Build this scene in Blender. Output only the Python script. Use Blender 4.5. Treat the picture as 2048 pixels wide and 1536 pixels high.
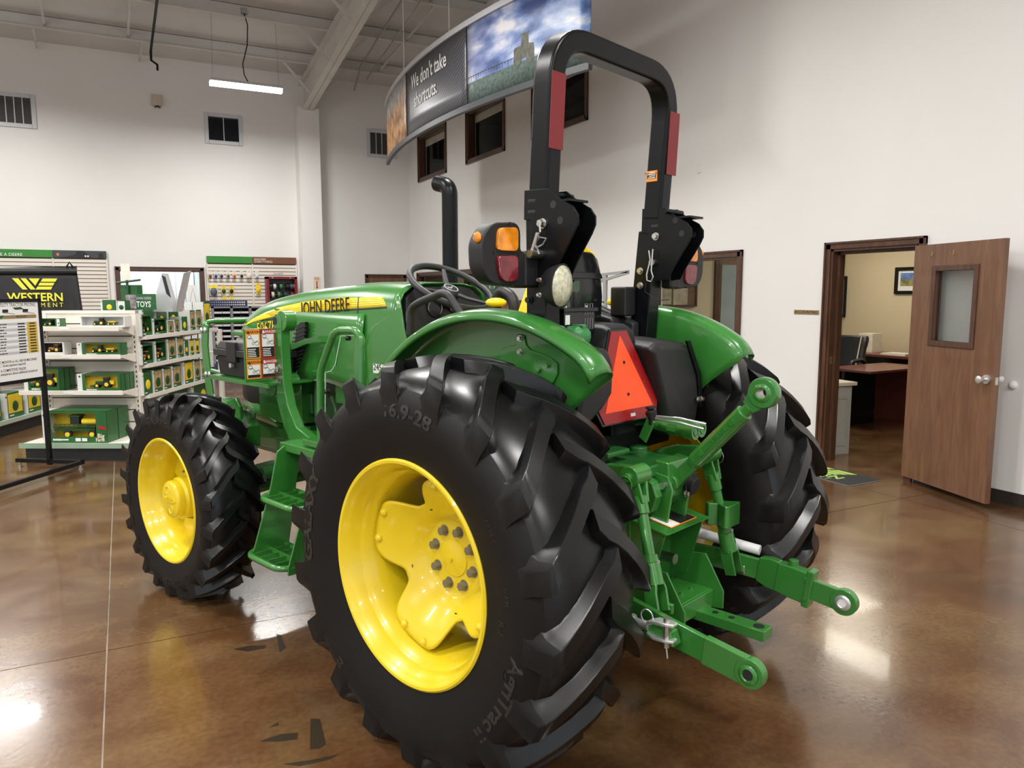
import bpy, bmesh, math, random
from mathutils import Vector, Matrix
for o in list(bpy.data.objects): bpy.data.objects.remove(o)
random.seed(7)
S = bpy.context.scene
COL = S.collection
PI = math.pi
# ---------------------------------------------------------------- camera, world, exposure
FPX = 1505.15
CAM_H, PITCH, ROLL, YAW = 1.5951, 0.1197, -0.0010, 0.4757
fw = Vector((math.sin(YAW)*math.cos(PITCH), math.cos(YAW)*math.cos(PITCH), -math.sin(PITCH)))
rt = Vector((math.cos(YAW), -math.sin(YAW), 0)); up = rt.cross(fw)
rt, up = rt*math.cos(ROLL)+up*math.sin(ROLL), up*math.cos(ROLL)-rt*math.sin(ROLL)
cam = bpy.data.cameras.new('camera'); camo = bpy.data.objects.new('camera', cam); COL.objects.link(camo)
cam.sensor_width = 36.0; cam.lens = 36.0*FPX/2048.0; cam.clip_start = .05; cam.clip_end = 200
camo.matrix_world = Matrix(((rt.x, up.x, -fw.x, 0), (rt.y, up.y, -fw.y, 0), (rt.z, up.z, -fw.z, CAM_H), (0, 0, 0, 1)))
S.camera = camo
W = bpy.data.worlds.new('world'); S.world = W; W.use_nodes = True
W.node_tree.nodes['Background'].inputs[0].default_value = (.82, .90, 1, 1)
W.node_tree.nodes['Background'].inputs[1].default_value = 1.6
S.view_settings.view_transform = 'Standard'; S.view_settings.look = 'None'
S.view_settings.exposure = -0.28; S.view_settings.gamma = 1.0; S.view_settings.use_curve_mapping = False
LAMP_W = 165.0        # each 4 ft showroom fixture
OFFICE_W = 8.0      # each office troffer

# ---------------------------------------------------------------- frames: room = world, tractor = local
TH = 1.9039
TF = Vector((math.cos(TH), math.sin(TH), 0)); TL = Vector((-TF.y, TF.x, 0))
TO = Vector((0.7829, 2.2977, 0)) - .915*TL
CAMP = Vector((0, 0, CAM_H))
def ray(u, v): return fw + rt*((u-1024)/FPX) - up*((v-768)/FPX)
def HW(u, v, ax, val):                # photo pixel -> room point on the plane ax = val
    d = ray(u, v); i = 'xyz'.index(ax); t = (val-CAMP[i])/d[i]; return CAMP+d*t
def H(u, v, ax, val):                 # photo pixel -> tractor point on the plane ax = val
    d = ray(u, v); o = CAMP-TO
    oc = Vector((o.dot(TF), o.dot(TL), o.z)); dc = Vector((d.dot(TF), d.dot(TL), d.z))
    i = 'xyz'.index(ax); return oc+dc*((val-oc[i])/dc[i])

# ---------------------------------------------------------------- mesh helpers
V = Vector
class MB:
    def __init__(s): s.v = []; s.f = []; s.m = []; s.cm = 0
    def add(s, vs, fs):
        n = len(s.v); s.v += [tuple(p) for p in vs]
        for f in fs: s.f.append(tuple(i+n for i in f)); s.m.append(s.cm)
        return s
    def box(s, x0, x1, y0, y1, z0, z1, M=None):
        p = [V((x, y, z)) for z in (z0, z1) for y in (y0, y1) for x in (x0, x1)]
        if M is not None: p = [M @ q for q in p]
        return s.add(p, [(0, 2, 3, 1), (4, 5, 7, 6), (0, 1, 5, 4), (2, 6, 7, 3), (0, 4, 6, 2), (1, 3, 7, 5)])
    def bar(s, p, q, w, h, upv=(0, 0, 1)):       # rectangular bar from p to q
        p, q = V(p), V(q); a = (q-p).normalized(); u = V(upv)
        sd = a.cross(u)
        if sd.length < 1e-4: sd = a.cross(V((1, 0, 0)))
        sd.normalize(); u = sd.cross(a)
        r = lambda c: [c-sd*w/2-u*h/2, c+sd*w/2-u*h/2, c+sd*w/2+u*h/2, c-sd*w/2+u*h/2]
        return s.loft([r(p), r(q)])
    def loft(s, rings, caps=True, closed=False):
        n = len(rings[0]); b = len(s.v); s.v += [tuple(p) for r in rings for p in r]
        k = len(rings)
        for i in range(k if closed else k-1):
            for j in range(n):
                j2 = (j+1) % n; i2 = (i+1) % k
                s.f.append((b+i*n+j, b+i*n+j2, b+i2*n+j2, b+i2*n+j)); s.m.append(s.cm)
        if caps and not closed:
            s.f.append(tuple(b+j for j in reversed(range(n)))); s.m.append(s.cm)
            s.f.append(tuple(b+(k-1)*n+j for j in range(n))); s.m.append(s.cm)
        return s
    def grid(s, rows):                            # open sheet
        n = len(rows[0]); b = len(s.v); s.v += [tuple(p) for r in rows for p in r]
        for i in range(len(rows)-1):
            for j in range(n-1):
                s.f.append((b+i*n+j, b+i*n+j+1, b+(i+1)*n+j+1, b+(i+1)*n+j)); s.m.append(s.cm)
        return s
    def cyl(s, p, q, r, n=16, r2=None, caps=True):
        p, q = V(p), V(q); a = (q-p).normalized()
        u = a.orthogonal().normalized(); w = a.cross(u); r2 = r if r2 is None else r2
        ring = lambda c, R: [c+u*R*math.cos(2*PI*i/n)+w*R*math.sin(2*PI*i/n) for i in range(n)]
        return s.loft([ring(p, r), ring(q, r2)], caps)
    def tube(s, pts, r, n=10, closed=False):
        pts = [V(p) for p in pts]; k = len(pts); rings = []; pu = None
        for i, p in enumerate(pts):
            if closed: a = (pts[(i+1) % k]-pts[i-1])
            else: a = pts[min(i+1, k-1)]-pts[max(i-1, 0)]
            a.normalize()
            u = a.orthogonal() if pu is None else pu-a*pu.dot(a)
            if u.length < 1e-6: u = a.orthogonal()
            u.normalize(); pu = u; w = a.cross(u); R = r[i] if isinstance(r, (list, tuple)) else r
            rings.append([p+u*R*math.cos(2*PI*j/n)+w*R*math.sin(2*PI*j/n) for j in range(n)])
        return s.loft(rings, True, closed)
    def strip(s, pts, w, t, nrm):                 # flat bar along pts; nrm = thickness direction
        pts = [V(p) for p in pts]; k = len(pts); rings = []; nv = V(nrm).normalized()
        for i, p in enumerate(pts):
            a = (pts[min(i+1, k-1)]-pts[max(i-1, 0)]).normalized(); sd = a.cross(nv).normalized()
            m = a.cross(sd).normalized(); ww = w[i] if isinstance(w, (list, tuple)) else w
            rings.append([p-sd*ww/2-m*t/2, p+sd*ww/2-m*t/2, p+sd*ww/2+m*t/2, p-sd*ww/2+m*t/2])
        return s.loft(rings)
    def lathe(s, prof, o, ax, n=48, caps=False):  # prof = [(r, h)] about ax through o
        o = V(o); a = V(ax).normalized(); u = a.orthogonal().normalized(); w = a.cross(u)
        rings = [[o+a*h+u*r*math.cos(2*PI*i/n)+w*r*math.sin(2*PI*i/n) for i in range(n)] for r, h in prof]
        return s.loft(rings, caps)
    def prism(s, poly, off):                      # polygon (3d points) pushed along off
        off = V(off); return s.loft([[V(p) for p in poly], [V(p)+off for p in poly]])
    def ball(s, c, r, nu=14, nv=8, sc=(1, 1, 1)):
        c = V(c); rings = []
        for i in range(nv+1):
            t = PI*i/nv; z = -math.cos(t); q = max(math.sin(t), .002)
            rings.append([c+V((q*math.cos(2*PI*j/nu)*r*sc[0], q*math.sin(2*PI*j/nu)*r*sc[1], z*r*sc[2])) for j in range(nu)])
        return s.loft(rings)
    def obj(s, name, mats, parent=None, smooth=None, bev=0, seg=2, fixn=True, solid=0):
        me = bpy.data.meshes.new(name); me.from_pydata(s.v, [], s.f)
        mats = mats if isinstance(mats, (list, tuple)) else [mats]
        for m in mats: me.materials.append(m)
        if len(mats) > 1: me.polygons.foreach_set('material_index', s.m)
        if fixn:
            bm = bmesh.new(); bm.from_mesh(me); bmesh.ops.recalc_face_normals(bm, faces=bm.faces[:]); bm.to_mesh(me); bm.free()
        if smooth is not None or bev:
            me.polygons.foreach_set('use_smooth', [True]*len(me.polygons)); me.set_sharp_from_angle(angle=math.radians(smooth or 35))
        me.update()
        o = bpy.data.objects.new(name, me); COL.objects.link(o)
        if parent is not None: o.parent = parent
        if solid: md = o.modifiers.new('solid', 'SOLIDIFY'); md.thickness = solid; md.offset = 0
        if bev:
            md = o.modifiers.new('bevel', 'BEVEL'); md.width = bev; md.segments = seg; md.limit_method = 'ANGLE'; md.angle_limit = math.radians(40)
            md.harden_normals = True
        return o
def thing(name, label, cat, loc=(0, 0, 0), rz=0, group=None):
    o = bpy.data.objects.new(name, None); COL.objects.link(o); o.location = loc; o.rotation_euler = (0, 0, rz)
    o.empty_display_size = .1
    return tag(o, label, cat, group)
def tag(o, label, cat, group=None):
    o['label'] = label; o['category'] = cat
    if group: o['group'] = group
    return o
def struct(o): o['kind'] = 'structure'; return o
def stuff(o): o['kind'] = 'stuff'; return o
def copyobj(src, parent, loc=None, rot=None, label=None):
    c = src.copy(); COL.objects.link(c); c.parent = parent
    if loc is not None: c.location = loc
    if rot is not None: c.rotation_euler = rot
    for k in ('label',):
        if k in c: del c[k]
    if label: c['label'] = label
    return c
def round_poly(pts, r, n=5):                      # 2-D polygon with rounded corners
    out = []; k = len(pts)
    for i in range(k):
        p = V((*pts[i], 0)); a = V((*pts[i-1], 0)); b = V((*pts[(i+1) % k], 0)); R = r[i] if isinstance(r, (list, tuple)) else r
        d1 = (a-p); d2 = (b-p); R = min(R, d1.length*.49, d2.length*.49)
        if R <= 1e-6: out.append((p.x, p.y)); continue
        p1 = p+d1.normalized()*R; p2 = p+d2.normalized()*R
        for j in range(n+1):
            t = j/n; q = p1*(1-t)**2+p*2*t*(1-t)+p2*t*t; out.append((q.x, q.y))
    return out
def fillet(pts, r, n=6):                          # 3-D polyline with rounded bends
    pts = [V(p) for p in pts]; out = [pts[0]]
    for i in range(1, len(pts)-1):
        p = pts[i]; d1 = pts[i-1]-p; d2 = pts[i+1]-p; R = min(r, d1.length*.49, d2.length*.49)
        a = p+d1.normalized()*R; b = p+d2.normalized()*R
        out += [a*(1-j/n)**2+p*2*(j/n)*(1-j/n)+b*(j/n)**2 for j in range(n+1)]
    return out+[pts[-1]]

# text -> mesh, in a scratch scene so the main scene is not re-evaluated
_tmp = bpy.data.scenes.new('scratch'); _cache = {}
def textmesh(s, extrude=.01, sx=1.0, align='CENTER', bold=0.0, shear=0.0):
    key = (s, extrude, sx, align, bold, shear)
    if key in _cache: return _cache[key]
    cu = bpy.data.curves.new('text', 'FONT'); cu.body = s; cu.size = 1; cu.align_x = align; cu.align_y = 'CENTER'
    cu.extrude = extrude; cu.resolution_u = 2; cu.offset = bold; cu.shear = shear
    ob = bpy.data.objects.new('text', cu); _tmp.collection.objects.link(ob)
    _tmp.view_layers[0].update()
    me = bpy.data.meshes.new_from_object(ob.evaluated_get(_tmp.view_layers[0].depsgraph)); bpy.data.objects.remove(ob)
    _cache[key] = ([(v.co.x*sx, v.co.y, v.co.z) for v in me.vertices], [tuple(p.vertices) for p in me.polygons])
    bpy.data.meshes.remove(me)
    return _cache[key]
def put_text(mb, s, origin, ux, uy, size, extrude=.01, sx=1.0, align='CENTER', bold=0.0, shear=0.0):
    """letters in the plane (ux, uy); size = letter height in metres (about cap height x 1.4)"""
    vs, fs = textmesh(s, extrude, sx, align, bold, shear); o = V(origin); ux = V(ux).normalized(); uy = V(uy).normalized(); un = ux.cross(uy)
    mb.add([o+ux*x*size+uy*y*size+un*z*size for x, y, z in vs], fs); return mb

# ---------------------------------------------------------------- materials
def lin(h):
    h = h.lstrip('#'); c = [int(h[i:i+2], 16)/255 for i in (0, 2, 4)]
    return tuple(x/12.92 if x <= .04045 else ((x+.055)/1.055)**2.4 for x in c)+(1,)
def mat(name, col, rough=.5, metal=0, coat=0, var=0, scale=8, bump=0, bscale=200, spec=None, emit=0, trans=0, alpha=1, coatr=.05, ior=1.5):
    m = bpy.data.materials.new(name); m.use_nodes = True; nt = m.node_tree; b = nt.nodes['Principled BSDF']
    c = lin(col) if isinstance(col, str) else tuple(col)+(1,)
    b.inputs['Base Color'].default_value = c; b.inputs['Roughness'].default_value = rough; b.inputs['Metallic'].default_value = metal
    b.inputs['Coat Weight'].default_value = coat; b.inputs['Coat Roughness'].default_value = coatr; b.inputs['IOR'].default_value = ior
    if spec is not None: b.inputs['Specular IOR Level'].default_value = spec
    if emit: b.inputs['Emission Color'].default_value = c; b.inputs['Emission Strength'].default_value = emit
    b.inputs['Transmission Weight'].default_value = trans; b.inputs['Alpha'].default_value = alpha
    tc = nt.nodes.new('ShaderNodeTexCoord')
    if var:
        n = nt.nodes.new('ShaderNodeTexNoise'); n.inputs['Scale'].default_value = scale; n.inputs['Detail'].default_value = 5
        nt.links.new(tc.outputs['Object'], n.inputs['Vector'])
        r = nt.nodes.new('ShaderNodeValToRGB'); r.color_ramp.elements[0].position = .3; r.color_ramp.elements[1].position = .7
        r.color_ramp.elements[0].color = tuple(x*(1-var) for x in c[:3])+(1,); r.color_ramp.elements[1].color = tuple(min(1, x*(1+var)) for x in c[:3])+(1,)
        nt.links.new(n.outputs['Fac'], r.inputs['Fac']); nt.links.new(r.outputs['Color'], b.inputs['Base Color'])
    if bump:
        n = nt.nodes.new('ShaderNodeTexNoise'); n.inputs['Scale'].default_value = bscale; n.inputs['Detail'].default_value = 3
        nt.links.new(tc.outputs['Object'], n.inputs['Vector'])
        bp = nt.nodes.new('ShaderNodeBump'); bp.inputs['Strength'].default_value = bump; bp.inputs['Distance'].default_value = .002
        nt.links.new(n.outputs['Fac'], bp.inputs['Height']); nt.links.new(bp.outputs['Normal'], b.inputs['Normal'])
    return m
def woodmat(name, c1, c2, rough=.4, axis=(9, 9, .7), coat=.2):
    m = mat(name, c1, rough, coat=coat); nt = m.node_tree; b = nt.nodes['Principled BSDF']
    tc = nt.nodes['Texture Coordinate']; mp = nt.nodes.new('ShaderNodeMapping'); mp.inputs['Scale'].default_value = axis
    n = nt.nodes.new('ShaderNodeTexNoise'); n.inputs['Scale'].default_value = 4; n.inputs['Detail'].default_value = 8; n.inputs['Distortion'].default_value = 1.2
    r = nt.nodes.new('ShaderNodeValToRGB'); r.color_ramp.elements[0].position = .3; r.color_ramp.elements[1].position = .72
    r.color_ramp.elements[0].color = lin(c1); r.color_ramp.elements[1].color = lin(c2)
    nt.links.new(tc.outputs['Object'], mp.inputs['Vector']); nt.links.new(mp.outputs['Vector'], n.inputs['Vector'])
    nt.links.new(n.outputs['Fac'], r.inputs['Fac']); nt.links.new(r.outputs['Color'], b.inputs['Base Color'])
    return m
M = {}
M['green'] = mat('green_paint', (.032, .180, .027), .28, coat=.7, var=.03, scale=3)
M['cast'] = mat('green_cast_paint', (.022, .135, .026), .38, coat=.4, var=.10, scale=14, bump=.25, bscale=90)
M['yellow'] = mat('yellow_paint', (.80, .60, .012), .3, coat=.6, var=.03, scale=5)
M['tread'] = mat('tread_rubber', (.0042, .0044, .0048), .29, spec=.45, var=.25, scale=5, bump=.04, bscale=60)
M['side'] = mat('sidewall_rubber', (.0050, .0042, .0036), .56, spec=.28, var=.25, scale=6, bump=.12, bscale=150)
M['letter'] = mat('sidewall_letter_rubber', (.018, .017, .016), .40, spec=.5)
M['black'] = mat('black_paint', (.0036, .0042, .0052), .30, spec=.25, bump=.08, bscale=500)
M['plastic'] = mat('black_plastic', (.009, .009, .0098), .50, bump=.25, bscale=700)
M['plasticg'] = mat('dark_grey_plastic', (.017, .017, .0185), .46, bump=.2, bscale=600)
M['gloss'] = mat('gloss_black_plastic', (.008, .009, .010), .18)
M['steel'] = mat('zinc_steel', (.55, .54, .50), .32, metal=1, var=.12, scale=30)
M['bolt'] = mat('grey_bolt_steel', (.27, .255, .225), .42, metal=.7, var=.15, scale=60)
M['chrome'] = mat('bright_steel', (.70, .70, .69), .30, metal=.75)
M['orange'] = mat('smv_orange', (1.0, .085, .012), .45)
M['smvred'] = mat('smv_reflector_red', (.28, .006, .008), .3, bump=.6, bscale=130)
M['refred'] = mat('reflector_tape_red', (.19, .012, .016), .45)
M['amber'] = mat('amber_lens', (.78, .25, .010), .12, coat=.6, var=.35, scale=22)
M['redlens'] = mat('red_lens', (.16, .004, .012), .12, coat=.6, var=.45, scale=20)
M['lamp'] = mat('work_lamp_lens', (.56, .55, .40), .12, coat=.6, var=.30, scale=60, bump=.8, bscale=110)
M['white'] = mat('white_print', (.80, .80, .78), .5)
M['offwhite'] = mat('offwhite_metal', (.74, .70, .62), .45, var=.03, scale=4)
M['slat'] = mat('ivory_slat', (.76, .71, .63), .5, var=.03, scale=3)
M['slotdark'] = mat('slat_slot_brown', (.10, .075, .055), .6)
M['dark'] = mat('black_ink', (.012, .012, .012), .5)
M['decal'] = mat('decal_yellow', (.92, .70, .012), .3, coat=.3)
M['decorange'] = mat('warning_orange', (.85, .28, .03), .45)
M['decred'] = mat('danger_red', (.42, .014, .02), .45)
M['clear'] = mat('clear_polycarbonate', (.80, .86, .80), .03, trans=1, ior=1.15, spec=.6)
M['glass'] = mat('window_glass', (.90, .93, .92), .01, trans=1, ior=1.12, spec=.8)
M['wall'] = mat('wall_paint', (.76, .75, .725), .62, var=.015, scale=1.2, bump=.12, bscale=120)
M['ceil'] = mat('white_vinyl_insulation', (.62, .615, .60), .6, var=.05, scale=2, bump=.5, bscale=7)
M['purlin'] = mat('primer_white_steel', (.60, .585, .55), .5, var=.04, scale=3)
M['trim'] = woodmat('dark_wood_trim', '#3a241a', '#5f3d2b', .38)
M['door'] = woodmat('birch_door_veneer', '#634330', '#7d583f', .36, (5, 5, .5))
M['base'] = mat('brown_vinyl_base', (.030, .022, .018), .4)
M['tan'] = mat('tan_office_paint', (.60, .52, .36), .65, var=.02, scale=2)
M['carton'] = mat('box_green', (.012, .105, .020), .38, coat=.2, var=.18, scale=9)
M['boxyellow'] = mat('box_yellow', (.72, .50, .02), .45, var=.15, scale=9)
M['boxwhite'] = mat('box_white', (.72, .72, .70), .45)
M['boxtan'] = mat('box_photo_tan', (.36, .25, .11), .42, var=.45, scale=16)
M['toygreen'] = mat('toy_green', (.010, .070, .014), .35)
M['toyblack'] = mat('toy_black', (.012, .012, .013), .45)
M['toyyellow'] = mat('toy_yellow', (.85, .62, .03), .4)
M['toyorange'] = mat('toy_orange', (.55, .20, .05), .45)
M['hgreen'] = mat('header_green', (.03, .22, .025), .45, var=.1, scale=1.5)
M['hbrown'] = mat('header_brown', (.17, .065, .03), .45)
M['hdark'] = mat('header_dark', (.045, .05, .055), .45, var=.2, scale=2)
M['fabric'] = mat('black_vinyl_banner', (.016, .016, .018), .45, var=.15, scale=6, bump=.5, bscale=30)
M['wyel'] = mat('logo_yellow', (.85, .80, .06), .5)
M['binblue'] = mat('bin_dark_blue', (.018, .028, .09), .45)
M['bingrey'] = mat('bin_grey_metal', (.20, .20, .20), .45)
M['binlight'] = mat('bin_label_grey', (.52, .53, .54), .45)
M['bindark'] = mat('bin_black_hollow', (.010, .011, .013), .6)
M['rackred'] = mat('rack_red', (.19, .010, .018), .4)
M['mahog'] = woodmat('mahogany_laminate', '#6a3632', '#77403a', .3, (1.2, 5, 5))
M['leather'] = mat('black_leather', (.012, .013, .016), .35, bump=.5, bscale=90)
M['photo1'] = mat('landscape_print', (.24, .22, .10), .4, var=.6, scale=14)
M['sky'] = mat('blue_sky_print', (.12, .22, .50), .4, var=.5, scale=12)
M['paper'] = mat('paper', (.76, .73, .62), .55, var=.08, scale=14)
M['brass'] = mat('brass_plate', (.38, .27, .12), .4, metal=.5)
M['cream'] = mat('cream_board', (.70, .62, .48), .55)
M['greymetal'] = mat('grey_tube', (.36, .36, .36), .4, metal=.3)
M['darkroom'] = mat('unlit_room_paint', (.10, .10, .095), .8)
M['vent'] = mat('vent_louvre_grey', (.13, .125, .12), .5)
M['ventdark'] = mat('vent_louvre_dark', (.02, .022, .028), .5)
M['greywhite'] = mat('grey_white_frame', (.56, .57, .60), .45)
M['orangep'] = mat('orange_plastic', (.62, .10, .02), .4)
M['bluep'] = mat('blue_plastic', (.03, .05, .25), .4)
M['greyp'] = mat('grey_plastic', (.09, .10, .11), .45)
M['wirewh'] = mat('wire_white', (.72, .72, .72), .4)
M['capgreen'] = mat('fuel_cap_green', (.035, .21, .06), .45, var=.04)
M['diffuser'] = mat('led_diffuser', (1, 1, 1), .4, emit=14)
M['troffer'] = mat('troffer_diffuser', (1, .93, .78), .4, emit=11)
M['limeprint'] = mat('mat_logo_lime', (.42, .62, .12), .8)
M['carpet'] = mat('charcoal_mat', (.022, .024, .026), .9, bump=.8, bscale=400)
# ================================================================ ROOM
XR, YB, XL, YF = 5.9, 16.5, -8.5, -7.0
SL = .12
YRIDGE = 1.5
def roofz(y): return 6.1+SL*(YB-y) if y > YRIDGE else 6.1+SL*(YB-YRIDGE)-SL*(YRIDGE-y)
def HP(u, v, p0, d):                              # pixel -> point on the vertical plane through p0 along d
    p0 = V(p0); d = V(d).normalized(); n = V((-d.y, d.x, 0)); r = ray(u, v); return CAMP+r*((p0-CAMP).dot(n)/r.dot(n))

def floor_mat():
    m = bpy.data.materials.new('stained_concrete'); m.use_nodes = True; nt = m.node_tree; b = nt.nodes['Principled BSDF']
    N = nt.nodes.new; L = nt.links.new
    tc = N('ShaderNodeTexCoord')
    def noise(sc, det, dist=0, stretch=None):
        n = N('ShaderNodeTexNoise'); n.inputs['Scale'].default_value = sc; n.inputs['Detail'].default_value = det; n.inputs['Distortion'].default_value = dist
        if stretch:
            mp = N('ShaderNodeMapping'); mp.inputs['Scale'].default_value = stretch; L(tc.outputs['Object'], mp.inputs['Vector']); L(mp.outputs['Vector'], n.inputs['Vector'])
        else: L(tc.outputs['Object'], n.inputs['Vector'])
        return n
    a = noise(.70, 5, .3); c = noise(2.6, 6, .5, (1, 1.3, 1)); e = noise(38, 7)
    r1 = N('ShaderNodeValToRGB'); el = r1.color_ramp.elements
    el[0].position = .33; el[0].color = lin('#442919'); el[1].position = .68; el[1].color = lin('#7c613d')
    k = el.new(.42); k.color = lin('#5f3a22'); k = el.new(.56); k.color = lin('#69492c')
    L(a.outputs['Fac'], r1.inputs['Fac'])
    r2 = N('ShaderNodeValToRGB'); r2.color_ramp.elements[0].position = .32; r2.color_ramp.elements[0].color = lin('#4a2f1c')
    r2.color_ramp.elements[1].position = .68; r2.color_ramp.elements[1].color = lin('#7f6644'); L(c.outputs['Fac'], r2.inputs['Fac'])
    mx = N('ShaderNodeMixRGB'); mx.inputs['Fac'].default_value = .45; L(r1.outputs['Color'], mx.inputs['Color1']); L(r2.outputs['Color'], mx.inputs['Color2'])
    r3 = N('ShaderNodeValToRGB'); r3.color_ramp.elements[0].position = .35; r3.color_ramp.elements[0].color = (.72, .72, .72, 1); r3.color_ramp.elements[1].position = .65
    L(e.outputs['Fac'], r3.inputs['Fac'])
    mm = N('ShaderNodeMixRGB'); mm.blend_type = 'MULTIPLY'; mm.inputs['Fac'].default_value = .8; L(mx.outputs['Color'], mm.inputs['Color1']); L(r3.outputs['Color'], mm.inputs['Color2'])
    L(mm.outputs['Color'], b.inputs['Base Color'])
    rr = N('ShaderNodeMapRange'); rr.inputs['To Min'].default_value = .13; rr.inputs['To Max'].default_value = .27; L(c.outputs['Fac'], rr.inputs['Value']); L(rr.outputs['Result'], b.inputs['Roughness'])
    b.inputs['Specular IOR Level'].default_value = .6
    b.inputs['Coat Weight'].default_value = .22; b.inputs['Coat Roughness'].default_value = .06
    bp = N('ShaderNodeBump'); bp.inputs['Strength'].default_value = .16; bp.inputs['Distance'].default_value = .003
    f = noise(45, 6); L(f.outputs['Fac'], bp.inputs['Height']); L(bp.outputs['Normal'], b.inputs['Normal'])
    return m
M['floor'] = floor_mat()
M['joint'] = mat('joint_filler', (.38, .32, .25), .6, var=.25, scale=6)
M['officefloor'] = M['floor']
fl = struct(MB().box(XL-.3, 11, YF-.3, YB+.3, -.25, -.006).obj('floor', M['joint']))
xs = [XL-.2, -5.62, -.148, 5.33, 10.9]; ys = [YF-.2, -1.78, 3.70, 9.17+6, YB+.2]
g = .0032
for i in range(4):
    for j in range(4):
        MB().box(xs[i]+g, xs[i+1]-g, ys[j]+g, ys[j+1]-g, -.03, 0).obj('slab', M['floor'], fl)

def holes(axis, c0, c1, a0, a1, b0, b1, rects):   # wall mesh with rectangular holes
    A = sorted({a0, a1, *[q for r in rects for q in r[:2]]}); B = sorted({b0, b1, *[q for r in rects for q in r[2:]]}); mb = MB()
    for i in range(len(A)-1):
        for j in range(len(B)-1):
            ca, cb = (A[i]+A[i+1])/2, (B[j]+B[j+1])/2
            if any(r[0] < ca < r[1] and r[2] < cb < r[3] for r in rects): continue
            if axis == 'x': mb.box(c0, c1, A[i], A[i+1], B[j], B[j+1])
            else: mb.box(A[i], A[i+1], c0, c1, B[j], B[j+1])
    return mb
DOOR = (4.07, 4.95, 0, 2.0)
OWIN = (6.15, 7.62, .95, 1.985)
FAR = (12.87, 15.97, 0, 1.985)
UW = [(14.34, 15.79, 4.06, 4.90), (11.76, 13.22, 4.06, 4.90), (9.20, 10.66, 4.06, 4.90)]
WT = .16
mb = holes('x', XR, XR+WT, YF, YB+WT, 0, 6.05, [DOOR, OWIN, FAR]+UW)
mb.prism([(XR, YF, 6.05), (XR, YB+WT, 6.05), (XR, YB+WT, roofz(YB)), (XR, YRIDGE, roofz(YRIDGE)), (XR, YF, roofz(YF))], (WT, 0, 0))
wr = struct(mb.obj('wall_right', M['wall']))
BW = (-.02, 1.44, .95, 2.05)
wb = struct(holes('y', YB, YB+WT, XL, XR, 0, 6.12, [BW]).obj('wall_back', M['wall']))
wl_ = holes('x', XL-WT, XL, YF, YB+WT, 0, 6.12, [(-5.5, 3.5, .1, 3.0)])
for y in (-3.7, -1.9, -.1, 1.7): wl_.box(XL-.1, XL-.04, y-.03, y+.03, .1, 3.0)
struct(wl_.prism([(XL-WT, YF, 6.12), (XL-WT, YB+WT, 6.12), (XL-WT, YRIDGE, roofz(YRIDGE)), (XL-WT, YF, roofz(YF))], (WT, 0, 0)).obj('wall_left', M['wall']))
wf_ = holes('y', YF-WT, YF, XL, XR+WT, 0, roofz(YF), [(-6.5, 4.5, .1, 3.0)])
for x in (-4.7, -2.9, -1.0, .9, 2.7): wf_.box(x-.03, x+.03, YF-.1, YF-.04, .1, 3.0)
struct(wf_.obj('wall_front', M['wall']))
ce = MB()
x0, x1 = XL-WT, XR+WT
ce.prism([(x0, YRIDGE, roofz(YRIDGE)), (x0, YB+WT, roofz(YB+WT)), (x0, YB+WT, roofz(YB+WT)+.12), (x0, YRIDGE, roofz(YRIDGE)+.12), (x0, YF-WT, roofz(YF-WT)+.12), (x0, YF-WT, roofz(YF-WT))], (x1-x0, 0, 0))
ce = struct(ce.obj('ceiling', M['ceil']))
# column at the back wall, rafter, purlins, braces
MB().box(3.40, 3.83, 16.12, YB, 0, 5.38).obj('column', M['wall'], wb)
for y in (15.4, 13.9, 12.4, 10.9, 9.4, 7.9, 6.4, 4.9, 3.4):
    z = roofz(y)
    p = MB().box(XL, XR, y-.004, y+.004, z-.21, z).box(XL, XR, y-.075, y+.004, z-.216, z-.206).box(XL, XR, y-.004, y+.075, z-.012, z-.004)
    p.obj('purlin', M['purlin'], ce)
def raft_bot(y): return 5.33+(16.12-y)*.150
rb = MB()
for (xa, xb, fa, fb) in ((3.595, 3.605, None, None),):
    rb.prism([(3.594, 16.4, raft_bot(16.4)), (3.594, 2, raft_bot(2)), (3.594, 2, roofz(2)-.2), (3.594, 16.4, roofz(16.4)-.2)], (.012, 0, 0))
for (o1, o2) in ((0, .016),):
    rb.prism([(3.49, 16.45, raft_bot(16.45)), (3.49, 2, raft_bot(2)), (3.49, 2, raft_bot(2)+.016), (3.49, 16.45, raft_bot(16.45)+.016)], (.22, 0, 0))
    rb.prism([(3.49, 16.45, roofz(16.45)-.232), (3.49, 2, roofz(2)-.232), (3.49, 2, roofz(2)-.216), (3.49, 16.45, roofz(16.45)-.216)], (.22, 0, 0))
rb.obj('rafter', M['purlin'], ce)
for y in (15.4, 13.9, 12.4):
    for s in (-1, 1):
        MB().bar((3.6+s*.62, y, roofz(y)-.19), (3.6+s*.09, y-.02, raft_bot(y)+.03), .05, .006, (0, 1, 0)).obj('flange_brace', M['purlin'], ce)
for x, y0, y1 in ((-.9, 15.4, 13.9), (.35, 15.4, 13.9), (-1.1, 16.4, 15.4), (.55, 16.4, 15.4), (4.9, 15.4, 13.9), (4.95, 13.9, 12.4), (4.85, 12.4, 10.9)):
    MB().bar((x, y0, roofz(y0)-.15), (x+.03, y1, roofz(y1)-.15), .035, .035).obj('sag_rod', M['purlin'], ce)
a = HW(322, 0, 'y', 13.2); bq = HW(314, 108, 'y', 15.6)
pts = [V((a.x, 12.4, roofz(12.4)-.24)), V((bq.x-.1, 15.6, roofz(15.6)-.26)), V((bq.x-.1, 15.62, roofz(15.6)-.42)), V((bq.x, 15.7, roofz(15.6)-.46)), V((bq.x, 15.72, roofz(15.6)-.56))]
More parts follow.
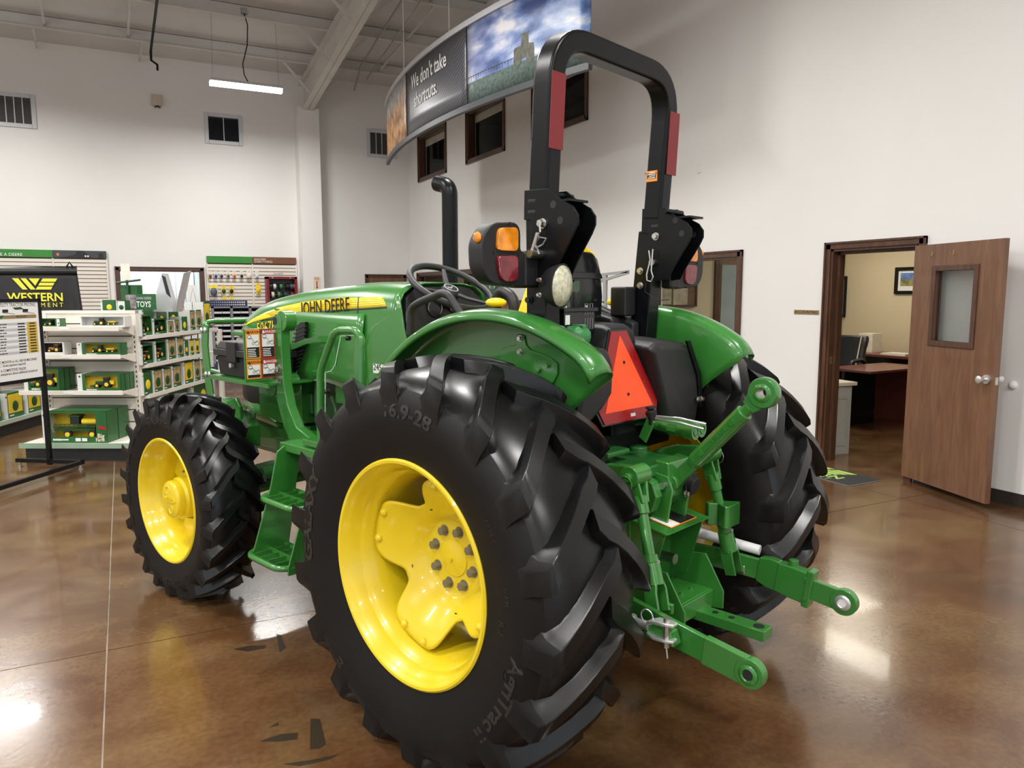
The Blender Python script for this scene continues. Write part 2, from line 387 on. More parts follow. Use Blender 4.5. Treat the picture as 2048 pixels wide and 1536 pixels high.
MB().tube(pts, .022, 8).obj('black_conduit', M['black'], ce, 60)
MB().tube([(4.55, 16.0, roofz(16)-.36), (4.42, 15.0, roofz(15)-.25), (4.3, 11, roofz(11)-.24)], .018, 6).obj('grey_conduit', M['greymetal'], ce, 60)
MB().tube([(4.7, 15.6, roofz(15.6)-.26), (4.62, 11, roofz(11)-.24)], .014, 6).obj('grey_conduit', M['greymetal'], ce, 60)

def brown_frame(mb, axis, c, a0, a1, b0, b1, w, proj=.02, depth=.1, sill=True):
    """picture-frame casing round an opening in wall plane c, proud by proj towards the room"""
    def bx(p0, p1, q0, q1):
        for (f0, f1, k) in ((proj, 0, 0), (proj*1.5, 0, .6)):
            r0, r1, s0, s1 = p0, p1, q0, q1
            if axis == 'x': mb.box(c-f0, c-f1, r0, r1, s0, s1)
            else: mb.box(r0, r1, c-f0, c-f1, s0, s1)
            break
    bx(a0-w, a0, b0-(w if sill else 0), b1+w); bx(a1, a1+w, b0-(w if sill else 0), b1+w); bx(a0-w, a1+w, b1, b1+w)
    if sill: bx(a0-w, a1+w, b0-w, b0)
    t = w*.28                                       # raised outer bead
    def bead(p0, p1, q0, q1):
        if axis == 'x': mb.box(c-proj*1.6, c-proj*.9, p0, p1, q0, q1)
        else: mb.box(p0, p1, c-proj*1.6, c-proj*.9, q0, q1)
    bead(a0-w, a0-w+t, b0-(w if sill else 0), b1+w); bead(a1+w-t, a1+w, b0-(w if sill else 0), b1+w); bead(a0-w, a1+w, b1+w-t, b1+w)
    if sill: bead(a0-w, a1+w, b0-w, b0-w+t)
    # jamb liner
    j = .022
    def jb(p0, p1, q0, q1):
        if axis == 'x': mb.box(c-.004, c+depth, p0, p1, q0, q1)
        else: mb.box(p0, p1, c-.004, c+depth, q0, q1)
    jb(a0, a0+j, b0, b1); jb(a1-j, a1, b0, b1); jb(a0, a1, b1-j, b1)
    if sill: jb(a0, a1, b0, b0+j)
    return mb
# upper gallery windows
for i, (y0, y1, z0, z1) in enumerate(UW):
    w = struct(brown_frame(MB(), 'x', XR, y0, y1, z0, z1, .07, .022, .13).obj('window_%d' % (i+1), M['trim']))
    MB().box(XR+.10, XR+.106, y0+.02, y1-.02, z0+.02, z1-.02).obj('pane', M['glass'], w)
    MB().box(XR+.13, XR+.14, y0+.02, y1-.02, z1-.16, z1-.02).obj('blind_headrail', M['cream'], w)
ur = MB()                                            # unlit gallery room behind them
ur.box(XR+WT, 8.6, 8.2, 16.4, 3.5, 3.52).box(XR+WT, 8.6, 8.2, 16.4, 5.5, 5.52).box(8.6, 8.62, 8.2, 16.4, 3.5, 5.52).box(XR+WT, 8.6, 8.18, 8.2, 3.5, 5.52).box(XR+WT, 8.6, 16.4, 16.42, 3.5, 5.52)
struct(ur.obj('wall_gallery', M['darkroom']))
# office window in the right wall
y0, y1, z0, z1 = OWIN
w = struct(brown_frame(MB(), 'x', XR, y0, y1, z0, z1, .07, .02, .12).obj('window_4', M['trim']))
MB().box(XR+.05, XR+.056, y0+.02, y1-.02, z0+.02, z1-.02).obj('pane', M['glass'], w)
# far opening: framed window wall near the corner
y0, y1, z0, z1 = FAR
mbf = brown_frame(MB(), 'x', XR, y0, y1, .0, z1, .07, .02, .12, sill=False)
ym = HW(923, 560, 'x', XR).y
mbf.box(XR-.02, XR+.12, ym-.16, ym+.16, 0, z1)
w = struct(mbf.obj('window_5', M['trim']))
MB().box(XR+.07, XR+.076, ym+.16, y1-.02, .05, z1-.02).obj('pane', M['glass'], w)
MB().box(XR+.07, XR+.076, y0+.02, ym-.16, .05, z1-.02).obj('pane', M['glass'], w)
fr = MB()
fr.box(XR+WT, 9, 11.8, 16.4, 2.5, 2.52).box(9, 9.02, 11.8, 16.4, 0, 2.5).box(XR+WT, 9, 11.78, 11.8, 0, 2.5).box(XR+WT, 9, 16.4, 16.42, 0, 2.5)
struct(fr.obj('wall_far_office', M['tan']))
# back wall window (to a workshop lined with ribbed grey sheet)
x0, x1, z0, z1 = BW
w = struct(brown_frame(MB(), 'y', YB, x0, x1, z0, z1, .07, .02, .12).obj('window_6', M['trim']))
MB().box(x0+.02, x1-.02, YB+.06, YB+.066, z0+.02, z1-.02).obj('pane', M['glass'], w)
M['ribsheet'] = mat('grey_ribbed_sheet', (.30, .33, .33), .5)
rs = MB().box(-2, 3.2, 18.4, 18.42, 0, 3)
for k in range(30): rs.box(-2+k*.19, -1.965+k*.19, 18.375, 18.4, 0, 3)
rs.box(-2, -1.98, YB+WT, 18.4, 0, 3).box(3.2, 3.22, YB+WT, 18.4, 0, 3).box(-2, 3.2, YB+WT, 18.4, 3, 3.02)
struct(rs.obj('wall_workshop', M['ribsheet']))
# back door (closed) in the corner
dd = MB(); dd.box(4.90, 5.72, YB-.012, YB+.0, 0, 1.95)
d = struct(dd.obj('door_2', M['door']))
brown_frame(MB(), 'y', YB, 4.90, 5.72, 0, 1.95, .075, .022, .0, sill=False).obj('door_frame', M['trim'], d)
MB().cyl((5.64, YB-.012, .95), (5.64, YB-.06, .95), .02, 10).ball((5.64, YB-.075, .95), .032).obj('door_knob', M['steel'], d, 50)
# baseboards
struct(MB().box(XR-.012, XR, YF, DOOR[0]-.08, 0, .10).box(XR-.018, XR, YF, DOOR[0]-.08, 0, .012).box(XR-.012, XR, DOOR[1]+.08, FAR[0]-.08, 0, .10).obj('baseboard_right', M['base']))
struct(MB().box(XL, 3.4, YB-.012, YB, 0, .10).box(3.83, 4.82, YB-.012, YB, 0, .10).obj('baseboard_back', M['base']))
# office door frame and leaf
y0, y1, z0, z1 = DOOR
df = struct(brown_frame(MB(), 'x', XR, y0, y1, 0, z1, .062, .02, WT, sill=False).box(XR+.06, XR+.075, y0+.022, y0+.05, 0, z1-.02).box(XR+.06, XR+.075, y1-.05, y1-.022, 0, z1-.02).box(XR+.06, XR+.075, y0+.022, y1-.022, z1-.05, z1-.022).obj('door_1', M['trim']))
MB().box(XR+.02, XR+.05, y1-.024, y1-.0215, .93, 1.0).obj('strike_plate', M['steel'], df)
hz, fe = V((5.868, 4.093, 0)), V((5.60, 3.225, 0)); dl = (fe-hz).normalized(); ln = V((-dl.y, dl.x, 0))
if ln.x > 0: ln = -ln
LW = (fe-hz).length; LZ0, LZ1 = .042, 1.983
def leaf(s, z, n): return hz+dl*s+ln*n+V((0, 0, z))
def leafbox(mb, s0, s1, z0, z1, n0, n1): return mb.add([leaf(s, z, n) for z in (z0, z1) for n in (n0, n1) for s in (s0, s1)], [(0, 2, 3, 1), (4, 5, 7, 6), (0, 1, 5, 4), (2, 6, 7, 3), (0, 4, 6, 2), (1, 3, 7, 5)])
def leafpix(u, v):
    p = HP(u, v, hz, dl); return (p-hz).dot(dl), p.z
gs0, gz1 = leafpix(1862, 541); gs1, _ = leafpix(1958, 540); _, gz0 = leafpix(1905, 686)
gs0, gs1 = .255, .665
mbl = MB()
for (s0, s1, q0, q1) in ((0, gs0, LZ0, LZ1), (gs1, LW, LZ0, LZ1), (gs0, gs1, LZ0, gz0), (gs0, gs1, gz1, LZ1)): leafbox(mbl, s0, s1, q0, q1, -.044, 0)
lf = struct(mbl.obj('door_3', M['door']))
mm = MB()
for n0, n1 in ((-.004, .012), (-.056, -.040)):
    for (s0, s1, q0, q1) in ((gs0-.035, gs0+.008, gz0-.035, gz1+.035), (gs1-.008, gs1+.035, gz0-.035, gz1+.035), (gs0, gs1, gz0-.035, gz0+.008), (gs0, gs1, gz1-.008, gz1+.035)): leafbox(mm, s0, s1, q0, q1, n0, n1)
mm.obj('glazing_bead', M['trim'], lf, bev=.004)
leafbox(MB(), gs0, gs1, gz0, gz1, -.025, -.020).obj('pane', M['glass'], lf)
leafbox(MB(), LW-.0, LW+.0015, .93, .985, -.036, -.010).obj('latch_plate', M['steel'], lf)
ks, kz = LW-.065, .965
kb = MB(); kb.cyl(leaf(ks, kz, 0), leaf(ks, kz, .012), .034, 20).cyl(leaf(ks, kz, .01), leaf(ks, kz, .045), .012, 12).cyl(leaf(ks, kz, .038), leaf(ks, kz, .075), .022, 20, .028).cyl(leaf(ks, kz, .075), leaf(ks, kz, .082), .028, 20, .016)
kb.obj('door_knob', M['chrome'], lf, 40)
kb = MB(); kb.cyl(leaf(ks, kz, -.044), leaf(ks, kz, -.056), .034, 20).cyl(leaf(ks, kz, -.05), leaf(ks, kz, -.085), .012, 12).cyl(leaf(ks, kz, -.08), leaf(ks, kz, -.12), .022, 20, .028)
kb.obj('door_knob', M['chrome'], lf, 40)
for u, v in ((1865, 508), (1908, 505)):
    s, z = leafpix(u, v); hk = MB(); leafbox(hk, s-.006, s+.006, z-.02, z+.02, 0, .004); hk.tube([leaf(s, z-.01, .004), leaf(s, z-.02, .02), leaf(s, z, .03)], .003, 6); hk.obj('coat_hook', M['brass'], lf)
for z in (.25, 1.02, 1.78): MB().cyl((5.878, 4.086, z-.045), (5.878, 4.086, z+.045), .008, 8).obj('hinge', M['steel'], lf, 50)

# ---------------------------------------------------------------- showroom light fixtures
def fixture(x, y, z, label, group=None, vis=False, L=1.17):
    t = thing('strip_light', label, 'ceiling light', (x, y, z), 0, group)
    MB().box(-L/2, L/2, -.075, .075, .03, .075).obj('housing', M['greywhite'], t, bev=.004)
    MB().loft([[V((s*L/2, yy, zz)) for yy, zz in ((-.075, .03), (.075, .03), (.055, -.035), (-.055, -.035))] for s in (-1, 1)]).obj('diffuser', M['diffuser'], t)
    rz = roofz(y)-z-.21 if y < YB else .25
    for s in (-1, 1):
        MB().tube([(s*L*.46, 0, .075), (s*L*.44, .01, rz)], .0035, 5).obj('hanging_wire', M['greymetal'], t)
    if vis:
        MB().box(-.045, .045, -.06, -.01, rz+.06, rz+.15).obj('junction_box', M['greymetal'], t)
        MB().tube([(0, -.03, rz+.08), (.05, -.05, rz-.12), (.03, -.06, rz-.45), (-.05, -.03, rz-.75), (-.03, 0, .2), (.03, 0, .08)], .009, 8).obj('power_cord', M['black'], t, 60)
    la = bpy.data.lights.new('strip_lamp', 'AREA'); la.shape = 'RECTANGLE'; la.size = L-.05; la.size_y = .11; la.energy = LAMP_W; la.spread = math.radians(172); la.color = (1, .985, .955)
    lo = bpy.data.objects.new('strip_lamp', la); COL.objects.link(lo); lo.parent = t; lo.location = (0, 0, -.04)
    return t
p = HW(493, 172, 'y', 13.9)
fixture(p.x, 13.9, 5.085, 'lit white strip light hanging on wires beside the sloped rafter', None, True)
for (x, y) in [(-2.15, 13.9)]+[(x, y) for y in (8.2, 4.2, 0, -4.2) for x in (2.1, -1.9, -5.9)]:
    fixture(x, y, 5.25, 'white strip light hanging out of view above the showroom', 'strip lights outside the picture')
t = fixture(.6, 17.6, 2.75, 'unseen strip light added to light the ribbed workshop room behind the back window')  # added lamp, never in view, brightens what shows through the back window
# two daylight shop-front windows behind the camera are not seen; their sky comes from the world

# dark wheel scuffs dried on the floor
M['scuff'] = mat('dark_floor_stain', (.030, .018, .010), .35)
for poly in (((621, 1437), (640, 1438), (652, 1488), (640, 1497), (620, 1498)), ((518, 1483), (560, 1468), (596, 1465), (595, 1478), (560, 1483)), ((538, 1455), (556, 1444), (558, 1450)), ((565, 1528), (620, 1520), (680, 1508), (655, 1520), (600, 1532)), ((466, 1298), (500, 1291), (532, 1290), (530, 1296), (495, 1303)), ((552, 1267), (562, 1270), (572, 1295), (560, 1305))):
    MB().add([HW(u, v, 'z', .0006) for u, v in poly], [tuple(range(len(poly)))]).obj('stain', M['scuff'], fl)
# ================================================================ OFFICE behind the open door
OY, OX, OY0 = 7.9, 9.75, 2.9
ow = MB()
ow.box(XR+WT, OX+.1, OY, OY+.1, 0, 2.6); wo = struct(ow.obj('wall_office_left', M['tan']))
struct(MB().box(OX, OX+.1, OY0, OY, 0, 2.6).obj('wall_office_back', M['tan']))
struct(MB().box(XR+WT, OX+.1, OY0-.1, OY0, 0, 2.6).obj('wall_office_right', M['tan']))
struct(MB().box(XR+WT, OX+.1, OY0-.1, OY+.1, 2.6, 2.65).obj('ceiling_office', M['wall']))
struct(MB().box(XR+WT, OX, OY-.012, OY, 0, .1).box(OX-.012, OX, OY0, OY, 0, .1).obj('baseboard_office', M['base']))
for (x, y) in ((7.35, 5.6), (8.6, 6.9)):
    t = thing('ceiling_troffer', 'lit ceiling panel inside the accounting office, hidden above the door' if y < 6 else 'second lit ceiling panel inside the office, over the back desk', 'ceiling light', (x, y, 2.6))
    MB().box(-.32, .32, -.62, .62, -.03, 0).obj('frame', M['greywhite'], t)
    MB().box(-.28, .28, -.58, .58, -.036, -.028).obj('diffuser', M['troffer'], t)
    la = bpy.data.lights.new('troffer_lamp', 'AREA'); la.shape = 'RECTANGLE'; la.size = .55; la.size_y = 1.15; la.energy = OFFICE_W; la.color = (1, .93, .78)
    lo = bpy.data.objects.new('troffer_lamp', la); COL.objects.link(lo); lo.parent = t; lo.location = (0, 0, -.05)
# shop-front door reflected in the office window, modelled as a door on the partition
a = HW(1428, 560, 'y', OY); b = HW(1492, 560, 'y', OY)
d4 = struct(brown_frame(MB(), 'y', OY, a.x+.09, a.x+.95, 0, 2.05, .09, .02, 0, sill=False).obj('door_4_reflection', M['trim']))
M['reflectpane'] = mat('blue_grey_reflected_pane', (.30, .36, .38), .25, var=.15, scale=2)  # tone of the reflected shop-front glass, set as base colour
MB().box(a.x+.09, a.x+.95, OY-.012, OY, 0, 2.05).obj('reflected_door_leaf', M['door'], d4)
MB().box(a.x+.12, a.x+.75, OY-.02, OY-.012, .3, 1.98).obj('pane', M['reflectpane'], d4)
# notice board with plastic sheets
c0 = HW(1338, 533, 'y', OY-.03); c1 = HW(1395, 533, 'y', OY-.03); zb_ = HW(1395, 613, 'y', OY-.03).z
t = thing('notice_board', 'brown framed notice board with plastic page sleeves behind office window', 'notice board', (c0.x-.25, OY-.001, zb_))
wd, hh = c1.x-c0.x+.25, c1.z-zb_
MB().box(0, wd, -.03, 0, 0, hh).obj('board', mat('cork_brown', (.16, .09, .05), .7, var=.3, scale=30), t)
fm = MB()
for (q0, q1, r0, r1) in ((0, wd, 0, .025), (0, wd, hh-.025, hh), (0, .025, 0, hh), (wd-.025, wd, 0, hh)): fm.box(q0, q1, -.045, -.028, r0, r1)
fm.obj('frame', M['trim'], t)
M['sleeve'] = mat('plastic_sleeve', (.50, .46, .36), .12, coat=.6, var=.25, scale=9, bump=.6, bscale=25)
for i, (q, r) in enumerate(((.06, .05), (.33, .03), (.60, .03), (.06, .42), (.33, .45), (.60, .45))):
    if q+.22 < wd: MB().box(q, min(q+.24, wd-.04), -.035, -.03, r*hh*1.2, r*hh*1.2+hh*.42).obj('page_sleeve', M['sleeve'], t)
# pictures
def picture(p0, p1, nrm, label, prints):
    """framed picture on a wall; p0,p1 = opposite corners (upper left, lower right), nrm = into the room"""
    p0, p1, n = V(p0), V(p1), V(nrm); h = V((p1.x-p0.x, p1.y-p0.y, 0)); wd = h.length; h.normalize(); ht = p0.z-p1.z
    t = thing('framed_picture', label, 'picture', (p0.x, p0.y, p1.z))
    def slab(mb, a0, a1, z0, z1, d0, d1): return mb.prism([h*a0+V((0, 0, z0))+n*d0, h*a1+V((0, 0, z0))+n*d0, h*a1+V((0, 0, z1))+n*d0, h*a0+V((0, 0, z1))+n*d0], n*(d1-d0))
    f = MB(); k = .045
    slab(f, 0, k, 0, ht, 0, .03); slab(f, wd-k, wd, 0, ht, 0, .03); slab(f, k, wd-k, 0, k, 0, .03); slab(f, k, wd-k, ht-k, ht, 0, .03)
    f.obj('frame', M['black'], t)
    slab(MB(), k, wd-k, k, ht-k, .002, .008).obj('mat_board', M['white'], t)
    q = k+.035
    slab(MB(), q, wd-q, q+.03, ht*.55, .008, .011).obj('print', M['photo1'], t)
    slab(MB(), q, wd-q, ht*.55, ht-q, .008, .011).obj('print', prints, t)
    return t
a = HW(1793, 535, 'x', OX); b = HW(1846, 588, 'x', OX)
picture((OX, a.y, a.z), (OX, b.y, b.z), (-1, 0, 0), 'black framed landscape picture on tan wall, partly behind door leaf', M['sky'])
a = HW(1664, 552, 'y', OY); b = HW(1688, 634, 'y', OY)
picture((a.x, OY, a.z), (b.x, OY, b.z), (0, -1, 0), 'dark framed tall picture on office wall at the door jamb', M['photo1'])
# grey cabinet inside the door
p = HW(1697, 907, 'z', 0)
t = thing('counter_cabinet', 'pale grey cabinet with panel end and cream top inside doorway', 'cabinet', (p.x, p.y, 0))
cz = HW(1717, 765, 'x', p.x).z
# its end panel faces the camera: runs from p towards the left jamb, depth goes back along +x
e = V((-.985, .17, 0)).normalized(); bk = V((.17, .985, 0))
def cb(mb, a0, a1, d0, d1, z0, z1): return mb.prism([e*a0+bk*d0+V((0, 0, z0)), e*a1+bk*d0+V((0, 0, z0)), e*a1+bk*d1+V((0, 0, z0)), e*a0+bk*d1+V((0, 0, z0))], V((0, 0, z1-z0)))
cb(MB(), 0, .26, 0, .60, 0, cz-.04).obj('body', mat('grey_cabinet', (.42, .41, .37), .5), t)
q = MB()
cb(q, .04, .06, -.008, 0, .08, cz-.14); cb(q, .20, .22, -.008, 0, .08, cz-.14); cb(q, .06, .20, -.008, 0, cz-.17, cz-.14); cb(q, .06, .20, -.008, 0, .08, .11)
q.obj('panel_moulding', mat('grey_cabinet_moulding', (.40, .39, .35), .5), t, bev=.004)
cb(MB(), -.035, .265, -.035, .64, cz-.035, cz).obj('top', M['cream'], t, bev=.006)
# mahogany desk
p = HW(1762, 833, 'z', 0); p2 = HW(1700, 841, 'z', 0)
dd_ = (p2-p); dd_.z = 0; dd_.normalize(); nn = V((-dd_.y, dd_.x, 0))
if nn.x < 0: nn = -nn
t = thing('desk', 'reddish mahogany office desk with solid end panel', 'desk', (p.x, p.y, 0))
dz = HW(1762, 725, 'x', p.x).z
def db(mb, a0, a1, d0, d1, z0, z1): return mb.prism([dd_*a0+nn*d0+V((0, 0, z0)), dd_*a1+nn*d0+V((0, 0, z0)), dd_*a1+nn*d1+V((0, 0, z0)), dd_*a0+nn*d1+V((0, 0, z0))], V((0, 0, z1-z0)))
db(MB(), 0, 1.1, 0, .04, 0, dz-.03).obj('end_panel', M['mahog'], t)
db(MB(), 0, .04, .04, .5, 0, dz-.03).obj('modesty_panel', M['mahog'], t)
db(MB(), .50, 1.1, .2, .24, 0, dz-.03).obj('pedestal', M['gloss'], t)
db(MB(), -.03, 1.15, -.02, .62, dz-.03, dz).obj('top', M['mahog'], t, bev=.005)
# back credenza
q0 = HW(1712, 706, 'x', OX-.62)
t = thing('credenza', 'long credenza with dark front along the tan back wall', 'desk', (OX, 0, 0))
cz2 = q0.z
MB().box(-.60, -.02, 4.4, OY-.2, cz2-.035, cz2).obj('top', M['mahog'], t, bev=.004)
MB().box(-.55, -.02, 4.4, OY-.25, .06, cz2-.035).obj('body', M['gloss'], t)
MB().box(-.50, -.05, 4.5, OY-.3, 0, .06).obj('plinth', M['black'], t)
p = HW(1738, 700, 'x', OX-.3)
t = thing('file_box', 'small cream box file standing on the credenza behind chair', 'box', (OX-.3, p.y, cz2))
MB().box(-.1, .1, -.12, .10, 0, .27).obj('body', M['paper'], t, bev=.004); MB().box(-.102, -.1, -.10, .08, .10, .104).obj('lid_seam', M['cream'], t)
p = HW(1797, 708, 'x', OX-.35)
t = thing('paper_stack', 'low stack of cream papers lying on the credenza', 'papers', (OX-.38, p.y, cz2))
for k in range(4): MB().box(-.12+.006*k, .12+.004*k, -.20, .18-.01*k, .006*k, .006*k+.005).obj('sheet', M['paper'], t)
# waste bin with a liner
p = HW(1792, 811, 'z', 0)
t = thing('waste_bin', 'black waste bin with clear liner folded over its rim', 'bin', (OX-.78, HW(1792, 790, 'x', OX-.78).y, 0))
MB().lathe([(.0, 0), (.115, 0), (.15, .36), (.145, .36), (.112, .02), (0, .02)], (0, 0, 0), (0, 0, 1), 24).obj('bucket', M['plastic'], t, 40)
lr = random.Random(3); lm = MB(); rows = []
for k, (r, z) in enumerate(((.143, .30), (.150, .365), (.168, .36), (.172, .30), (.165, .23))):
    rows.append([V((r*(1+lr.uniform(-.06, .06))*math.cos(2*PI*i/24), r*(1+lr.uniform(-.06, .06))*math.sin(2*PI*i/24), z+(lr.uniform(-.03, .02) if k in (0, 4) else 0))) for i in range(24)])
for r in rows: r.append(r[0])
M['liner'] = mat('bin_liner_film', (.62, .60, .55), .18, alpha=.55, coat=.5)
lm.grid(rows).obj('liner', M['liner'], t, 60)
# leather office chair, turned towards the desk
p = HW(1701, 690, 'x', 8.62)
t = thing('office_chair', 'black leather executive chair with pale piping behind desk', 'chair', (8.35, p.y, .06), math.radians(102))
MB().lathe([(.0, .40), (.03, .40), (.03, .12), (.05, .10), (0, .10)], (0, 0, 0), (0, 0, 1), 12).obj('gas_column', M['black'], t, 40)
for k in range(5):
    a = 2*PI*k/5; lg = MB().bar((0, 0, .10), (.30*math.cos(a), .30*math.sin(a), .07), .05, .035).obj('base_leg', M['black'], t)
    MB().ball((.30*math.cos(a), .30*math.sin(a), .03), .03, 8, 6).obj('caster', M['black'], lg, 50)
MB().box(-.26, .26, -.26, .26, .40, .52).obj('seat', M['leather'], t, 50, .05, 4)
bk_ = MB(); rows = []
for k in range(9):
    f = k/8; z = .50+.47*f; w_ = .25-.03*abs(f-.35)+.01*math.sin(f*9); y_ = -.25-.13*f; b_ = .05+.018*math.sin(f*PI*3)**2
    rows.append([V((sx_*w_, y_+sy_*b_, z)) for sx_, sy_ in ((-1, -.5), (-.8, -1), (0, -1.1), (.8, -1), (1, -.5), (1, .5), (.8, .9), (0, .7), (-.8, .9), (-1, .5))])
bk_.loft(rows).obj('backrest', M['leather'], t, 60, .02, 2)
for s in (-1, 1):
    MB().tube([(s*.17, -.19-.13*f/6, .54+.42*f/6+.0) for f in range(7)], .008, 6).obj('piping', M['cream'], t)
    MB().tube(fillet([(s*.28, -.22, .62), (s*.31, -.05, .68), (s*.31, .2, .66), (s*.29, .22, .5)], .06), .028, 8).obj('armrest', M['leather'], t, 60)
# name plate, switch plate, bumper, floor mat, camera
a, b = HW(1589, 620, 'x', XR), HW(1638, 629, 'x', XR)
t = thing('name_plate', 'brass accounting name plate on wall beside the door frame', 'sign', (XR, (a.y+b.y)/2, (a.z+b.z)/2))
hw_, hh_ = abs(a.y-b.y)/2, abs(a.z-b.z)/2+.002
MB().box(-.006, -.0005, -hw_, hw_, -hh_, hh_).obj('plate', M['brass'], t)
put_text(MB(), 'ACCOUNTING', (-.0065, 0, 0), (0, -1, 0), (0, 0, 1), .040, .02).obj('lettering', M['dark'], t)
a = HW(1399, 336, 'x', XR)
t = thing('blank_plate', 'small white blank electrical plate high on right wall', 'wall plate', (XR, a.y, a.z))
MB().box(-.008, 0, -.035, .035, -.057, .057).obj('plate', M['wall'], t, bev=.002); MB().cyl((-.008, 0, .04), (-.010, 0, .04), .005, 8).cyl((-.008, 0, -.04), (-.010, 0, -.04), .005, 8).obj('screw', M['steel'], t)
a = HW(2027, 770, 'x', XR)
t = thing('wall_bumper', 'round white door bumper on wall right of the open door', 'bumper', (XR, a.y, a.z))
MB().lathe([(0, -.032), (.012, -.031), (.022, -.026), (.030, -.014), (.032, 0), (0, 0)], (0, 0, 0), (1, 0, 0), 20).obj('dome', M['white'], t, 50)
a = HW(801, 386, 'x', XR-.12)
t = thing('security_camera', 'small white security camera on bracket near the room corner', 'camera', (XR, a.y, a.z))
MB().box(-.02, 0, -.07, .07, -.07, .07).obj('mount', M['white'], t, bev=.01); MB().tube([(-.02, 0, 0), (-.10, 0, .0), (-.14, 0, .03)], .022, 8).obj('arm', M['white'], t)
MB().box(-.30, -.08, -.055, .055, .01, .10).obj('body', M['white'], t, bev=.02); MB().box(-.28, -.12, -.05, .05, -.10, .0).obj('sensor', M['greywhite'], t, bev=.02)
MB().cyl((-.30, 0, .055), (-.304, 0, .055), .035, 12).obj('lens', M['gloss'], t)
# floor mat in front of the office door
cs = [HW(u, v, 'z', 0) for u, v in ((1770, 961), (1697, 973), (1560, 935), (1640, 927))]
c0, c1 = cs[0], cs[1]
xa, xb_ = c1.x, c0.x-.02; yn = (c0.y+c1.y)/2; LM_ = 1.05
t = thing('floor_mat', 'black doormat with lime logo lettering before the office door', 'mat', ((xa+xb_)/2, yn+LM_/2, 0))
wx = (xb_-xa)/2
MB().prism([V((x, y, .001)) for x, y in round_poly([(-wx, -LM_/2), (wx, -LM_/2), (wx, LM_/2), (-wx, LM_/2)], .02)], (0, 0, .004)).obj('rubber_border', mat('mat_edge_grey', (.16, .15, .14), .7), t)
MB().box(-wx+.012, wx-.012, -LM_/2+.012, LM_/2-.012, .004, .008).obj('pile', M['carpet'], t)
def we_logo(mb, o, ux, uy, w, t_=.002):           # the two-bar and triangle, three-bar emblem, width w
    o = V(o); ux = V(ux).normalized(); uy = V(uy).normalized(); n = ux.cross(uy)
    k = w/770.
    polys = [[(0, 0), (105, 0), (250, 222), (165, 222)], [(142, 0), (235, 0), (385, 222), (300, 222)], [(280, 0), (468, 0), (385, 145)],
             [(520, 0), (772, 0), (735, 65), (482, 65)], [(466, 85), (720, 85), (690, 142), (432, 142)], [(420, 162), (678, 162), (650, 222), (385, 222)]]
    for p in polys: mb.prism([o+ux*(x-386)*k-uy*(y-111)*k for x, y in p], n*t_)
    return mb
we_logo(MB(), (.085, 0, .008), (0, -1, 0), (1, 0, 0), .60, .001).obj('emblem', M['limeprint'], t)
put_text(MB(), 'WESTERN', (-.07, 0, .0085), (0, -1, 0), (1, 0, 0), .13, .003, 1.15, bold=.03).obj('lettering', M['limeprint'], t)
put_text(MB(), 'E Q U I P M E N T', (-.165, 0, .0085), (0, -1, 0), (1, 0, 0), .075, .003).obj('lettering', M['limeprint'], t)
# garment rack of grey tube and a green can on a brown stand, far right
p0 = HW(1211, 546, 'x', 5.2); tz = p0.z
t = thing('garment_rack', 'grey tube T shaped clothing rack by the right wall', 'rack', (5.2, p0.y, 0))
MB().tube([(0, 0, .03), (0, 0, tz)], .028, 10).obj('post', M['greymetal'], t, 50)
MB().tube([(0, -.0, .03), (0, .45, .03)], .02, 8).tube([(0, 0, .03), (0, -.45, .03)], .02, 8).tube([(.3, 0, .03), (-.3, 0, .03)], .02, 8).obj('foot', M['greymetal'], t, 50)
pr = HW(1257, 543, 'x', 5.2); pl_ = HW(1190, 551, 'x', 5.2); pb = HW(1190, 566, 'x', 5.2)
MB().bar((0, pr.y-p0.y, pr.z), (0, pl_.y-p0.y, pl_.z), .03, .03).obj('arm', M['greymetal'], t)
MB().bar((0, pr.y-p0.y, pr.z-.01), (0, pb.y-p0.y, pb.z), .03, .03).obj('brace', M['greymetal'], t)
a = HW(993, 604, 'x', 5.3)
t = thing('display_stand', 'brown wooden stand under the dark green can, behind steering wheel', 'stand', (5.3, a.y, 0))
MB().box(-.35, .35, -.55, .55, .08, a.z).obj('body', M['door'], t); MB().box(-.38, .38, -.58, .58, a.z, a.z+.03).obj('top', M['trim'], t, bev=.004); MB().box(-.3, .3, -.5, .5, 0, .08).obj('plinth', M['base'], t)
b = HW(985, 553, 'x', 5.3)
t = thing('green_can', 'tall dark green can with rolled rim on the brown stand', 'can', (5.3, b.y, a.z+.03))
hc = b.z-a.z-.03; M['cangreen'] = mat('can_dark_green', (.008, .060, .022), .25, coat=.5)
MB().lathe([(0, 0), (.26, 0), (.27, .02), (.25, hc*.5), (.235, hc-.04), (.25, hc-.03), (.25, hc), (.22, hc), (.21, hc-.1), (0, hc-.1)], (0, 0, 0), (0, 0, 1), 28).obj('body', M['cangreen'], t, 50)
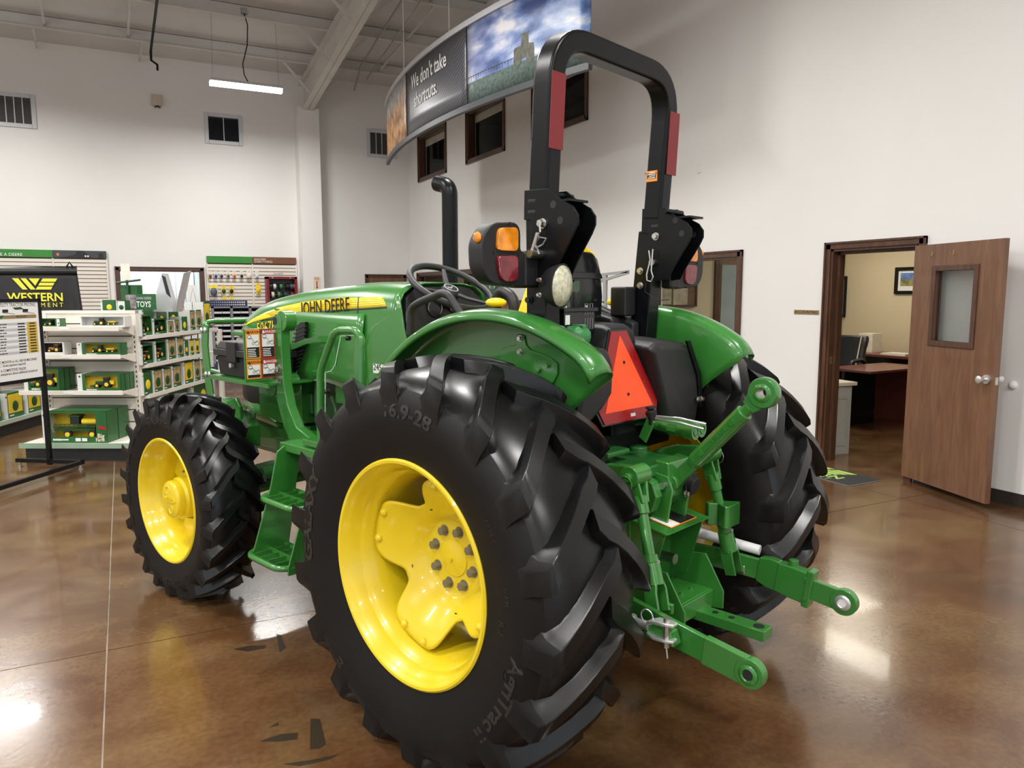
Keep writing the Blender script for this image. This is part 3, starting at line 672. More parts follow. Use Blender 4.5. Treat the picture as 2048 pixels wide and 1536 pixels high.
# ================================================================ BACK WALL DISPLAYS
def slatwall(x0, x1, zt, label, xdiv, hdr):
    y = YB-.02
    t = thing('slat_wall', label, 'display wall', (x0, YB, 0))
    MB().box(0, x1-x0, -.02, 0, .9, zt-.14).obj('backing', M['slotdark'], t)
    pitch = .0735; cuts = [x0]+xdiv+[x1]
    for a, b in zip(cuts[:-1], cuts[1:]):
        sl = None; z = zt-.145-pitch
        while z > .95:
            if sl is None: sl = MB().box(a-x0+.016, b-x0-.016, -.034, -.018, 0, pitch-.014).obj('slat', M['slat'], t); sl.location.z = z
            else: copyobj(sl, t, (0, 0, z))
            z -= pitch
    for c in cuts: MB().box(c-x0-.014, c-x0+.014, -.04, -.018, .9, zt-.14).obj('slotted_upright', M['offwhite'], t)
    for a, b, m, nm in hdr: MB().box(a-x0, b-x0, -.06, -.012, zt-.135, zt).obj('header', m, t)
    return t
t = slatwall(-3.72, -.215, 2.402, 'long ivory slat wall with green and dark header, left of back window', [-2.86, -1.98, -1.095], [(-3.72, -1.095, M['hgreen'], 0), (-1.093, -.215, M['hdark'], 0)])
put_text(MB(), 'NOTHING RUNS LIKE A DEERE', (HW(45, 510, 'y', YB-.06).x+3.72, -.0605, 2.305), (1, 0, 0), (0, 0, 1), .075, .004, 1.0, 'RIGHT').obj('lettering', M['white'], t)
q = MB(); q.prism([(2.75, -.061, 2.27), (2.9, -.061, 2.30), (3.0, -.061, 2.33), (3.02, -.061, 2.395), (3.12, -.061, 2.395), (3.2, -.061, 2.33), (3.26, -.061, 2.27)], (0, -.002, 0)).box(3.38, 3.45, -.063, -.061, 2.27, 2.36)
q.obj('machine_silhouette', M['dark'], t); MB().cyl((2.71, -.0605, 2.325), (2.71, -.063, 2.325), .026, 14).obj('beacon_print', M['toyorange'], t)
q = MB(); [q.cyl((3.16+k*.04, -.0632, 2.30), (3.16+k*.04, -.0645, 2.30), .016, 10) for k in (0, 1)]; q.obj('headlight_print', M['white'], t)
t = slatwall(1.565, 3.33, 2.352, 'ivory slat wall with green and brown header beside the column', [2.442], [(1.565, 2.440, M['hgreen'], 0), (2.442, 3.33, M['hbrown'], 0)])
put_text(MB(), 'JOHN DEERE', (.915, -.0605, 2.305), (1, 0, 0), (0, 0, 1), .045, .004, .9, 'LEFT').obj('lettering', M['white'], t)
put_text(MB(), 'EVERYTHING', (.915, -.0605, 2.255), (1, 0, 0), (0, 0, 1), .072, .004, .85, 'LEFT').obj('lettering', M['cream'], t)
# hanging packages
def package(u, v, w, h, cm, im, label, hdr=None):
    p = HW(u, v, 'y', YB-.10)
    t = thing('hanging_package', label, 'package', (p.x, YB-.03, p.z), 0, 'packages hanging on the slat wall')
    MB().tube([(0, 0, h*.5+.03), (0, -.12, h*.5+.03), (0, -.125, h*.5+.045)], .003, 5).obj('hook', M['steel'], t)
    MB().box(-w/2, w/2, -.072, -.069, -h/2, h/2+.04).obj('card', cm, t)
    if im is not None: MB().ball((0, -.08, -h*.12), w*.42, 10, 7, (1, .45, 1.25)).obj('item', im, t, 50)
    if hdr is not None: MB().box(-w/2-.002, w/2+.002, -.076, -.072, h/2-.02, h/2+.04).obj('header_card', hdr, t)
    return t
for i, (u, im, nm) in enumerate(((420.5, M['hbrown'], 'brown'), (431.7, M['bluep'], 'blue, white topped'), (443, M['binblue'], 'navy'), (456.5, M['greyp'], 'grey'), (468.7, M['orangep'], 'orange'), (483.3, M['plastic'], 'charcoal'), (498.3, M['cream'], 'cream coloured, broad'), (514, M['greywhite'], 'white boxed'))):
    package(u, 551, .07 if i != 6 else .10, .10, M['wirewh'] if i in (1, 7) else M['slat'], im, 'small %s hanging package in upper row on right slat wall' % nm)
package(427.3, 582, .16, .15, M['greywhite'], M['greyp'], 'wide package with yellow header and grey contents, lower row', M['decal'])
package(447.5, 581, .09, .11, M['toyyellow'], M['toygreen'], 'yellow carded package with green item, middle of lower row')
package(463, 581, .09, .11, M['toyyellow'], M['toyblack'], 'yellow carded package with black item, right of lower row')
package(516.5, 579, .09, .17, M['toyyellow'], M['boxyellow'], 'tall all yellow package below the white boxed one')
package(449, 598, .08, .02, M['toyyellow'], None, 'yellow header tag alone under the green item package')
package(463, 598, .08, .02, M['toyyellow'], None, 'yellow header tag alone under the black item package')
for i in range(4):
    p = HW(548.5+i*5, 549, 'y', YB-.05); t = thing('hook', 'empty wire hook %s above the red spool rack' % ('first from left', 'second from left', 'third from left', 'fourth from left')[i], 'hook', (p.x, YB-.034, p.z), 0, 'wire hooks above the rack')
    MB().box(-.012, .012, -.004, 0, -.03, .03).tube([(0, -.004, .02), (0, -.15, .02), (0, -.16, .035)], .004, 5).obj('wire', M['steel'], t)
# red spool rack
a, b = HW(533, 553, 'y', YB-.3), HW(596, 606, 'y', YB-.3)
t = thing('spool_rack', 'dark red open rack holding reels of cord on slat wall', 'rack', (a.x, YB-.30, b.z-.15))
wd, ht = b.x-a.x, a.z-b.z+.15
q = MB(); q.box(0, .05, 0, .26, 0, ht).box(wd-.05, wd, 0, .26, 0, ht).box(0, wd, 0, .26, ht-.05, ht).box(0, wd, 0, .26, 0, .03); q.obj('frame', M['rackred'], t, bev=.004)
MB().box(.05, wd-.05, .24, .26, .03, ht-.05).obj('back_panel', M['greyp'], t)
q = MB(); [q.cyl((x, -.002, ht-.025), (x, -.006, ht-.025), .012, 8) for x in (.12, wd-.14)]; q.obj('screw', M['chrome'], t)
for v_, nm in ((573, 'upper'), (589.5, 'lower')):
    zc = HW(560, v_, 'y', YB-.2).z-b.z+.15
    MB().tube([(.03, .12, zc), (wd-.03, .12, zc)], .008, 6).obj('spindle', M['steel'], t)
    row = [(541, 'toyblack', 'black'), (548.5, 'wirewh', 'white'), (561, 'capgreen', 'green'), (574.5, 'toyblack', 'second black'), (582, 'greyp', 'grey'), (589, 'greymetal', 'silver')] if nm == 'upper' else [(545, 'cream', 'cream'), (557, 'capgreen', 'green'), (570, 'toygreen', 'dark green'), (583, 'rackred', 'red')]
    for u, m_, c_ in row:
        xc = HW(u, v_, 'y', YB-.18).x; s_ = thing('cord_spool', '%s cord spool on the %s spindle of the red rack' % (c_, nm), 'spool', (xc, YB-.18, zc+b.z-.15), 0, 'cord spools in the red rack')
        MB().cyl((-.028, 0, 0), (.028, 0, 0), .062, 16).obj('winding', M[m_], s_, 50)
        MB().cyl((-.034, 0, 0), (-.028, 0, 0), .075, 16).cyl((.028, 0, 0), (.034, 0, 0), .075, 16).obj('flange', M['plastic'], s_, 50)
# drawer cabinets with a blue thread gauge board above
YC = 15.55
zt = HW(470, 613, 'y', YC).z
pA = HW(425, 613, 'y', YC).x; wc = .345
nmv = ('left', 'middle', 'right')
for c in range(3):
    t = thing('bin_cabinet', 'grey metal small parts cabinet, %s of the three below gauge board' % nmv[c], 'cabinet', (pA+c*wc, YC, 0), 0, 'parts bin cabinets')
    q = MB(); q.box(0, .022, 0, .3, .25, zt).box(wc-.024, wc-.002, 0, .3, .25, zt).box(0, wc-.002, 0, .3, zt-.03, zt).box(0, wc-.002, .28, .3, .25, zt); q.obj('frame', M['bingrey'], t)
    for r in range(10): 
        z = zt-.135-r*.108-(.03 if r > 1 else 0)-(.03 if r > 5 else 0)
        for k in range(2):
            x = .026+k*(wc-.05)/2; w_ = (wc-.05)/2-.008
            bb = MB(); bb.cm = 0; bb.box(x, x+w_, .02, .26, z, z+.006).box(x, x+.006, .02, .26, z, z+.075).box(x+w_-.006, x+w_, .02, .26, z, z+.075).box(x, x+w_, .25, .26, z, z+.09)
            bb.cm = 1; bb.box(x, x+w_, .0, .02, z, z+.038)
            bb.obj('bin', [M['bindark'], M['binlight']], t)
        if r in (1, 5): MB().box(.022, wc-.024, 0, .28, z-.028, z-.012).obj('shelf', M['bingrey'], t)
    MB().box(0, wc-.002, -.01, .3, .0, .25).obj('base_drawer', M['binblue'], t, bev=.004)
    MB().tube([(wc*.35, -.01, .17), (wc*.35, -.035, .17), (wc*.65, -.035, .17), (wc*.65, -.01, .17)], .006, 6).obj('handle', M['steel'], t)
a, b = HW(408, 601.5, 'y', YC+.05), HW(495, 612.5, 'y', YC+.05)
t = thing('gauge_board', 'dark blue board with rows of thread samples on bin cabinets', 'board', (a.x, YC+.05, zt))
wd = b.x-a.x; ht = a.z-zt
MB().box(0, wd, 0, .02, 0, ht).obj('panel', M['binblue'], t)
for r in range(2):
    for k in range(18):
        rr = .006+.012*k/18; MB().cyl((.06+k*(wd-.1)/17.5, -.001, ht*(.3+.42*r)), (.06+k*(wd-.1)/17.5, -.012, ht*(.3+.42*r)), rr, 8).obj('sample', M['chrome'], t)
# fire arrow sign on the column
a, b = HW(626.5, 553, 'y', 16.12), HW(641, 581, 'y', 16.12)
t = thing('fire_sign', 'white sign with red FIRE lettering and down arrow on column', 'sign', (a.x, 16.12, b.z))
wd, ht = b.x-a.x, a.z-b.z
MB().box(0, wd, -.006, 0, 0, ht).obj('panel', M['cream'], t); put_text(MB(), 'FIRE', (wd/2, -.0065, ht*.83), (1, 0, 0), (0, 0, 1), .075, .01, .75).obj('lettering', M['decred'], t)
MB().prism([(wd*.42, -.006, ht*.68), (wd*.58, -.006, ht*.68), (wd*.58, -.006, ht*.25), (wd*.7, -.006, ht*.25), (wd*.5, -.006, ht*.1), (wd*.3, -.006, ht*.25), (wd*.42, -.006, ht*.25)], (0, -.001, 0)).obj('arrow', M['decred'], t)
# louvred vents high on the back wall
for (x0, x1, n, m_, lab) in ((-1.98, -1.19, 5, 'vent', 'grey louvred vent at far left high on back wall'), (1.645, 2.362, 2, 'ventdark', 'dark louvred vent with two bays below the strip light'), (4.94, 5.61, 4, 'vent', 'louvred vent half hidden by the curved banner near corner')):
    z0, z1 = 4.565, 5.165; t = thing('wall_vent', lab, 'vent', (x0, YB, z0)); wd, ht = x1-x0, z1-z0
    q = MB(); k = .075
    q.box(0, k, -.03, 0, 0, ht).box(wd-k, wd, -.03, 0, 0, ht).box(k, wd-k, -.03, 0, 0, k).box(k, wd-k, -.03, 0, ht-k, ht); q.obj('frame', M['greywhite'], t, bev=.008)
    MB().box(k, wd-k, -.004, 0, k, ht-k).obj('shade', M['ventdark'], t)
    sl = MB().add([(k, -.022, 0), (wd-k, -.022, 0), (wd-k, -.006, .022), (k, -.006, .022)], [(0, 1, 2, 3)]).add([(k, -.022, -.003), (wd-k, -.022, -.003), (wd-k, -.006, .019), (k, -.006, .019)], [(3, 2, 1, 0)])
    zz = [k+.004+i*.0255 for i in range(int((ht-2*k)/.0255))]
    lo = sl.obj('louvre', M[m_], t); lo.location.z = zz[0]
    for z in zz[1:]: copyobj(lo, t, (0, 0, z))
    for i in range(1, n): x = k+(wd-2*k)*i/n; MB().box(x-.008, x+.008, -.028, -.004, k, ht-k).obj('mullion', M['greywhite'], t)
a, b = HW(303, 190, 'y', YB), HW(324, 214, 'y', YB)
t = thing('sensor_box', 'small beige box high on back wall between two vents', 'sensor', (a.x, YB, b.z))
MB().box(0, b.x-a.x, -.10, 0, 0, a.z-b.z).obj('case', mat('aged_beige', (.55, .46, .38), .5), t, bev=.012); MB().box(.06, .12, -.08, -.03, -.02, 0).cyl((.05, -.06, -.02), (.05, -.06, -.035), .015, 8).cyl((.13, -.06, -.02), (.13, -.06, -.035), .015, 8).obj('gland', M['black'], t)
# poster at the back window
a, b = HW(374, 570, 'y', YB-.35), HW(396, 613, 'y', YB-.35)
t = thing('poster_easel', 'white sketch poster on black easel in front of back window', 'poster', (a.x, YB-.35, 0))
MB().box(0, b.x-a.x, -.01, 0, b.z, a.z).obj('sheet', M['white'], t); MB().box(-.02, b.x-a.x+.02, 0, .02, b.z-.03, b.z).box(.02, .04, .0, .02, 0, a.z).box(b.x-a.x-.04, b.x-a.x-.02, .0, .02, 0, a.z).obj('easel', M['black'], t)
MB().tube([(.03, -.011, b.z+.05), (.06, -.011, b.z+.2), (.10, -.011, a.z-.06), (.13, -.011, b.z+.22), (.16, -.011, b.z+.04)], .003, 4).obj('sketch_line', M['greyp'], t)

# western banner, hung on a dark frame between the shelf units
YW = 11.6
tl, tr, br_ = HW(-60, 541, 'y', YW), HW(153.5, 537, 'y', YW), HW(170, 650, 'y', YW)
t = thing('vinyl_banner', 'black vinyl banner with yellow logo hung behind the price board', 'banner', (0, YW, 0))
rows = []; NX = 30
for i in range(9):
    f = i/8; z = tl.z+(br_.z-tl.z)*f; xr_ = tr.x+(br_.x-tr.x)*f; r = []
    for j in range(NX+1):
        s = j/NX; x = tl.x+(xr_-tl.x)*s; y = .015*math.sin(s*23+f*2)*f+.04*math.exp(-((s-.9)/.03)**2)*f
        r.append(V((x, y+.0, z)))
    rows.append(r)
MB().grid(rows).obj('sheet', M['fabric'], t, 60, solid=.004)
hm = MB(); hm.tube([(tl.x, -.01, tl.z-.01), (tr.x, -.01, tr.z-.035)], .045, 10); hm.obj('top_hem', M['fabric'], t, 60)
MB().tube([(tl.x, .08, tl.z+.02), (tr.x, .08, tr.z+.02)], .015, 8).tube([(tr.x-.02, .08, 0), (tr.x-.02, .08, tr.z+.02)], .018, 8).tube([(tl.x+.02, .08, 0), (tl.x+.02, .08, tl.z+.02)], .018, 8).obj('frame', M['black'], t, 60)
cx = HW(140, 540, 'y', YW); MB().tube([(cx.x-.02, -.02, cx.z-.06), (cx.x-.03, -.02, cx.z+.05), (cx.x, -.02, cx.z+.10), (cx.x+.03, -.02, cx.z+.05), (cx.x+.02, -.02, cx.z-.06)], .012, 6).obj('carabiner', M['black'], t, 60)
e0, e1 = HW(26, 580, 'y', YW), HW(116, 580, 'y', YW); ec = HW(71, 568, 'y', YW)
we_logo(MB(), (ec.x, -.028, ec.z), (1, 0, 0), (0, 0, 1), e1.x-e0.x, .003).obj('emblem', M['wyel'], t)
c_ = HW(72, 595, 'y', YW); put_text(MB(), 'WESTERN', (c_.x, -.028, c_.z), (1, 0, 0), (0, 0, 1), .150, .01, .92, bold=.02).obj('lettering', M['wyel'], t)
c_ = HW(127, 610, 'y', YW); put_text(MB(), 'E Q U I P M E N T', (c_.x, -.028, c_.z), (1, 0, 0), (0, 0, 1), .080, .01, .92, 'RIGHT').obj('lettering', M['wyel'], t)

# ================================================================ CURVED HANGING BANNER
BC, BR, BZ0, BZ1 = V((16.31, 10.08, 0)), 12.38, 3.9, 4.9
def bang(x, y): return math.atan2(y-BC.y, x-BC.x) % (2*PI)
def bpt(a, z, d=0): return BC+V((math.cos(a)*(BR+d), math.sin(a)*(BR+d), z))
def ba(u, v):                                      # angle where the bottom edge passes pixel u,v
    p = HW(u, v, 'z', BZ0); return bang(p.x, p.y)
A0, A1, A2, A3 = ba(777, 326), ba(814, 280), ba(934, 216), ba(1184, 133)
def imgmat(name, build):
    m = bpy.data.materials.new(name); m.use_nodes = True; nt = m.node_tree; build(nt, nt.nodes['Principled BSDF']); return m
def uvnodes(nt):
    tc = nt.nodes.new('ShaderNodeTexCoord'); sp = nt.nodes.new('ShaderNodeSeparateXYZ'); nt.links.new(tc.outputs['UV'], sp.inputs[0]); return tc, sp
def ramp(nt, src, stops):
    r = nt.nodes.new('ShaderNodeValToRGB'); el = r.color_ramp.elements
    while len(el) < len(stops): el.new(.5)
    for e_, (p_, c_) in zip(el, stops): e_.position = p_; e_.color = lin(c_)
    nt.links.new(src, r.inputs['Fac']); return r
def noise_uv(nt, tc, sc, det, scale=(1, 1, 1), dist=0):
    mp = nt.nodes.new('ShaderNodeMapping'); mp.inputs['Scale'].default_value = scale; nt.links.new(tc.outputs['UV'], mp.inputs['Vector'])
    n = nt.nodes.new('ShaderNodeTexNoise'); n.inputs['Scale'].default_value = sc; n.inputs['Detail'].default_value = det; n.inputs['Distortion'].default_value = dist
    nt.links.new(mp.outputs['Vector'], n.inputs['Vector']); return n
def b_sky(nt, b):
    tc, sp = uvnodes(nt); n = noise_uv(nt, tc, 2.6, 9, (1.5, 1.6, 1), .25)
    c1 = ramp(nt, n.outputs['Fac'], [(.34, '#26407a'), (.47, '#5a7fbe'), (.55, '#9db4d8'), (.64, '#e6e6ea')])
    c0 = ramp(nt, n.outputs['Fac'], [(.34, '#4e5a82'), (.47, '#7e86a8'), (.55, '#a3a6bc'), (.64, '#c9c4cc')])
    mx = nt.nodes.new('ShaderNodeMixRGB'); nt.links.new(sp.outputs['X'], mx.inputs['Fac']); nt.links.new(c0.outputs['Color'], mx.inputs['Color1']); nt.links.new(c1.outputs['Color'], mx.inputs['Color2'])
    g_ = noise_uv(nt, tc, 60, 4, (1, .35, 1)); cg = ramp(nt, g_.outputs['Fac'], [(.3, '#3c4a47'), (.7, '#5f716a')])
    st = nt.nodes.new('ShaderNodeMath'); st.operation = 'LESS_THAN'; nt.links.new(sp.outputs['Y'], st.inputs[0]); st.inputs[1].default_value = .27
    m2 = nt.nodes.new('ShaderNodeMixRGB'); nt.links.new(st.outputs[0], m2.inputs['Fac']); nt.links.new(mx.outputs['Color'], m2.inputs['Color1']); nt.links.new(cg.outputs['Color'], m2.inputs['Color2'])
    nt.links.new(m2.outputs['Color'], b.inputs['Base Color']); b.inputs['Roughness'].default_value = .42
def b_grey(nt, b):
    tc, sp = uvnodes(nt); w = nt.nodes.new('ShaderNodeTexWave'); w.inputs['Scale'].default_value = 11; w.bands_direction = 'DIAGONAL'
    mp = nt.nodes.new('ShaderNodeMapping'); mp.inputs['Scale'].default_value = (1.2, -1.0, 1); nt.links.new(tc.outputs['UV'], mp.inputs['Vector']); nt.links.new(mp.outputs['Vector'], w.inputs['Vector'])
    c = ramp(nt, w.outputs['Fac'], [(.2, '#3b3c41'), (.8, '#55565c')]); nt.links.new(c.outputs['Color'], b.inputs['Base Color']); b.inputs['Roughness'].default_value = .34
def b_wheat(nt, b):
    tc, sp = uvnodes(nt); n = noise_uv(nt, tc, 7, 7, (2.2, .8, 1), .6)
    c0 = ramp(nt, n.outputs['Fac'], [(.3, '#7a4a2a'), (.5, '#b98350'), (.7, '#e0b778')]); c1 = ramp(nt, n.outputs['Fac'], [(.3, '#8a8a8c'), (.7, '#d6d3cf')])
    mr = nt.nodes.new('ShaderNodeMapRange'); mr.inputs['From Min'].default_value = .55; mr.inputs['From Max'].default_value = .85; nt.links.new(sp.outputs['Y'], mr.inputs['Value'])
    mx = nt.nodes.new('ShaderNodeMixRGB'); nt.links.new(mr.outputs['Result'], mx.inputs['Fac']); nt.links.new(c0.outputs['Color'], mx.inputs['Color1']); nt.links.new(c1.outputs['Color'], mx.inputs['Color2'])
    nt.links.new(mx.outputs['Color'], b.inputs['Base Color']); b.inputs['Roughness'].default_value = .4
t = thing('hanging_banner', 'long curved ceiling banner reading We don\'t take shortcuts', 'banner', (0, 0, 0))
def bpanel(a0, a1, m, name):
    n = max(4, int(abs(a1-a0)/.012)); mb = MB(); rows = [[bpt(a0+(a1-a0)*i/n, BZ0+.03+(BZ1-BZ0-.06)*j/4) for i in range(n+1)] for j in range(5)]
    mb.grid(rows); o = mb.obj(name, m, t, 60, fixn=False)
    uv = o.data.uv_layers.new(name='UVMap')
    for l in o.data.loops: k = l.vertex_index; uv.data[l.index].uv = ((k % (n+1))/n, (k//(n+1))/4)
    md = o.modifiers.new('solid', 'SOLIDIFY'); md.thickness = .008; md.offset = 0
    return o
sg = -1 if A3 < A0 else 1
bpanel(A0, A1-sg*.0006, imgmat('wheat_print', b_wheat), 'wheat_panel')
bpanel(A1+sg*.0006, A2-sg*.0006, imgmat('carbon_print', b_grey), 'slogan_panel')
bpanel(A2+sg*.0006, A3, imgmat('sky_field_print', b_sky), 'field_panel')
for z, nm in ((BZ0, 'bottom_rail'), (BZ1, 'top_rail')):
    MB().loft([[bpt(A0+(A3-A0)*i/60, z+dz, dr) for dr, dz in ((-.03, -.035), (.03, -.035), (.03, .035), (-.03, .035))] for i in range(61)]).obj(nm, M['hdark'] if z == BZ0 else M['greywhite'], t)
for a in (A1, A2): MB().prism([bpt(a-.0008, BZ0, .006), bpt(a+.0008, BZ0, .006), bpt(a+.0008, BZ1, .006), bpt(a-.0008, BZ1, .006)], bpt(a, 0, .008)-bpt(a, 0)).obj('seam_strip', M['dark'], t)
# slogan, bent to the curve
def curved_text(s, a_mid, z, size, sx, mname):
    vs, fs = textmesh(s, .004, sx, 'LEFT', 0.01); mb = MB()
    mb.add([bpt(a_mid+sg*x*size/BR, z+y*size, .012+zz*size) for x, y, zz in vs], fs); return mb.obj('slogan', M[mname], t)
da = A2-A1
curved_text("We don't take", A1+da*.13, BZ0+.735, .285, .82, 'white'); curved_text('shortcuts.', A1+da*.19, BZ0+.46, .285, .82, 'white')
# sprayer picture on the field panel: low relief print
tm = MB()
def bpoly(pts, aa, z0, k): tm.prism([bpt(aa+sg*x*k/BR, z0+y*k, .005) for x, y in pts], bpt(aa, 0, .0025)-bpt(aa, 0))
am = A2+(A3-A2)*.53; k = .26
bpoly([(-.62, .12), (-.62, .58), (-.52, .66), (-.12, .68), (-.06, 1.08), (-.12, 1.14), (.42, 1.14), (.36, 1.08), (.40, .66), (.72, .60), (.78, .30), (.72, .12)], am, BZ0+.28, k)
for xx in (-.36, .50): bpoly([(xx+.28*math.cos(i*PI/6), .12+.28*math.sin(i*PI/6)) for i in range(12)], am, BZ0+.28, k)
for i in range(20): bpoly([(-.6-i*.22, .28), (-.6-i*.22, .30), (-.8-i*.22, .28), (-.8-i*.22, .26)], am, BZ0+.28, k); bpoly([(-.6-i*.22, .05+.1*(i % 2)), (-.59-i*.22, .30), (-.62-i*.22, .30)], am, BZ0+.28, k)
tm.obj('sprayer_print', mat('sprayer_silhouette', (.085, .085, .06), .5, var=.4, scale=20), t)
for u_, v_ in ((804, 147), (890, 70)):
    p = HW(u_, v_, 'z', BZ1); a = bang(p.x, p.y); q = bpt(a, BZ1)
    MB().tube([q+V((0, 0, .03)), V((q.x, q.y, roofz(q.y)-.2))], .006, 6).obj('hanging_wire', M['wirewh'], t); MB().cyl(q+V((0, 0, .03)), q+V((0, 0, .10)), .016, 8).obj('wire_clamp', M['steel'], t)
# ================================================================ SHELVES WITH BOXED TOYS
P0, P1 = V((-.904, 8.478, 0)), V((-.008, 8.011, 0))
gE = (P1-P0).normalized(); gG = V((-gE.y, gE.x, 0)); GA = math.atan2(gE.y, gE.x)
def GL(p): d = p-P0; return V((d.dot(gE), d.dot(gG), p.z))          # room -> gondola local
def GX(u, v, y):  return GL(HP(u, v, P0+gG*y, gE))                   # pixel on local plane y
def GY(u, v, x):  return GL(HP(u, v, P0+gE*x, gG))                   # pixel on local plane x
BKY, YL = .48, .18                                                            # end-cap back plane
lipz = [GX(150, 886, -.03).z]+[GX(150, v, YL).z for v in (781, 709, 653)]            # end-cap shelf lips (deck, 3, 2, 1)
xr_ = GX(272, 700, BKY).x
XLg = GX(281, 700, BKY).x+.02                                        # long-side lip plane
YE = GY(437, 650, XLg).y
ztop = GX(270, 627, BKY).z
sideZ = [GY(281, v, XLg).z for v in (793, 730, 672)]                 # long-side lips
gt = thing('gondola_shelf', 'ivory metal gondola shelf unit with end shelves, behind front wheel', 'shelf', P0, GA)
MB().box(-.0, 1.0, 0, BKY, .0, lipz[0]-.05).obj('base_kick', M['plasticg'], gt)
sxl, sxr, dxl, dxr = GX(38, 781, YL).x, GX(246, 783, YL).x, GX(37, 887, -.05).x, GX(266, 884, -.05).x
sh = MB().box(dxl, dxr, -.04, BKY-.02, lipz[0]-.05, lipz[0]-.012).obj('end_shelf', M['offwhite'], gt)
MB().box(dxl, dxr, -.048, -.04, lipz[0]-.05, lipz[0]).obj('price_channel', mat('green_channel', (.30, .42, .30), .4), sh)
for z in lipz[1:]:
    s = MB().box(sxl, sxr, YL, BKY-.02, z-.04, z-.012).box(sxl, sxr, YL-.008, YL, z-.045, z).obj('end_shelf', M['offwhite'], gt, bev=.003)
    MB().box(.30, .40, YL-.010, YL-.008, z-.032, z-.012).obj('price_tag', M['white'], s)
    for x in (sxl, sxr): MB().prism([(x, YL+.02, z-.035), (x, BKY-.02, z-.10), (x, BKY-.02, z-.005), (x, YL, z-.012), (x, YL, z-.035)], (.004, 0, 0)).obj('bracket', M['offwhite'], s)
# end-cap back: slats
bk0 = -.02
MB().box(bk0, xr_, BKY+.012, BKY+.03, .1, ztop).obj('back_panel', M['slotdark'], gt)
pit = .125; zz = lipz[0]; sl = None
while zz < ztop-.02:
    h_ = min(pit-.012, ztop-zz)
    if h_ > .04: MB().box(bk0, xr_-.03, BKY-.002, BKY+.013, zz, zz+h_).obj('slat', M['slat'], gt)
    zz += pit
for x in (bk0-.03, xr_-.03):
    q = MB().box(x, x+.05, BKY-.01, BKY+.06, 0, ztop+.03); u_ = q.obj('upright', M['offwhite'], gt)
    q = MB(); [q.box(x+.019, x+.031, BKY-.0115, BKY-.0095, .3+i*.05, .325+i*.05) for i in range(int((ztop-.35)/.05))]; q.obj('slot', M['slotdark'], u_)
MB().box(bk0-.03, xr_+.02, BKY-.012, BKY+.06, ztop, ztop+.03).obj('top_cap', M['offwhite'], gt)
# long side: spine behind, shelves towards +x
DS = .48
MB().box(XLg-DS-.03, XLg-DS, BKY+.05, YE, 0, ztop).obj('spine_panel', M['offwhite'], gt)
MB().box(XLg-DS, XLg-.03, BKY+.06, YE, 0, .16).obj('base_kick', M['plasticg'], gt)
MB().box(XLg-DS, XLg+.01, BKY+.05, YE, .16, .20).obj('side_shelf', M['offwhite'], gt)
for z in sideZ:
    s = MB().box(XLg-DS, XLg, BKY+.07, YE-.03, z-.04, z-.012).box(XLg-.002, XLg+.006, BKY+.07, YE-.03, z-.045, z).obj('side_shelf', M['offwhite'], gt, bev=.003)
    for y in (BKY+.066, YE-.03, (BKY+YE)/2): MB().prism([(XLg, y, z-.04), (XLg-DS, y, z-.13), (XLg-DS, y, z), (XLg, y, z-.012)], (0, .005, 0)).obj('bracket', M['offwhite'], s)
MB().box(XLg-DS-.04, XLg-DS+.03, YE-.03, YE+.03, 0, ztop+.06).obj('upright', M['offwhite'], gt)
MB().box(XLg-.02, XLg+.03, YE-.03, YE+.03, 0, ztop-.25).obj('end_upright', M['offwhite'], gt)

def toy(mb_g, mb_k, mb_y, o, ex, ey, L, kind=0):
    """a small toy machine standing along ex, length L; three meshes by colour"""
    def B(mb, x0, x1, y0, y1, z0, z1): mb.prism([o+ex*x0*L+ey*y0*L+V((0, 0, z0*L)), o+ex*x1*L+ey*y0*L+V((0, 0, z0*L)), o+ex*x1*L+ey*y1*L+V((0, 0, z0*L)), o+ex*x0*L+ey*y1*L+V((0, 0, z0*L))], V((0, 0, (z1-z0)*L)))
    def Wh(x, y, r, w): mb_k.cyl(o+ex*x*L+ey*y*L+V((0, 0, r*L)), o+ex*x*L+ey*(y+w)*L+V((0, 0, r*L)), r*L, 12); mb_y.cyl(o+ex*x*L+ey*(y-.008)*L+V((0, 0, r*L)), o+ex*x*L+ey*(y+.01)*L+V((0, 0, r*L)), r*L*.55, 10)
    B(mb_g, .12, .60, -.09, .09, .18, .36); B(mb_g, .52, .86, -.12, .12, .20, .34); B(mb_k, .55, .84, -.11, .11, .34, .52); B(mb_g, .53, .86, -.13, .13, .52, .56)
    for y in (-.20, .10): Wh(.74, y, .20, .10); Wh(.22, y, .13, .08)
    if kind == 1: B(mb_g, -.1, .12, -.3, .3, .06, .16); B(mb_y, .88, 1.1, -.1, .1, .2, .4)
    if kind == 2: B(mb_g, .9, 1.9, -.16, .16, .16, .24); B(mb_y, 1.2, 1.8, -.1, .1, .24, .34); Wh(1.7, -.2, .12, .08); Wh(1.3, -.2, .12, .08)
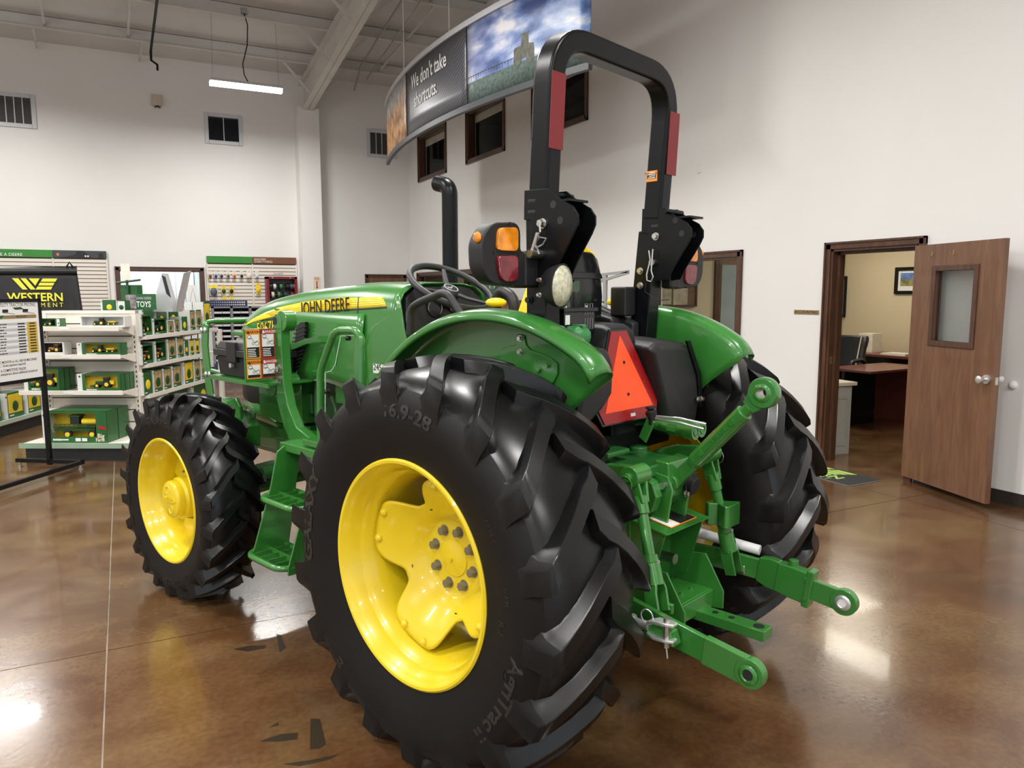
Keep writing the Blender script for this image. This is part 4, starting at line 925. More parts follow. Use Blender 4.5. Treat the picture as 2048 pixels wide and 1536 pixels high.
def toy_box(label, loc, rz, w, d, h, style='yellow', detail=True, kind=0, group='boxed toys on the shelves', window=(.18, .93, .20, .92), body='carton', text=None):
    """carton, front face at local y = 0 looking to -y, left bottom corner at loc"""
    t = thing('toy_box', label, 'boxed toy', loc, rz, group)
    wx0, wx1, wz0, wz1 = window[0]*w, window[1]*w, window[2]*h, window[3]*h; dp = min(d*.7, .12)
    q = MB(); th = .004
    q.box(0, w, d-th, d, 0, h).box(0, w, 0, d, 0, th).box(0, w, 0, d, h-th, h).box(0, th, 0, d, 0, h).box(w-th, w, 0, d, 0, h)
    q.box(0, wx0, 0, th, 0, h).box(wx1, w, 0, th, 0, h).box(wx0, wx1, 0, th, 0, wz0).box(wx0, wx1, 0, th, wz1, h)
    q.obj('carton', M[body], t)
    MB().box(wx0*.9, wx1*1.02, -.0012, -.0002, wz0*.95, wz1*1.02) .obj('tray_back', {'yellow': M['boxyellow'], 'tan': M['boxtan'], 'green': M['carton'], 'dark': M['plasticg'], 'white': M['boxwhite']}[style], t) if not detail else MB().box(th, w-th, dp, dp+.003, th, h-th).obj('tray_back', {'yellow': M['boxyellow'], 'tan': M['boxtan'], 'green': M['carton'], 'dark': M['plasticg'], 'white': M['boxwhite']}[style], t)
    MB().box(-.0008, wx0*.62, -.0015, d+.0005, 0.001, h+.0008).obj('white_end', M['boxwhite'], t)
    q = MB().cyl((wx0*.31, -.0016, h*.86), (wx0*.31, -.0026, h*.86), min(wx0*.2, h*.06), 12); q.obj('round_badge', M['toygreen'], t)
    if detail == 'open': pass
    elif detail:
        a, b, c = MB(), MB(), MB(); L = min((wx1-wx0)*(.9 if kind != 2 else .48), (wz1-wz0)*1.5)
        toy(a, b, c, V((wx0+((wx1-wx0)-L*(1 if kind != 2 else 1.9))*.5, dp*.5, wz0*.9)), V((1, 0, 0)), V((0, min(1, dp/(.5*L)), 0)), L, kind)
        a.obj('toy_body', M['toygreen'] if style != 'dark' and kind != 3 else M['toyorange'], t); b.obj('toy_tyres', M['toyblack'], t); c.obj('toy_wheels', M['toyyellow'], t)
    else:
        MB().ball(((wx0+wx1)/2, -.0015, (wz0+wz1)/2*.8), min((wx1-wx0)*.36, (wz1-wz0)*.3), 10, 6, (1, .12, 1)).obj('toy_body', M['toygreen' if style != 'green' else 'toyyellow'], t, 60)
    MB().box(wx0+.02*w, wx0+.26*w, -.0012, 0, wz0*.4, wz0*.62).obj('print_line', M['white'], t)
    if text: put_text(MB(), text, (wx0+.01, -.001, wz0*.5), (1, 0, 0), (0, 0, 1), wz0*.55, .01, 1, 'LEFT').obj('lettering', M['white'], t)
    return t
def g2w(x, y, z): return P0+gE*x+gG*y+V((0, 0, z))
# end cap boxes
def capbox(u0, u1, vt, shelf, y, d, label, **k):
    z = lipz[shelf]-.010; a = GX(u0, vt, y); b = GX(u1, vt, y)
    toy_box(label, g2w(a.x, y, z), GA, b.x-a.x, d, max(.03, a.z-z), **k); return a.x, b.x
capbox(66, 113, 637, 3, .25, .10, 'toy box with small yellow wheeled tractor, top end shelf beside price board', style='green', text=None)
capbox(113, 119, 637, 3, .25, .10, 'narrow white ended box right of the top end shelf tractor box', style='white', detail=False)
x0, x1 = capbox(160, 249, 633, 3, .24, .13, 'clear topped pack with lime green truck on top end shelf', style='white', kind=2, body='boxwhite', window=(.03, .97, .16, .97))
capbox(72, 128, 684, 2, .26, .12, 'toy box with orange tractor on second end shelf', style='dark', kind=3, body='boxwhite')
capbox(153, 241, 686, 2, .23, .12, 'long yellow windowed box with tractor and implement, second end shelf', style='yellow', kind=2, text='9RX 640')
for k, (nm) in enumerate(('front', 'middle', 'rear')):
    z = lipz[1]-.010; a = GX(47, 736, .20); b = GX(118, 736, .20)
    toy_box('long combine toy box, %s of three behind price board post' % nm, g2w(a.x, .19+k*.09, z), GA, b.x-a.x, .085, (a.z-z)*.96, style='yellow', kind=1, detail=(k == 0), text='S780' if k == 0 else None)
for k, (nm) in enumerate(('front', 'middle', 'rear')):
    z = lipz[1]-.010; a = GX(155, 748, .20); b = GX(241, 748, .20)
    toy_box('wide yellow windowed tractor box, %s of three at right of third end shelf' % nm, g2w(a.x+.0*k, .19+k*.09, z), GA, b.x-a.x, .085, a.z-z, style='yellow', kind=1, detail=(k == 0), text='9RX' if k == 0 else None)
z = lipz[0]-.010; a = GX(84, 822, .04); b = GX(213, 822, .04)
for k, nm in enumerate(('front', 'rear')):
    t = toy_box('large sprayer toy box, %s of two on the bottom end shelf' % nm, g2w(a.x, .03+k*.21, z), GA, b.x-a.x, .20, a.z-z, style='yellow', detail='open' if k == 0 else False, window=(.13, .83, .19, .93), text='R4023' if k == 0 else None)
    if k == 0:
        wd, ht = b.x-a.x, a.z-z
        q = MB(); q.box(wd*.16, wd*.78, .03, .10, ht*.36, ht*.44).box(wd*.15, wd*.80, .02, .03, ht*.48, ht*.52).box(wd*.15, wd*.80, .02, .03, ht*.56, ht*.58)
        for i in range(9): q.bar((wd*(.16+.07*i), .025, ht*.44), (wd*(.195+.07*i), .025, ht*.58), .004, .004)
        q.obj('sprayer_boom', M['toygreen'], t)
        MB().box(wd*.40, wd*.54, .03, .11, ht*.56, ht*.80).obj('cab', M['toyblack'], t, bev=.008); MB().box(wd*.385, wd*.555, .025, .115, ht*.80, ht*.85).obj('cab_roof', M['toygreen'], t)
        MB().cyl((wd*.57, .07, ht*.64), (wd*.80, .07, ht*.64), ht*.10, 16).obj('tank', M['toyyellow'], t, 50)
        for x in (.36, .74): w_ = MB().cyl((wd*x, .02, ht*.27), (wd*x, .05, ht*.27), ht*.12, 18).obj('tyre', M['toyblack'], t, 50); MB().cyl((wd*x, .014, ht*.25), (wd*x, .021, ht*.25), ht*.075, 14).obj('wheel', M['toyyellow'], w_, 50)
        put_text(MB(), 'Big', (wd*.90, -.004, ht*.21), (1, 0, 0), (0, 0, 1), ht*.20, .02, .9, bold=.02).obj('lettering', M['cream'], t); put_text(MB(), 'Farm', (wd*.885, -.004, ht*.09), (1, 0, 0), (0, 0, 1), ht*.15, .02, .9, bold=.02).obj('lettering', M['cream'], t)
        for x in (.50, .60): MB().box(wd*x, wd*(x+.08), -.0015, 0, ht*.05, ht*.15).obj('info_panel', M['boxwhite'], t)
        MB().prism([(wd*.86, -.0015, ht*.55), (wd*.98, -.0015, ht*.50), (wd*.99, -.0015, ht*.40), (wd*.87, -.0015, ht*.45)], (0, -.001, 0)).obj('red_flash', M['decred'], t)
x0 = GX(232, 822, .1).x
# long side boxes: face +x, stand near the lip. local width runs along +y of the gondola
def sidebox(u0, u1, vt, shelf, back, d, label, style, detail=False, kind=0):
    x = XLg-.02-back; z = sideZ[shelf]-.010; a = GY(u0, vt, x); b = GY(u1, vt, x)
    toy_box(label, g2w(x, a.y, z), GA+PI/2, b.y-a.y, d, max(.05, a.z-z), style=style, detail=detail, kind=kind)
top = [(280, 302, 630, 'yellow', True), (304, 332, 638, 'green', True), (334, 346, 643, 'tan', 0), (348, 358, 640, 'tan', 0), (361, 374, 634, 'green', 0), (378, 389, 621, 'tan', 0), (390, 402, 620, 'tan', 0), (405, 419, 604, 'yellow', 0)]
ordn = ['first', 'second', 'third', 'fourth', 'fifth', 'sixth', 'seventh', 'eighth', 'ninth']
for i, (u0, u1, vt, s, dt) in enumerate(top): sidebox(u0, u1, vt, 2, 0, .12, '%s box from the left in front row of upper long shelf' % ordn[i], s, bool(dt))
for i, (u0, u1, vt, s) in enumerate([(283, 306, 615, 'green'), (309, 331, 615, 'green'), (333, 355, 613, 'green'), (358, 368, 612, 'yellow'), (383, 399, 604, 'green')]): sidebox(u0, u1, vt, 2, .20, .12, '%s tall box from the left in back row of upper long shelf' % ordn[i], s)
for i, (u0, u1, vt, s, dt) in enumerate([(281, 305, 690, 'dark', 1), (308, 331, 683, 'dark', 1), (334, 350, 679, 'tan', 0), (352, 366, 676, 'tan', 0), (368, 376, 682, 'green', 0), (378, 387, 680, 'yellow', 0), (389, 398, 680, 'yellow', 0), (401, 411, 678, 'green', 0)]): sidebox(u0, u1, vt, 1, 0, .13, '%s box from the left on middle long shelf' % ordn[i], s, bool(dt))
for i, (u0, u1, vt, s) in enumerate([(284, 303, 746, 'green'), (305, 323, 741, 'tan'), (325, 341, 738, 'tan'), (343, 361, 733, 'tan'), (366, 385, 725, 'yellow'), (387, 399, 722, 'tan'), (401, 411, 720, 'tan')]): sidebox(u0, u1, vt, 0, 0, .13, '%s box from the left on lower long shelf' % ordn[i], s)
for i, (y0, w, h, dd) in enumerate(((.62, .30, .21, .14), (1.05, .55, .33, .30), (1.70, .60, .36, .30))):
    toy_box('%s box on bottom long shelf over the front tyre' % ('small white ended', 'large green', 'largest green')[i], g2w(XLg-.05, BKY+y0-.5, .20), GA+PI/2, w, dd, h, style='green', detail=False)
# second gondola at the far left, only its right side shows
pB0, pB1 = HW(0, 875, 'z', 0), HW(82, 849, 'z', 0)
d2 = (pB1-pB0); d2.z = 0; d2.normalize(); GA2 = math.atan2(d2.y, d2.x); n2 = V((d2.y, -d2.x, 0))
g2 = thing('gondola_shelf', 'second gondola shelf at left edge holding two baler boxes', 'shelf', pB0, GA2)
z2 = HP(40, 832, pB0+n2*.03, d2).z
MB().box(-1.6, 1.1, 0, .6, 0, z2-.05).obj('base_kick', M['plasticg'], g2)
MB().box(-1.6, 1.1, -.04, .6, z2-.05, z2-.012).box(-1.6, 1.1, -.048, -.04, z2-.05, z2).obj('shelf', mat('green_channel_2', (.45, .52, .42), .4), g2, bev=.003)
MB().box(-1.6, 1.1, .58, .62, 0, 1.05).obj('spine_panel', M['offwhite'], g2)
MB().box(-1.6, 1.1, .12, .6, z2+.52, z2+.55).obj('shelf', M['plasticg'], g2)
for i, (u0, u1) in enumerate(((-42, 3), (13, 48), (55, 84))):
    q0, q1 = HP(u0, 840, pB0-n2*.02, d2), HP(u1, 830, pB0-n2*.02, d2); w_ = (q1-q0).length
    toy_box(('baler toy box cut by the left picture edge', 'middle baler toy box on second gondola', 'baler toy box nearest the price board post')[i], V((q0.x, q0.y, z2-.010)), GA2, w_, .2, .29, style='yellow', detail=False)
# toys sign, tag pole and holders on top of the gondola
YT = .95
a, b = GX(250, 588, YT), GX(311, 613, YT)
t = thing('toys_sign', 'dark green TOYS sign with photo standing on gondola top', 'sign', g2w(a.x, YT, ztop+.03), GA)
wd = b.x-a.x; ht = a.z-ztop-.03
MB().box(0, wd, 0, .02, 0, ht).obj('panel', M['carton'], t); MB().box(.005, wd*.36, -.002, 0, .01, ht-.01).obj('photo', mat('people_photo', (.30, .25, .27), .45, var=.7, scale=14), t)
put_text(MB(), 'TOYS', (wd*.37, -.003, ht*.32), (1, 0, 0), (0, 0, 1), ht*.52, .006, .72, 'LEFT', .02).obj('lettering', M['white'], t)
put_text(MB(), 'JOHN DEERE', (wd*.37, -.003, ht*.72), (1, 0, 0), (0, 0, 1), ht*.24, .006, .72, 'LEFT').obj('lettering', M['greywhite'], t)
put_text(MB(), 'COLLECTOR', (wd*.68, -.003, ht*.34), (1, 0, 0), (0, 0, 1), ht*.20, .006, .6, 'LEFT').obj('lettering', M['capgreen'], t)
a, b = GX(240, 570, YT+.3), GX(275, 590, YT+.3)
t = thing('tag_stand', 'green stand with pole and hanging paper tag above the TOYS sign', 'stand', g2w(a.x, YT+.3, ztop+.03), GA)
MB().box(0, b.x-a.x, 0, .12, 0, a.z-ztop-.03).obj('box', M['carton'], t)
c_, dte = GX(254, 560, YT+.28), GX(254, 533, YT+.28)
MB().tube([(c_.x-a.x, -.02, 0), (c_.x-a.x, -.02, dte.z-ztop-.03)], .014, 8).tube([(c_.x-a.x-.12, -.02, c_.z-ztop-.06), (c_.x-a.x+.16, -.05, c_.z-ztop-.03)], .012, 8).obj('pole', M['cangreen'], t, 60)
MB().box(c_.x-a.x-.05, c_.x-a.x+.05, -.045, -.04, c_.z-ztop-.03, dte.z-ztop-.0).obj('paper_tag', M['paper'], t)
for i, (u0, u1, v0, nm) in enumerate(((201, 231, 600, 'green tractor toy box lying on gondola top left of TOYS sign'), (232, 250, 601, 'blue photo box between tractor box and TOYS sign'))):
    a, b = GX(u0, v0, .75), GX(u1, v0, .75); toy_box(nm, g2w(a.x, .75, ztop+.0), GA, b.x-a.x, .1, a.z-ztop, style='green' if i == 0 else 'white', detail=False)
t = thing('literature_holder', 'folded clear and silver brochure holder on gondola top', 'holder', g2w(GX(330, 600, 1.2).x, 1.2, ztop), GA)
M['silver'] = mat('silver_sheet', (.60, .61, .62), .22, metal=.3)
MB().prism([(-.16, 0, 0), (-.02, 0, .42), (.08, 0, 0)], (0, .16, 0)).obj('tent', M['silver'], t); MB().add([(.10, 0, 0), (.22, .0, .42), (.25, .12, .45), (.13, .12, 0)], [(0, 1, 2, 3)]).obj('flap', M['silver'], t, solid=.006)
MB().prism([(-.02, -.002, .40), (.02, -.002, .38), (.07, -.002, .15), (.02, -.002, .20)], (0, -.003, 0)).obj('printed_band', M['plasticg'], t)

# ================================================================ PRICE BOARD on its stand
SP = V((-.69, 7.99, 0)); sd = V((math.sin(math.radians(35.3)), math.cos(math.radians(35.3)), 0)); sn = V((sd.y, -sd.x, 0))
SA = math.atan2(sd.y, sd.x)
t = thing('price_board', 'black framed tractor price board on low black floor stand', 'sign', SP, SA)
def bs(u, v): p = HP(u, v, SP, sd); return (p-SP).dot(sd), p.z
sR, zR = bs(76, 603); sR2, zB = bs(84, 757); zT = bs(78, 597)[1]
BWD = 1.05; post = .03
bx0, bx1 = sR-.02-BWD, sR-.02
MB().box(bx0, bx1, -.012, .012, zB+.02, zT-.02).obj('panel', M['white'], t)
q = MB(); q.box(bx0-.03, bx1+.03, -.018, .018, zT-.03, zT).box(bx0-.03, bx1+.03, -.018, .018, zB-.01, zB+.02); q.obj('rail', M['black'], t)
for x in (bx0-.03, bx1): MB().box(x, x+.034, -.018, .018, .03, zT).obj('post', M['black'], t)
FW = .62; x0_, x1_ = bx0-.03, bx1+.034
for x in (x0_, x1_-.034): MB().box(x, x+.034, -FW*.55, FW*.55, .045, .08).obj('foot_bar', M['black'], t)
MB().box(x0_, x1_, -FW*.55, -FW*.55+.034, .045, .08).obj('cross_bar', M['black'], t)
for x in (x0_+.017, x1_-.017):
    for y in (-FW*.5, FW*.5): MB().cyl((x, y, 0), (x, y, .012), .022, 12).cyl((x, y, .012), (x, y, .045), .012, 10).obj('levelling_foot', M['steel'], t, 50)
H_ = zT-zB; y_ = -.0125; U = V((1, 0, 0)); Z_ = V((0, 0, 1))
def bt(s, x, f, size, m='dark', al='RIGHT', sx=.8, b=0): put_text(MB(), s, (x, y_, zT-f*H_), U, Z_, size, .002, sx, al, b).obj('lettering', M[m], t)
bt('COMPACT UTILITY TRACTOR PRICING', bx1-.03, .075, .042, sx=.80)
q = MB(); 
for k in (0, 1):
    x = bx1-.40+k*.22; q.box(x, x+.06, y_-.001, y_, zT-.16*H_, zT-.125*H_); q.bar((x, y_, zT-.16*H_), (x+.13, y_, zT-.18*H_), .004, .002)
stuff(q.obj('attachment_sketch', M['dark'], t)); MB().prism([(bx1-.29, y_, zT-.105*H_), (bx1-.2, y_, zT-.10*H_), (bx1-.17, y_, zT-.125*H_), (bx1-.26, y_, zT-.13*H_)], (0, -.002, 0)).obj('attachment_print', M['toygreen'], t)
MB().box(bx0+.1, bx1-.52, y_-.001, y_, zT-.165*H_, zT-.115*H_).obj('grey_note', M['binlight'], t)
MB().prism([(bx0+.03, y_, zT-.235*H_), (bx1-.42, y_, zT-.235*H_), (bx1-.38, y_, zT-.195*H_), (bx0+.03, y_, zT-.195*H_)], (0, -.001, 0)).obj('green_heading', M['carton'], t)
MB().prism([(bx1-.42, y_, zT-.235*H_), (bx1-.03, y_, zT-.235*H_), (bx1-.03, y_, zT-.195*H_), (bx1-.38, y_, zT-.195*H_)], (0, -.001, 0)).obj('yellow_heading', M['brass'], t)
put_text(MB(), 'Our Tractors', (bx1-.45, y_-.002, zT-.215*H_), U, Z_, .045, .002, .9, 'RIGHT', .02).obj('lettering', M['white'], t)
put_text(MB(), 'IN STOCK', (bx1-.20, y_-.002, zT-.215*H_), U, Z_, .028, .002, .9).obj('lettering', M['dark'], t)
M['cellgrey'] = mat('table_grey', (.50, .50, .53), .5); M['cellyel'] = mat('table_yellow', (.62, .42, .06), .5)
for r in range(11):
    z0 = zT-(.30+r*.0345)*H_
    MB().box(bx0+.03, bx1-.15, y_-.0006, y_, z0-.014*H_, z0+.014*H_).obj('table_row', M['cellgrey'] if r % 2 == 0 else M['white'], t)
    MB().box(bx1-.145, bx1-.03, y_-.0008, y_, z0-.0168*H_, z0+.0168*H_).obj('price_cell', M['cellyel'], t)
    q = MB(); rr = random.Random(r); x = bx0+.05
    while x < bx1-.40: w_ = rr.uniform(.01, .045); q.box(x, x+w_, y_-.0016, y_-.0006, z0-.003, z0+.004); x += w_+.008
    q.box(bx1-.25, bx1-.17, y_-.0016, y_-.0006, z0-.005, z0+.005); q.box(bx1-.12, bx1-.05, y_-.0018, y_-.0008, z0-.005, z0+.005); stuff(q.obj('print_line', M['dark'], t))
for s, f, sz in (('0% - 72 MONTHS on ALL ABOVE MACHINES', .745, .031), ('O.A.C. - Down payment required)', .785, .031), ('HAVE A COMPETITIVE TRADE?', .845, .033), ('Ask a salesperson about additional incentives!', .885, .033)):
    bt(s, bx1-.06 if 'MONTHS' in s or 'sales' in s else bx1-.19, f, sz, sx=.78, b=.012)
# ================================================================ TRACTOR
T = thing('tractor', 'green utility tractor with yellow rims and black folding roll bar', 'tractor', TO, TH)
GR, CA, YE_, BK, PL = M['green'], M['cast'], M['yellow'], M['black'], M['plastic']
def interp(tab, x):
    for (a, b), (c, d) in zip(tab[:-1], tab[1:]):
        if a <= x <= c: return b+(d-b)*(x-a)/(c-a) if c > a else b
    return tab[0][1] if x < tab[0][0] else tab[-1][1]
def polar(phi, r, y): return V((r*math.cos(phi), y, r*math.sin(phi)))
def make_tyre(s, cz, prof, R, N, hw, shift, wt, rsh, rim_y, drop, phase=0):
    """prof: (dy, r) outer bead -> inner bead; s = +1 left wheel, -1 right"""
    mb = MB(); n = 120
    rings = [[polar(2*PI*i/n, r, s*dy) for i in range(n)] for dy, r in prof]
    b = len(mb.v); mb.loft(rings, caps=False)
    k = 0
    for i in range(len(prof)-1):
        mid = (prof[i][1]+prof[i+1][1])/2
        for j in range(n): mb.m[k] = 1 if mid > rsh else 0; k += 1
    outer = sorted([(dy, r) for dy, r in prof if r > rsh-.02])
    def carc(y): return interp(outer, y)
    for side in (1, -1):
        for q in range(N):
            ph = phase+2*PI*(q+(0 if side == 1 else .5))/N; rg = []
            st = [(-.14, 1.0, 0), (0, 1.0, 0), (.16, 1, 0), (.34, 1, 0), (.52, 1, 0), (.70, 1.05, 0), (.86, 1.12, 0), (.965, 1.2, 0), (1.025, 1.22, 1), (1.045, 1.22, 2)]
            for (f, wk, e) in st:
                y = f*hw; p = ph+shift*(max(f, -.2)**1.25 if f > 0 else f*1.2)
                rt_ = R-drop*(abs(f)**2.2)
                if e == 1: rt_ = rsh+.046
                if e == 2: rt_ = rsh-.020
                rb = carc(min(abs(y), hw*.98))-.012 if e == 0 else rsh-.075
                w = wt*wk/R; hgt = rt_-rb
                rg.append([polar(p-w*1.75, rb, s*side*y), polar(p-w*1.22, rb+hgt*.30, s*side*y), polar(p-w*.95, rt_-.004, s*side*y), polar(p-w*.85, rt_, s*side*y), polar(p+w*.85, rt_, s*side*y), polar(p+w*.95, rt_-.004, s*side*y), polar(p+w*1.18, rb+hgt*.30, s*side*y), polar(p+w*1.65, rb, s*side*y)])
            mb.cm = 1; m0 = len(mb.m); mb.loft(rg)
            for kk in range(2*8): mb.m[m0+7*8+kk] = 0
            mb.m[-1] = 0; mb.cm = 0
    lim = .085; pen = R-cz                                # flatten where it bears on the floor
    out = []
    for x, y, z in mb.v:
        zz = z+cz
        if zz < lim: zz = max(.001, (zz+pen)/(lim+pen)*lim); y = y*(1+.02*(lim-zz)/lim)
        out.append((x, y, zz-cz))
    mb.v = out
    return mb
def wheel_text(name, s, parent, items, ytab):
    mb = MB()
    for txt, phc, r, size, sx, bold in items:
        vs, fs = textmesh(txt, .02, sx, 'CENTER', bold)
        mb.add([polar(math.radians(phc)+s*x*size/r, r+y*size, s*(interp(ytab, r+y*size)+.0006+max(z, 0)*size*1.2)) for x, y, z in vs], fs)
    return mb.obj(name, M['letter'], parent)
def bolt(mb, p, ax, r, h, washer=True):
    p, ax = V(p), V(ax).normalized()
    if washer: mb.cyl(p, p+ax*h*.22, r*1.35, 16)
    mb.cyl(p+ax*h*.2, p+ax*h, r, 6)
    return mb

# --- rear wheels
RPROF = [(.186, .366), (.198, .374), (.203, .392), (.209, .415), (.222, .46), (.232, .515), (.234, .555), (.226, .592), (.208, .622), (.175, .648), (.12, .668), (.06, .678), (0, .681)]
RPROF = RPROF+[(-a, b) for a, b in reversed(RPROF[:-1])]
CZ = .671
for s in (1, -1):
    c = V((0, s*.712, CZ))
    tm = make_tyre(s, CZ, RPROF, .720, 18, .222, math.radians(17), .034, .628, .2, .036, math.radians(9.3))
    ty = tm.obj('rear_tyre', [M['side'], M['tread']], T, 34); ty.location = c; ty.rotation_euler.y = 0
    ytab = sorted([(r, dy) for dy, r in RPROF if dy > 0 and r >= .392])
    wheel_text('lettering', s, ty, [('16.9-28', 96, .552, .066, 1.25, .03), ('GALAXY', 11, .545, .074, 1.3, .04), ('AgriTrac II', 209, .548, .070, 1.15, .03), ('12 PLY', 150, .50, .026, 1, 0), ('3361420', 262, .60, .028, 1, 0), ('6 PR', 172, .50, .030, 1, 0), ('MADE WITH CARE' if False else 'R-1', 184, .47, .034, 1, 0), ('E', 310, .55, .07, 1, .02)], ytab)
    # rim
    rp = [(-.012, .388), (.0005, .386), (.004, .381), (.003, .374), (-.004, .368), (-.016, .362), (-.024, .352), (-.058, .345), (-.068, .338), (-.080, .326), (-.115, .318), (-.130, .310), (-.19, .306), (-.28, .306), (-.33, .330), (-.385, .345), (-.398, .372), (-.405, .384), (-.395, .388)]
    mb = MB(); mb.lathe([(r, s*h) for h, r in rp], (0, 0, 0), (0, 1, 0), 120); rim = mb.obj('rear_rim', YE_, T, 40, solid=.005); rim.location = (0, s*.915, CZ)
    # disc with four lobes
    th0 = math.radians(18)
    def Rd(t):
        d = (t-th0+PI/4) % (PI/2)-PI/4; d = abs(math.degrees(d))
        return .303 if d < 15.5 else .303-.095*.5*(1-math.cos(PI*min(1, (d-15.5)/26)))
    yr = [(0, -.226), (.130, -.226), (.142, -.221), (.165, -.192), (.178, -.180), (.205, -.160), (.235, -.136), (.262, -.118), (.285, -.108), (.31, -.106)]
    NA = 128; rows = []
    for j in range(20):
        f = j/19; rows.append([polar(2*PI*i/NA, max(.001, Rd(2*PI*i/NA)*f), s*interp(yr, Rd(2*PI*i/NA)*f*(1+.0*f))) for i in range(NA)])
    q = MB().loft(rows, caps=False); disc = q.obj('wheel_disc', YE_, rim, 50, solid=.010)
    q = MB().lathe([(.001, s*.020), (.030, s*.019), (.050, s*.012), (.066, s*.010), (.070, s*.0), (.070, -s*.02)], (0, -s*.226, 0), (0, 1, 0), 48); q.lathe([(.001, s*.030), (.008, s*.029), (.010, s*.018)], (0, -s*.226, 0), (0, 1, 0), 12); q.obj('hub_cap', YE_, rim, 30)
    lb = None
    for k in range(8):
        a = PI*2*(k+.35)/8; p = (.1016*math.cos(a), -s*.226, .1016*math.sin(a))
        if lb is None: lb = bolt(MB(), (0, 0, 0), (0, s, 0), .0155, .026).obj('lug_bolt', M['bolt'], rim, 20); lb.location = p
        else: copyobj(lb, rim, p)
    rv = None
    for k in range(4):
        for dd in (-11, 11):
            a = th0+k*PI/2+math.radians(dd); p = (.286*math.cos(a), -s*.106, .286*math.sin(a))
            if rv is None: rv = MB().lathe([(0, s*.014), (.010, s*.012), (.015, s*.007), (.016, 0)], (0, 0, 0), (0, 1, 0), 14).obj('rivet', YE_, rim, 50); rv.location = p
            else: copyobj(rv, rim, p)
    for k in range(4):
        a = math.radians(160)+k*PI/2
        MB().box(-.008, .008, -.001, .001, -.009, .009).obj('square_hole', M['dark'], rim).location = (.190*math.cos(a), -s*.170, .190*math.sin(a))
    a = math.radians(35); MB().add([polar(a-.06, .330, -s*.075), polar(a+.06, .330, -s*.075), polar(a+.06, .3195, -s*.108), polar(a-.06, .3195, -s*.108)], [(0, 1, 2, 3)]).obj('rim_sticker', M['brass'], rim)
    # axle flange behind disc and axle housing
    MB().cyl((0, s*.67, CZ), (0, s*.16, CZ), .085, 24, .12).obj('axle_housing', CA, T, 40)
    q = MB().cyl((0, s*.655, CZ), (0, s*.60, CZ), .135, 28); ah = q.obj('axle_flange', BK, T, 40)
    for k in range(8): a = PI*2*(k+.35)/8; bolt(MB(), (.1016*math.cos(a), s*.60, CZ+.1016*math.sin(a)), (0, -s, 0), .012, .018).obj('stud', M['bolt'], ah)

